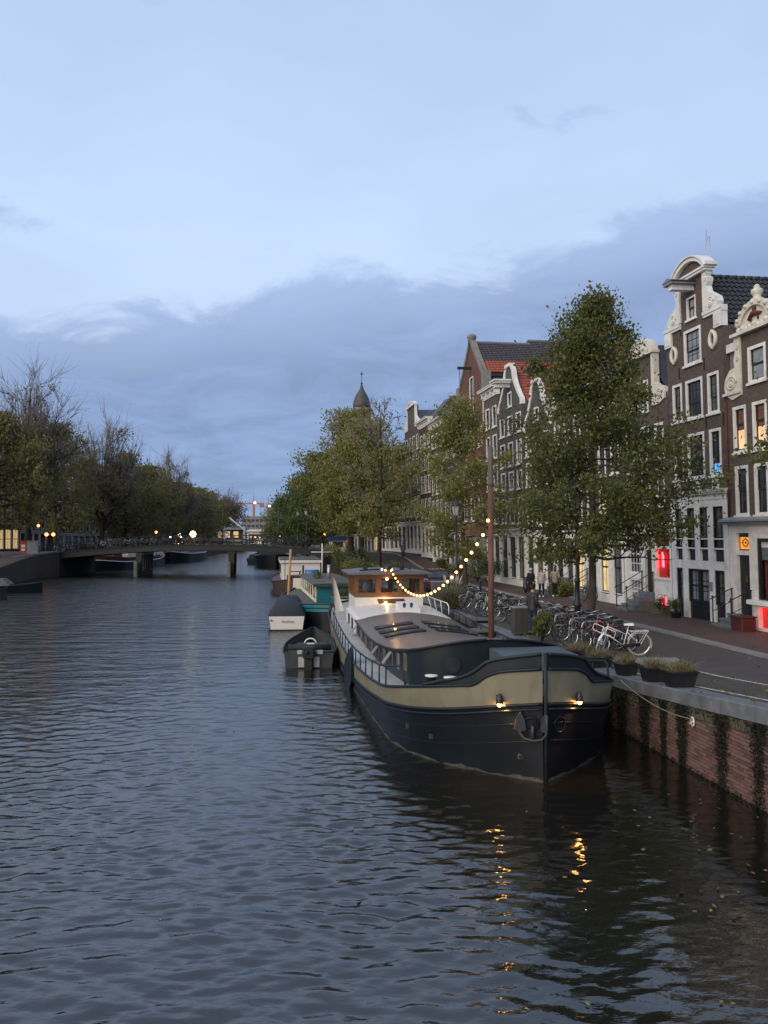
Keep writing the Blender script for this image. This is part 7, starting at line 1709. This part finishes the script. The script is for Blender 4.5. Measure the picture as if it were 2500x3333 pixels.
for i, (y, o, w, hgt, lb) in enumerate(((16.85, .30, .31, .36, 'largest black tub of dry grass, nearest on the coping'), (18.0, .32, .27, .34, 'middle black tub of dry grass on the coping'), (19.3, .27, .235, .31, 'third black tub of dry grass, by the bow of the barge'), (20.9, .25, .36, .30, 'black tub of dry grass half hidden behind the barge bow'), (22.3, .3, .34, .3, 'furthest black grass tub, left of the white bicycle wheel'))):
    t = thing('planter', lb, 'planter', (qx(y, o), y, zst(y) + .012), R(12), 'black planters on the quay edge')
    m = MB(); m.rings([[(-w*.78, -.16, 0), (w*.78, -.16, 0), (w*.78, .16, 0), (-w*.78, .16, 0)], [(-w, -.22, hgt-.03), (w, -.22, hgt-.03), (w, .22, hgt-.03), (-w, .22, hgt-.03)], [(-w-.025, -.245, hgt-.03), (w+.025, -.245, hgt-.03), (w+.025, .245, hgt-.03), (-w-.025, .245, hgt-.03)], [(-w-.025, -.245, hgt), (w+.025, -.245, hgt), (w+.025, .245, hgt), (-w-.025, .245, hgt)], [(-w+.02, -.2, hgt), (w-.02, -.2, hgt), (w-.02, .2, hgt), (-w+.02, .2, hgt)], [(-w+.03, -.19, hgt-.05), (w-.03, -.19, hgt-.05), (w-.03, .19, hgt-.05), (-w+.03, .19, hgt-.05)]], True, False); m.build('tub', M['tub'], t)
    m = MB(); m.box(-w+.02, w-.02, -.2, .2, hgt-.08, hgt-.045); m.build('soil', M['soil'], t)
    grass(t, 'dry_grass', (0, 0, hgt-.06), w*.75, .14, .34, 420, 'straw', .006, .55)
t = thing('plume_grass', 'tall clump of pale plume grass beside the parked car', 'ornamental grass', (3.35, 38.0, 1.26))
grass(t, 'blades', (0, 0, 0), .3, .3, 1.15, 700, 'plume', .012, .28)
for k in range(9):
    a = rgp.normal(0, .18, 2); m = MB(); m.tube([(a[0]*.4, a[1]*.4, .5), (a[0], a[1], 1.15), (a[0]*1.3, a[1]*1.3, 1.35)], .008, 4); m.tube([(a[0], a[1], 1.15), (a[0]*1.15, a[1]*1.15, 1.35), (a[0]*1.4, a[1]*1.3, 1.62)], [.02, .045, .008], 6); m.build('plume', M['plumem'] if 'plumem' in M else mat('pale_plume', (.42, .38, .29), .9, .2, .2, 10), t)
def shrub(label, x, y, r, h, n, size, leaf, name='shrub', group=None, z=None, sq=1.0, up=False):
    t = thing(name, label, 'shrub', (x, y, zst(y) + .07 if z is None else z), 0, group)
    m = MB()
    for k in range(5): a = k*1.3; m.tube([(0, 0, 0), (.3*r*math.cos(a), .3*r*math.sin(a), h*.4), (.55*r*math.cos(a), .55*r*math.sin(a), h*.75)], [.03, .02, .008], 5)
    m.build('stems', M['bark_d'], t)
    P = rgp.normal(0, .42, (n, 3)); P /= np.maximum(1, np.linalg.norm(P, axis=1)[:, None]/1.05); cl_ = rgp.normal(0, .55, (14, 3)); P = P*.55 + cl_[rgp.integers(0, 14, n)]*.55; P = P*np.array([r, r*sq, h*.5]) + np.array([0, 0, h*.55]); P[:, 2] = np.maximum(P[:, 2], .05)
    V, F = leaf_quads(P, size, rgp, flat=(.4, .4, 1.5) if up else None); link('foliage', np_mesh('foliage', V, F, LG[leaf], attr=np.clip(rgp.normal(.42, .22, n), 0, .97)), t)
    return t
shrub('upright green bush at the quay edge in front of the bicycles', qx(25.6, .42), 25.6, .38, 1.05, 900, .10, 'green', up=True)
GS = 'shrubs along the quay garden'
for (u_, y, r, h, lf, lb) in ((760, 66, 1.3, 1.6, 'olive', 'light green shrub on the quay above the red boat'), (738, 72, 1.5, 2.0, 'dark', 'dark shrub beside the white signal mast'), (790, 62, 1.2, 1.5, 'green', 'green shrub at the foot of the dark tree trunks'), (812, 58, 1.1, 1.5, 'olive', 'olive shrub left of the wheelhouse roof'), (845, 60, 1.0, 1.3, 'dark', 'low dark shrub beside the walking figure'), (720, 80, 1.4, 1.8, 'olive', 'pale shrub by the right end of the bridge'), (775, 75, 1.5, 2.0, 'dark', 'dark shrub between two trunks'), (905, 54, .8, 1.0, 'dark', 'small dark shrub behind the wheelhouse')):
    shrub(lb, (u_ - 829.5)/1660*y, y, r, h, 900, .16, lf, group=GS)
for (y, o, r, h, lf, lb) in ((59, 1.3, 1.3, 2.6, 'dark', 'large dark hedge bush against the narrow cornice house'), (56, 1.2, 1.2, 2.2, 'dark', 'dark leafy bush left of the tall brown mast'), (64, 1.2, 1.0, 1.6, 'dark', 'dark bush at the foot of the red gabled building'), (70, 1.2, .9, 1.4, 'green', 'green bush by the brown house wall'), (44.5, .8, .7, 1.0, 'olive', 'yellow green shrub in the stone bed behind the pedestrians')):
    shrub(lb, xf(y) - o, y, r, h, 1300, .13, lf, group='bushes against the house fronts')
HX = H1723.matrix_basis
def on_house(H_, x, y, z=0): return (H_.matrix_basis @ Vector((x, y, z)))
for (H_, x, y, r, h, lb) in ((H1723, -.1, -.55, .42, .75, 'round dark shrub before the white pillar'), (H1723, 1.15, -.62, .32, .6, 'small potted ball shrub before the double doors')):
    p = on_house(H_, x, y); t = shrub(lb, p.x, p.y, r, h, 700, .07, 'dark', group='potted shrubs by the doors', z=zst(p.y) + (.3 if r < .4 else .1))
    if r < .4: m = MB(); m.lathe([(.16, -.28), (.24, .02), (.25, .05), (.2, .05)], n=12); m.build('pot', M['tub'], t)
p = on_house(HW_, 3.7, -.45); t = thing('planter_box', 'weathered wooden planter box below the red basement window', 'planter', (p.x, p.y, zst(p.y) + .09), HW_.rotation_euler.z)
for k in range(3): m = MB(); m.box(-.75, .75, -.2, .2, .012+.13*k, .13*(k+1)); m.build('plank', M['oldwood'] if 'oldwood' in M else mat('weathered_wood', (.11, .085, .055), .85, .2, .3, 4, stretch=(.4, 4, 4)), t)
p = on_house(HR, 1.62, -.72); t = thing('storage_box', 'dark red box beside the stoop at the right edge', 'box', (p.x, p.y, zst(p.y) + .09), HR.rotation_euler.z)
m = MB(); m.cbox(-.3, .35, -.28, .3, 0, .5, .02); m.build('body', M['maroon'], t); m = MB(); m.cbox(-.33, .38, -.31, .33, .5, .55, .015); m.build('lid', M['maroon'], t)
stoop(.9, 2.5, 1.05, 5, 1.5, 'wide blue grey stone stoop with black railings behind the pedestrians', C3, m='bluestone')
stoop(.2, 1.3, .75, 3, 1.2, 'stone stoop with dark railing left of the tree trunk', C2)
# ------------------------------------------------------------------ street furniture
M['lampred'] = mat('dark_red_brown_lamp_iron', (0.022, 0.010, 0.011), 0.45, 0.5, 0.25, 6)
M['lanternglass'] = mat('pale_lantern_glass', (0.32, 0.34, 0.34), 0.2, 0.5, 0.1)
def street_lamp(label, x, y, z, h=4.6, m='iron', group='street lamps', lit=False):
    t = thing('street_lamp', label, 'street lamp', (x, y, z), 0, group)
    q = MB(); q.lathe([(.17, 0), (.17, .12), (.13, .18), (.12, .75), (.155, .8), (.155, .9), (.10, .98), (.085, 1.7), (.12, 1.74), (.12, 1.82), (.07, 1.9), (.05, h-.5), (.07, h-.45), (.04, h-.38)], n=12); q.tube([(-.3, 0, h-.72), (.3, 0, h-.72)], .02, 5); q.build('post', M[m], t)
    q = MB(); q.rings([[(r*math.cos(a), r*math.sin(a), zz) for a in np.linspace(0, 2*PI, 7)[:-1]] for r, zz in ((.14, h-.36), (.24, h+.12))], True, True); q.build('lantern_glass', M['lamp_o'] if lit else M['lanternglass'], t)
    q = MB(); q.lathe([(.30, h+.12), (.26, h+.2), (.14, h+.3), (.10, h+.36), (.04, h+.44), (.02, h+.56)], n=8)
    for a in np.linspace(0, 2*PI, 7)[:-1]: q.tube([(.145*math.cos(a), .145*math.sin(a), h-.37), (.245*math.cos(a), .245*math.sin(a), h+.13)], .014, 4)
    q.build('lantern_roof', M[m], t)
street_lamp('dark red street lamp post behind the parked bicycles, near the plume grass', 3.9, 41.5, zst(41.5) + .07, 5.0, 'lampred')
street_lamp('black street lamp post directly left of the big tree trunk', 7.5, 29.9, zst(29.9) + .07, 5.0, 'iron')
street_lamp('street lamp standing on the right end of the bridge', -9.2, BY0 + .9, zdeck(-9.2), 4.3)
street_lamp('street lamp on the far side of the bridge, right end', -11.2, BY1 - .9, zdeck(-11.2), 4.3)
street_lamp('street lamp at the left end of the bridge', -39.2, 92.5, zst(92.5), 4.6)
street_lamp('street lamp between the dark trunks under the dome', -2.4, 74, zst(74), 4.4)
pt_ = thing('flag_mast', 'thin dark mast on the far side of the bridge', 'mast', (-13.9, 101.5, zst(101.5))); m = MB(); m.tube([(0, 0, 0), (0, 0, 6.0)], [.09, .06], 7); m.build('pole', M['iron'], pt_)
def post(label, x, y, z, h):
    t = thing('bollard', label, 'bollard', (x, y, z), 0, 'bollards on the quay'); m = MB(); m.lathe([(.075, 0), (.065, .1), (.055, h-.15), (.07, h-.1), (.07, h-.05), (.03, h)], n=10); m.build('shaft', M['iron'], t); m = MB(); m.lathe([(.1, 0), (.1, .06), (.07, .08)], n=10); m.build('foot', M['iron'], t)
post('black bollard on the street behind the far bicycles', 5.75, 46.0, 1.2, .95)
cab = thing('utility_cabinet', 'dark grey metal cabinet beside the standing man', 'cabinet', (qx(27.9, .42), 27.9, zst(27.9) + .07), R(8)); m = MB(); m.cbox(-.26, .26, -.19, .19, 0, .92, .012); m.build('body', M['cab'] if 'cab' in M else mat('brown_grey_cabinet', (.048, .043, .041), .55, .4, .12, 3), cab); m = MB(); m.cbox(-.28, .28, -.21, .21, .92, .97, .015); m.build('lid', M['lead'], cab); m = MB(); m.box(.05, .065, -.2, -.19, .08, .85); m.build('door_gap', M['black'], cab)
cab = thing('utility_cabinet', 'grey green cabinet between the wheelhouse and the plume grass', 'cabinet', (2.95, 41.0, zst(41) + .07), R(8)); m = MB(); m.cbox(-.42, .42, -.2, .2, 0, 1.05, .02); m.build('body', M['felt'], cab); m = MB(); m.cbox(-.45, .45, -.23, .23, 1.05, 1.1, .015); m.build('lid', M['lead'], cab)
cab = thing('utility_cabinet', 'pale grey cabinet beside the leftmost tree trunk', 'cabinet', (-40.6, 89, zst(89)), R(5)); m = MB(); m.cbox(-.6, .6, -.25, .25, 0, 1.45, .02); m.build('body', M['lead'], cab); m = MB(); m.cbox(-.64, .64, -.28, .28, 1.45, 1.52, .02); m.build('lid', M['lead'], cab)
cab = thing('poster_box', 'red poster box with white print beside the leftmost trunk', 'sign', (-41.8, 89.2, zst(89)), R(5)); m = MB(); m.box(-.38, .38, -.1, .1, 0, 1.5); m.build('case', M['rust'] if False else mat('bright_red_board', (.28, .025, .022), .5, .4, .1), cab); m = MB(); m.box(-.2, .2, -.12, -.101, .35, .6); m.box(-.22, .22, -.12, -.101, .75, 1.05); m.build('print', M['bwhite'], cab)
ki = thing('kiosk', 'small white and blue kiosk at the right end of the bridge', 'kiosk', (-5.6, 92, zst(92)), R(8)); m = MB(); m.box(-.9, .9, -.8, .8, 0, 1.5); m.build('body', M['bwhite'], ki); m = MB(); m.box(-1.1, 1.1, -1.0, .9, 1.5, 2.0); m.build('awning', FR['blue'], ki); m = MB(); m.box(-.6, .6, -.82, -.8, .7, 1.4); m.build('hatch', M['glass'], ki)
gw = thing('gangway', 'grey plank gangway from the barge to the quay', 'gangway', (3.75, 29.0, 1.16), R(8))
for k in range(6): m = MB(); m.box(-.35, 1.0, k*.18, k*.18 + .165, .0, .045); m.build('plank', M['timber_g'], gw)
m = MB(); m.box(-.35, 1.0, .1, .18, -.08, -.002); m.box(-.35, 1.0, .85, .93, -.08, -.002); m.build('bearer', M['deckd'], gw)['kind'] = 'stuff'
gw2 = thing('jetty_board', 'flat timber landing board beside the gangway', 'board', (3.85, 31.6, 1.30), R(8))
for k in range(5): m = MB(); m.box(-.4, 1.2, k*.2, k*.2 + .185, 0, .05); m.build('plank', M['felt'], gw2)
# parked car
def car(label, x, y, rz, m):
    t = thing('parked_car', label, 'car', (x, y, zst(y)), rz)
    st = [(-2.0, .62, .34, .78, .80), (-1.93, .78, .25, .86, .88), (-1.5, .84, .20, .90, .93), (-.2, .86, .20, .92, .95), (1.0, .86, .20, .90, .93), (1.7, .82, .22, .80, .84), (1.98, .70, .30, .62, .66), (2.02, .60, .38, .55, .56)]
    mb = MB(); mb.smooth = True
    mb.rings([[(-w*.9, y_, z0), (-w, y_, z0+.2), (-w, y_, z1-.12), (-w*.94, y_, z1), (0, y_, z2), (w*.94, y_, z1), (w, y_, z1-.12), (w, y_, z0+.2), (w*.9, y_, z0)] for y_, w, z0, z1, z2 in st], True, True); mb.build('body', m, t)
    c = MB(); c.rings([[(-.76, y_, .90), (-w, y_, zt), (-w*.8, y_, zt+.05), (w*.8, y_, zt+.05), (w, y_, zt), (.76, y_, .90)] for y_, w, zt in ((-1.85, .70, .95), (-1.55, .60, 1.36), (-.9, .61, 1.43), (.1, .60, 1.42), (.95, .70, .96))], True, True); cb = c.build('cabin_glass', M['glass'], t)
    c = MB(); c.rings([[(-w, y_, zt), (-w*.85, y_, zt+.045), (w*.85, y_, zt+.045), (w, y_, zt)] for y_, w, zt in ((-1.6, .60, 1.355), (-.9, .62, 1.43), (.12, .60, 1.425))], True, True); c.build('roof', m, t)
    c = MB()
    for sg in (-1, 1):
        for a, b in (((sg*.76, -1.86, .92), (sg*.61, -1.56, 1.38)), ((sg*.78, -.55, .92), (sg*.62, -.6, 1.44)), ((sg*.72, .97, .95), (sg*.61, .1, 1.43))): c.tube([a, b], .04, 5)
    c.build('pillars', m, t)
    for yy in (-1.25, 1.25):
        for sg in (-1, 1):
            wh_ = MB(); wh_.lathe([(.2, -.09), (.30, -.09), (.31, -.05), (.31, .05), (.30, .09), (.2, .09)], (sg*.78, yy, .31), 16, axis='x'); w_ = wh_.build('wheel', M['tyre'], t)
            h_ = MB(); h_.lathe([(.19, -.08), (.19, .085)], (sg*.78, yy, .31), 12, axis='x'); h_.build('rim', M['zinc'], w_)
    for sg in (-1, 1):
        q = MB(); q.cbox(min(sg*.52, sg*.76), max(sg*.52, sg*.76), -1.99, -1.86, .62, .82, .02); q.build('tail_light', M['redl'] if 'redl' in M else M['rust'], t)
    q = MB(); q.box(-.26, .26, -2.03, -1.99, .45, .56); q.build('number_plate', mat('yellow_plate', (.5, .34, .03), .5), t)
    q = MB(); q.cbox(-.8, .8, -2.06, -1.9, .28, .44, .03); q.build('bumper', M['black'], t)
car('dark red small car parked on the quay behind the wheelhouse', 3.25, 50.0, R(9), mat('dark_red_car_paint', (.045, .010, .012), .25, .5, .1, 2, coat=.6))
# scooter by the stoop
sc_ = thing('scooter', 'black scooter parked by the stone stoop', 'scooter', (8.75, 46.5, zst(46.5) + .1), R(100))
for x in (-.6, .6):
    m = MB(); m.tube([(x + .19*math.cos(a), 0, .24 + .19*math.sin(a)) for a in np.linspace(0, 2*PI, 15)[:-1]], .055, 6, closed=True); m.build('wheel', M['tyre'], sc_)
m = MB(); m.smooth = True; m.rings([[(x, -w, z0), (x, -w, z1), (x, w, z1), (x, w, z0)] for x, w, z0, z1 in ((-.85, .10, .5, .62), (-.5, .16, .32, .72), (-.1, .15, .26, .70), (.05, .14, .22, .30), (.35, .14, .22, .30), (.48, .2, .3, .8), (.56, .16, .4, .95))], True, True); m.build('body', M['blackp'], sc_)
m = MB(); m.cbox(-.8, -.1, -.14, .14, .72, .80, .03); m.build('seat', M['black'], sc_)
m = MB(); m.tube([(.6, 0, .25), (.48, 0, .95)], .03, 6); m.tube([(.44, -.32, 1.0), (.48, 0, .97), (.44, .32, 1.0)], .018, 6); m.build('handlebar', M['iron'], sc_)
m = MB(); m.ball((.56, 0, .86), .07, 7, 5); m.build('headlight', M['lanternglass'], sc_)
# ------------------------------------------------------------------ people
SK = mat('skin', (.36, .21, .15), .6, .4, .08, 5)
def skin_mesh(name, V, E, rads, m, root=0, sub=1):
    me = bpy.data.meshes.new(name); me.from_pydata(V, E, []); o = bpy.data.objects.new('tmp', me); COL.objects.link(o)
    o.modifiers.new('s', 'SKIN'); sk = me.skin_vertices[0].data
    for i, r in enumerate(rads): sk[i].radius = (r, r) if isinstance(r, (int, float)) else r
    sk[root].use_root = True; o.modifiers['s'].use_smooth_shade = True
    sd = o.modifiers.new('d', 'SUBSURF'); sd.levels = sub; sd.render_levels = sub
    dg = bpy.context.evaluated_depsgraph_get(); nm = bpy.data.meshes.new_from_object(o.evaluated_get(dg)); bpy.data.objects.remove(o)
    nm.name = name; nm.materials.clear(); nm.materials.append(m); return nm
def person(label, x, y, z, rz, h, top, legs, hair, stride=.12, arms=((-.05, .02), (.05, .02)), hat=None, bag=None, shoes='bwhite', long_hair=False, head_turn=0.0):
    t = thing('person', label, 'person', (x, y, z), rz, 'people on the quay'); k = h/1.78
    V, E, Rr, ix = [], [], [], {}
    def v(n, p, r, par=None):
        ix[n] = len(V); V.append(tuple(c*k for c in p)); Rr.append(r*k if isinstance(r, (int, float)) else (r[0]*k, r[1]*k))
        if par is not None: E.append((ix[par], ix[n]))
    v('pel', (0, 0, .95), (.12, .085)); v('wst', (0, 0, 1.10), (.11, .08), 'pel'); v('chs', (0, .01, 1.30), (.125, .085), 'wst'); v('nb', (0, .0, 1.45), (.06, .055), 'chs'); v('nk', (0, .015, 1.53), .055, 'nb'); v('hd', (0, .03, 1.62), (.078, .095), 'nk'); v('ht', (0, .02, 1.70), (.075, .09), 'hd')
    pts = {}
    for sg, nm, ar, st in ((-1, 'l', arms[0], -stride), (1, 'r', arms[1], stride)):
        v('sh'+nm, (sg*.17, 0, 1.40), .045, 'nb'); v('el'+nm, (sg*.24, ar[0]*.5 - .03, 1.14), .036, 'sh'+nm); v('wr'+nm, (sg*.23, ar[0] + ar[1] + .04, .92), .03, 'el'+nm); v('ha'+nm, (sg*.225, ar[0] + ar[1] + .06, .85), (.035, .018), 'wr'+nm)
        for f in range(4): v('f%d%s' % (f, nm), (sg*(.215), ar[0]+ar[1] + .035 + .018*f, .775 - .008*(f in (1, 2))), .009, 'ha'+nm)
        v('th'+nm, (sg*.205, ar[0]+ar[1] + .105, .84), .010, 'ha'+nm)
        v('hp'+nm, (sg*.095, 0, .88), .075, 'pel'); v('kn'+nm, (sg*.10, st*.6 + .02, .49), .05, 'hp'+nm); v('an'+nm, (sg*.105, st, .09), .04, 'kn'+nm); v('to'+nm, (sg*.115, st + .14, .035), (.042, .028), 'an'+nm)
        pts[nm] = dict(sh=(sg*.18, 0, 1.41), el=(sg*.24, ar[0]*.5 - .03, 1.14), wr=(sg*.23, ar[0]+ar[1] + .04, .92), hp=(sg*.095, 0, .88), kn=(sg*.10, st*.6 + .02, .49), an=(sg*.105, st, .09), st=st, sg=sg)
    link('body', skin_mesh('body', V, E, Rr, SK), t)
    def part(n, lst, m):
        VV, EE, RR, names = [], [], [], {}
        for nm, p, r, par in lst:
            names[nm] = len(VV); VV.append(tuple(c*k for c in p)); RR.append((r[0]*k, r[1]*k) if isinstance(r, tuple) else r*k)
            if par: EE.append((names[par], names[nm]))
        return link(n, skin_mesh(n, VV, EE, RR, m), t)
    l, r = pts['l'], pts['r']
    part('jacket', [('z', (0, 0, .76), (.20, .155), None), ('a', (0, 0, .88), (.20, .155), 'z'), ('b', (0, 0, 1.10), (.19, .15), 'a'), ('c', (0, .01, 1.32), (.21, .155), 'b'), ('d', (0, .01, 1.46), (.12, .11), 'c'), ('e', (0, .02, 1.50), (.075, .075), 'd')] + [q for n, p in (('l', l), ('r', r)) for q in (('s'+n, p['sh'], .078, 'd'), ('el'+n, p['el'], .064, 's'+n), ('w'+n, p['wr'], .048, 'el'+n))], top)
    part('trousers', [('a', (0, 0, 1.08), (.15, .115), None), ('p', (0, 0, .90), (.15, .12), 'a')] + [q for n, p in (('l', l), ('r', r)) for q in (('h'+n, p['hp'], .10, 'p'), ('k'+n, p['kn'], .074, 'h'+n), ('a'+n, (p['an'][0], p['an'][1], .10), .058, 'k'+n))], legs)
    for p in (l, r):
        m = MB(); m.smooth = True; sx = p['an'][0]; y0 = p['st']; m.rings([[((sx - w)*k, (y0 + yy)*k, 0.0), ((sx - w)*k, (y0 + yy)*k, hh*.6*k), (sx*k, (y0 + yy)*k, hh*k), ((sx + w)*k, (y0 + yy)*k, hh*.6*k), ((sx + w)*k, (y0 + yy)*k, 0)] for yy, w, hh in ((-.08, .035, .08), (-.02, .048, .11), (.08, .052, .085), (.17, .045, .06), (.21, .02, .04))], True, True); m.build('shoe', M[shoes], t)
    m = MB(); m.ball((0, .0*k, 1.675*k), .102*k, 12, 8, (.86, 1.05, .98)); 
    if long_hair: m.ball((0, -.05*k, 1.58*k), .10*k, 10, 8, (.9, .7, 1.5))
    m.build('hair', hair, t)
    m = MB(); m.tube([(0, .115*k, 1.645*k), (0, .135*k, 1.61*k)], .013*k, 5)
    m.build('nose', SK, t)
    for sg in (-1, 1):
        e = MB(); e.ball((sg*.032*k, .112*k, 1.645*k), .010*k, 6, 5); e.build('eye', M['black'], t)
    m = MB(); m.box(-.022*k, .022*k, .112*k, .118*k, 1.572*k, 1.58*k); m.build('mouth', M['rust'], t)
    if hat: m = MB(); m.ball((0, .01*k, 1.70*k), .105*k, 12, 8, (.95, 1.05, .8)); m.build('hat', hat, t)
    if bag: m = MB(); m.cbox(.20*k, .34*k, -.16*k, .14*k, .82*k, 1.12*k, .03); m.tube([(.26*k, 0, 1.1*k), (.12*k, 0, 1.46*k), (-.1*k, .02, 1.42*k)], .015, 5); m.build('shoulder_bag', bag, t)
    return t
hair_d = mat('dark_hair', (.018, .013, .011), .7, .3, .2, 20); hair_b = mat('brown_hair', (.06, .035, .022), .7, .3, .2, 20)
cl_black = mat('black_cloth', (.014, .014, .018), .85, .2, .2, 5); cl_jean = mat('dark_denim', (.020, .030, .060), .85, .2, .25, 8); cl_grey = mat('dark_leather_jacket', (.022, .021, .023), .5, .4, .25, 6)
cl_plaid = mat('pale_plaid_jacket', (.33, .30, .31), .85, .2, .5, 14); cl_beige = mat('beige_wool_coat', (.24, .21, .175), .9, .2, .15, 8); cl_cap = mat('pale_blue_cap', (.36, .50, .55), .8, .2, .1)
person('man in dark leather jacket and jeans standing by the bicycles', qx(27.5, .75), 27.5, zst(27.5) + .075, R(-60), 1.80, cl_grey, cl_jean, hair_d, .05, ((-.04, .10), (.04, .10)), shoes='black')
person('person in black coat and pale blue knit cap walking', 8.45, 44.3, zst(44) + .10, R(150), 1.64, cl_black, cl_black, hair_d, .16, ((.12, .02), (-.12, .02)), hat=cl_cap)
person('person in pale plaid jacket and black trousers facing the canal', 9.02, 44.1, zst(44) + .10, R(165), 1.66, cl_plaid, cl_black, hair_d, .07)
person('person in beige coat with bag walking away up the street', 9.86, 44.4, zst(44) + .10, R(-12), 1.74, cl_beige, cl_black, hair_b, .22, ((.1, .04), (-.1, .04)), bag=M['black'], long_hair=True)
person('person in grey jacket walking far down the street', 2.0, 80.5, zst(80.5) + .1, R(5), 1.78, mat('grey_jacket', (.10, .10, .105), .85, .2, .15), cl_black, hair_d, .12, shoes='black')
# ------------------------------------------------------------------ lights along the far bank and bridge
def light_ball(name, label, x, y, z, r, m, z0=None, cat='lamp', e=0, col=(1, .7, .3), group='lamps beyond the bridge'):
    t = thing(name, label, cat, (x, y, z0 if z0 is not None else z - 2.6), 0, group); zz = z - t.location.z
    q = MB(); q.tube([(0, .1, 0), (0, .1, zz - r)], .05, 5); q.build('post', M['iron'], t)
    q = MB(); q.ball((0, 0, zz), r, 10, 7); q.build('globe', m, t)
    if e: lamp('POINT', (0, -.8, zz), e, col, t, .2)
light_ball('floodlight', 'bright yellow white floodlight behind the bridge railing', -25.6, 103.0, 5.0, .40, M['lamp_y'], zst(103) + 1)
light_ball('globe_lamp', 'orange globe lamp at the left end of the bridge, lower pair left', -43.9, 100.0, 4.95, .22, M['lamp_o'], zst(100))
light_ball('globe_lamp', 'orange globe lamp at the left end of the bridge, lower pair right', -43.1, 100.2, 4.95, .22, M['lamp_o'], zst(100))
light_ball('globe_lamp', 'orange lamp beside the red shop front on the left bank', -47.0, 104.5, 6.15, .18, M['lamp_o'], zst(104))
light_ball('globe_lamp', 'small orange lamp by the left trees behind the bridge bicycles', -33.2, 112, 5.3, .17, M['lamp_o'], zst(112))
light_ball('globe_lamp', 'small pale lamp left of the floodlight', -31.4, 113, 4.6, .11, M['lamp_w'], zst(113))
light_ball('globe_lamp', 'orange lamp hanging under the dark trees right of the bridge', -8.0, 104.5, 5.0, .2, M['lamp_o'], zst(104))
light_ball('globe_lamp', 'small orange lamp under the far right trees', -18.5, 137.0, 4.8, .16, M['lamp_o'], zst(137))
rl_ = random.Random(9)
ft = thing('lit_fir_tree', 'small fir tree hung with coloured lights behind the bridge', 'fir tree', (-28.6, 108, zst(108)))
m = MB(); m.lathe([(1.1, .4), (.9, .9), (.95, 1.0), (.6, 1.8), (.65, 1.9), (.25, 2.7), (.02, 3.4)], n=10); m.build('branches', M['leafd'] if 'leafd' in M else mat('fir_green', (.012, .025, .012), .9, .2, .4, 5), ft)
fm_ = [M['lamp_w'], M['lamp_o'], M['redglow'], M['lamp_y'], emit_mat('blue_lamp', (.15, .25, 1), 4)]
for k in range(16):
    a = rl_.uniform(PI, 2*PI); zz = rl_.uniform(.5, 3.0); rr = 1.15*(1 - zz/3.5); q = MB(); q.ball((rr*math.cos(a), rr*math.sin(a), zz), .07, 6, 4); q.build('fairy_light', fm_[k % 5], ft)
fl = thing('fairy_lights', 'chain of warm fairy lights wound through the far dark green tree', 'fairy lights', (-50.5, 209.5, 1.2))
q = MB(); pts_f = [(-1.8 + .28*k + rl_.uniform(-.5, .5), rl_.uniform(-.6, .2), 3.6 + k*.42 + rl_.uniform(-.8, .8)) for k in range(18)]; q.tube(pts_f, .01, 3); q.build('cable', M['iron'], fl)
bq = MB(); bq.ball((0, 0, 0), .13, 6, 4); bqm = bq.mesh('bulb', M['lamp_w'])
for p in pts_f: link('bulb', bqm, fl, p)
pv = thing('pavilion', 'low cafe pavilion with lit yellow windows at the end of the canal', 'building', (-50.0, 236, 1.2))
m = MB(); m.box(-8, 7, 0, 5, 0, 5.4); m.build('wall', M['brickB'], pv); m = MB(); m.box(-8.6, 7.6, -.8, 5.5, 5.4, 6.0); m.build('roof', M['lead'], pv)
for k in range(5):
    m = MB(); m.box(-6.6+2.6*k, -5.1+2.6*k, -.1, -.02, 3.0, 4.9); m.build('lit_window', M['lit2'], pv)
db = thing('drawbridge', 'white balance beams of a far drawbridge', 'drawbridge', (-42.5, 215, 1.2))
for x in (-2.2, 3.4):
    m = MB(); m.box(x-.25, x+.25, -.3, .3, 0, 6.2); m.build('post', M['bwhite'], db)
    m = MB(); m.tube([(x-4.2, 0, 8.6), (x, 0, 5.2), (x+1.5, 0, 3.9)], .2, 5); m.build('balance_beam', M['bwhite'], db)
m = MB(); m.box(-6, 10, -.5, 2.5, 2.0, 2.5); m.build('deck', M['bwhite'], db)
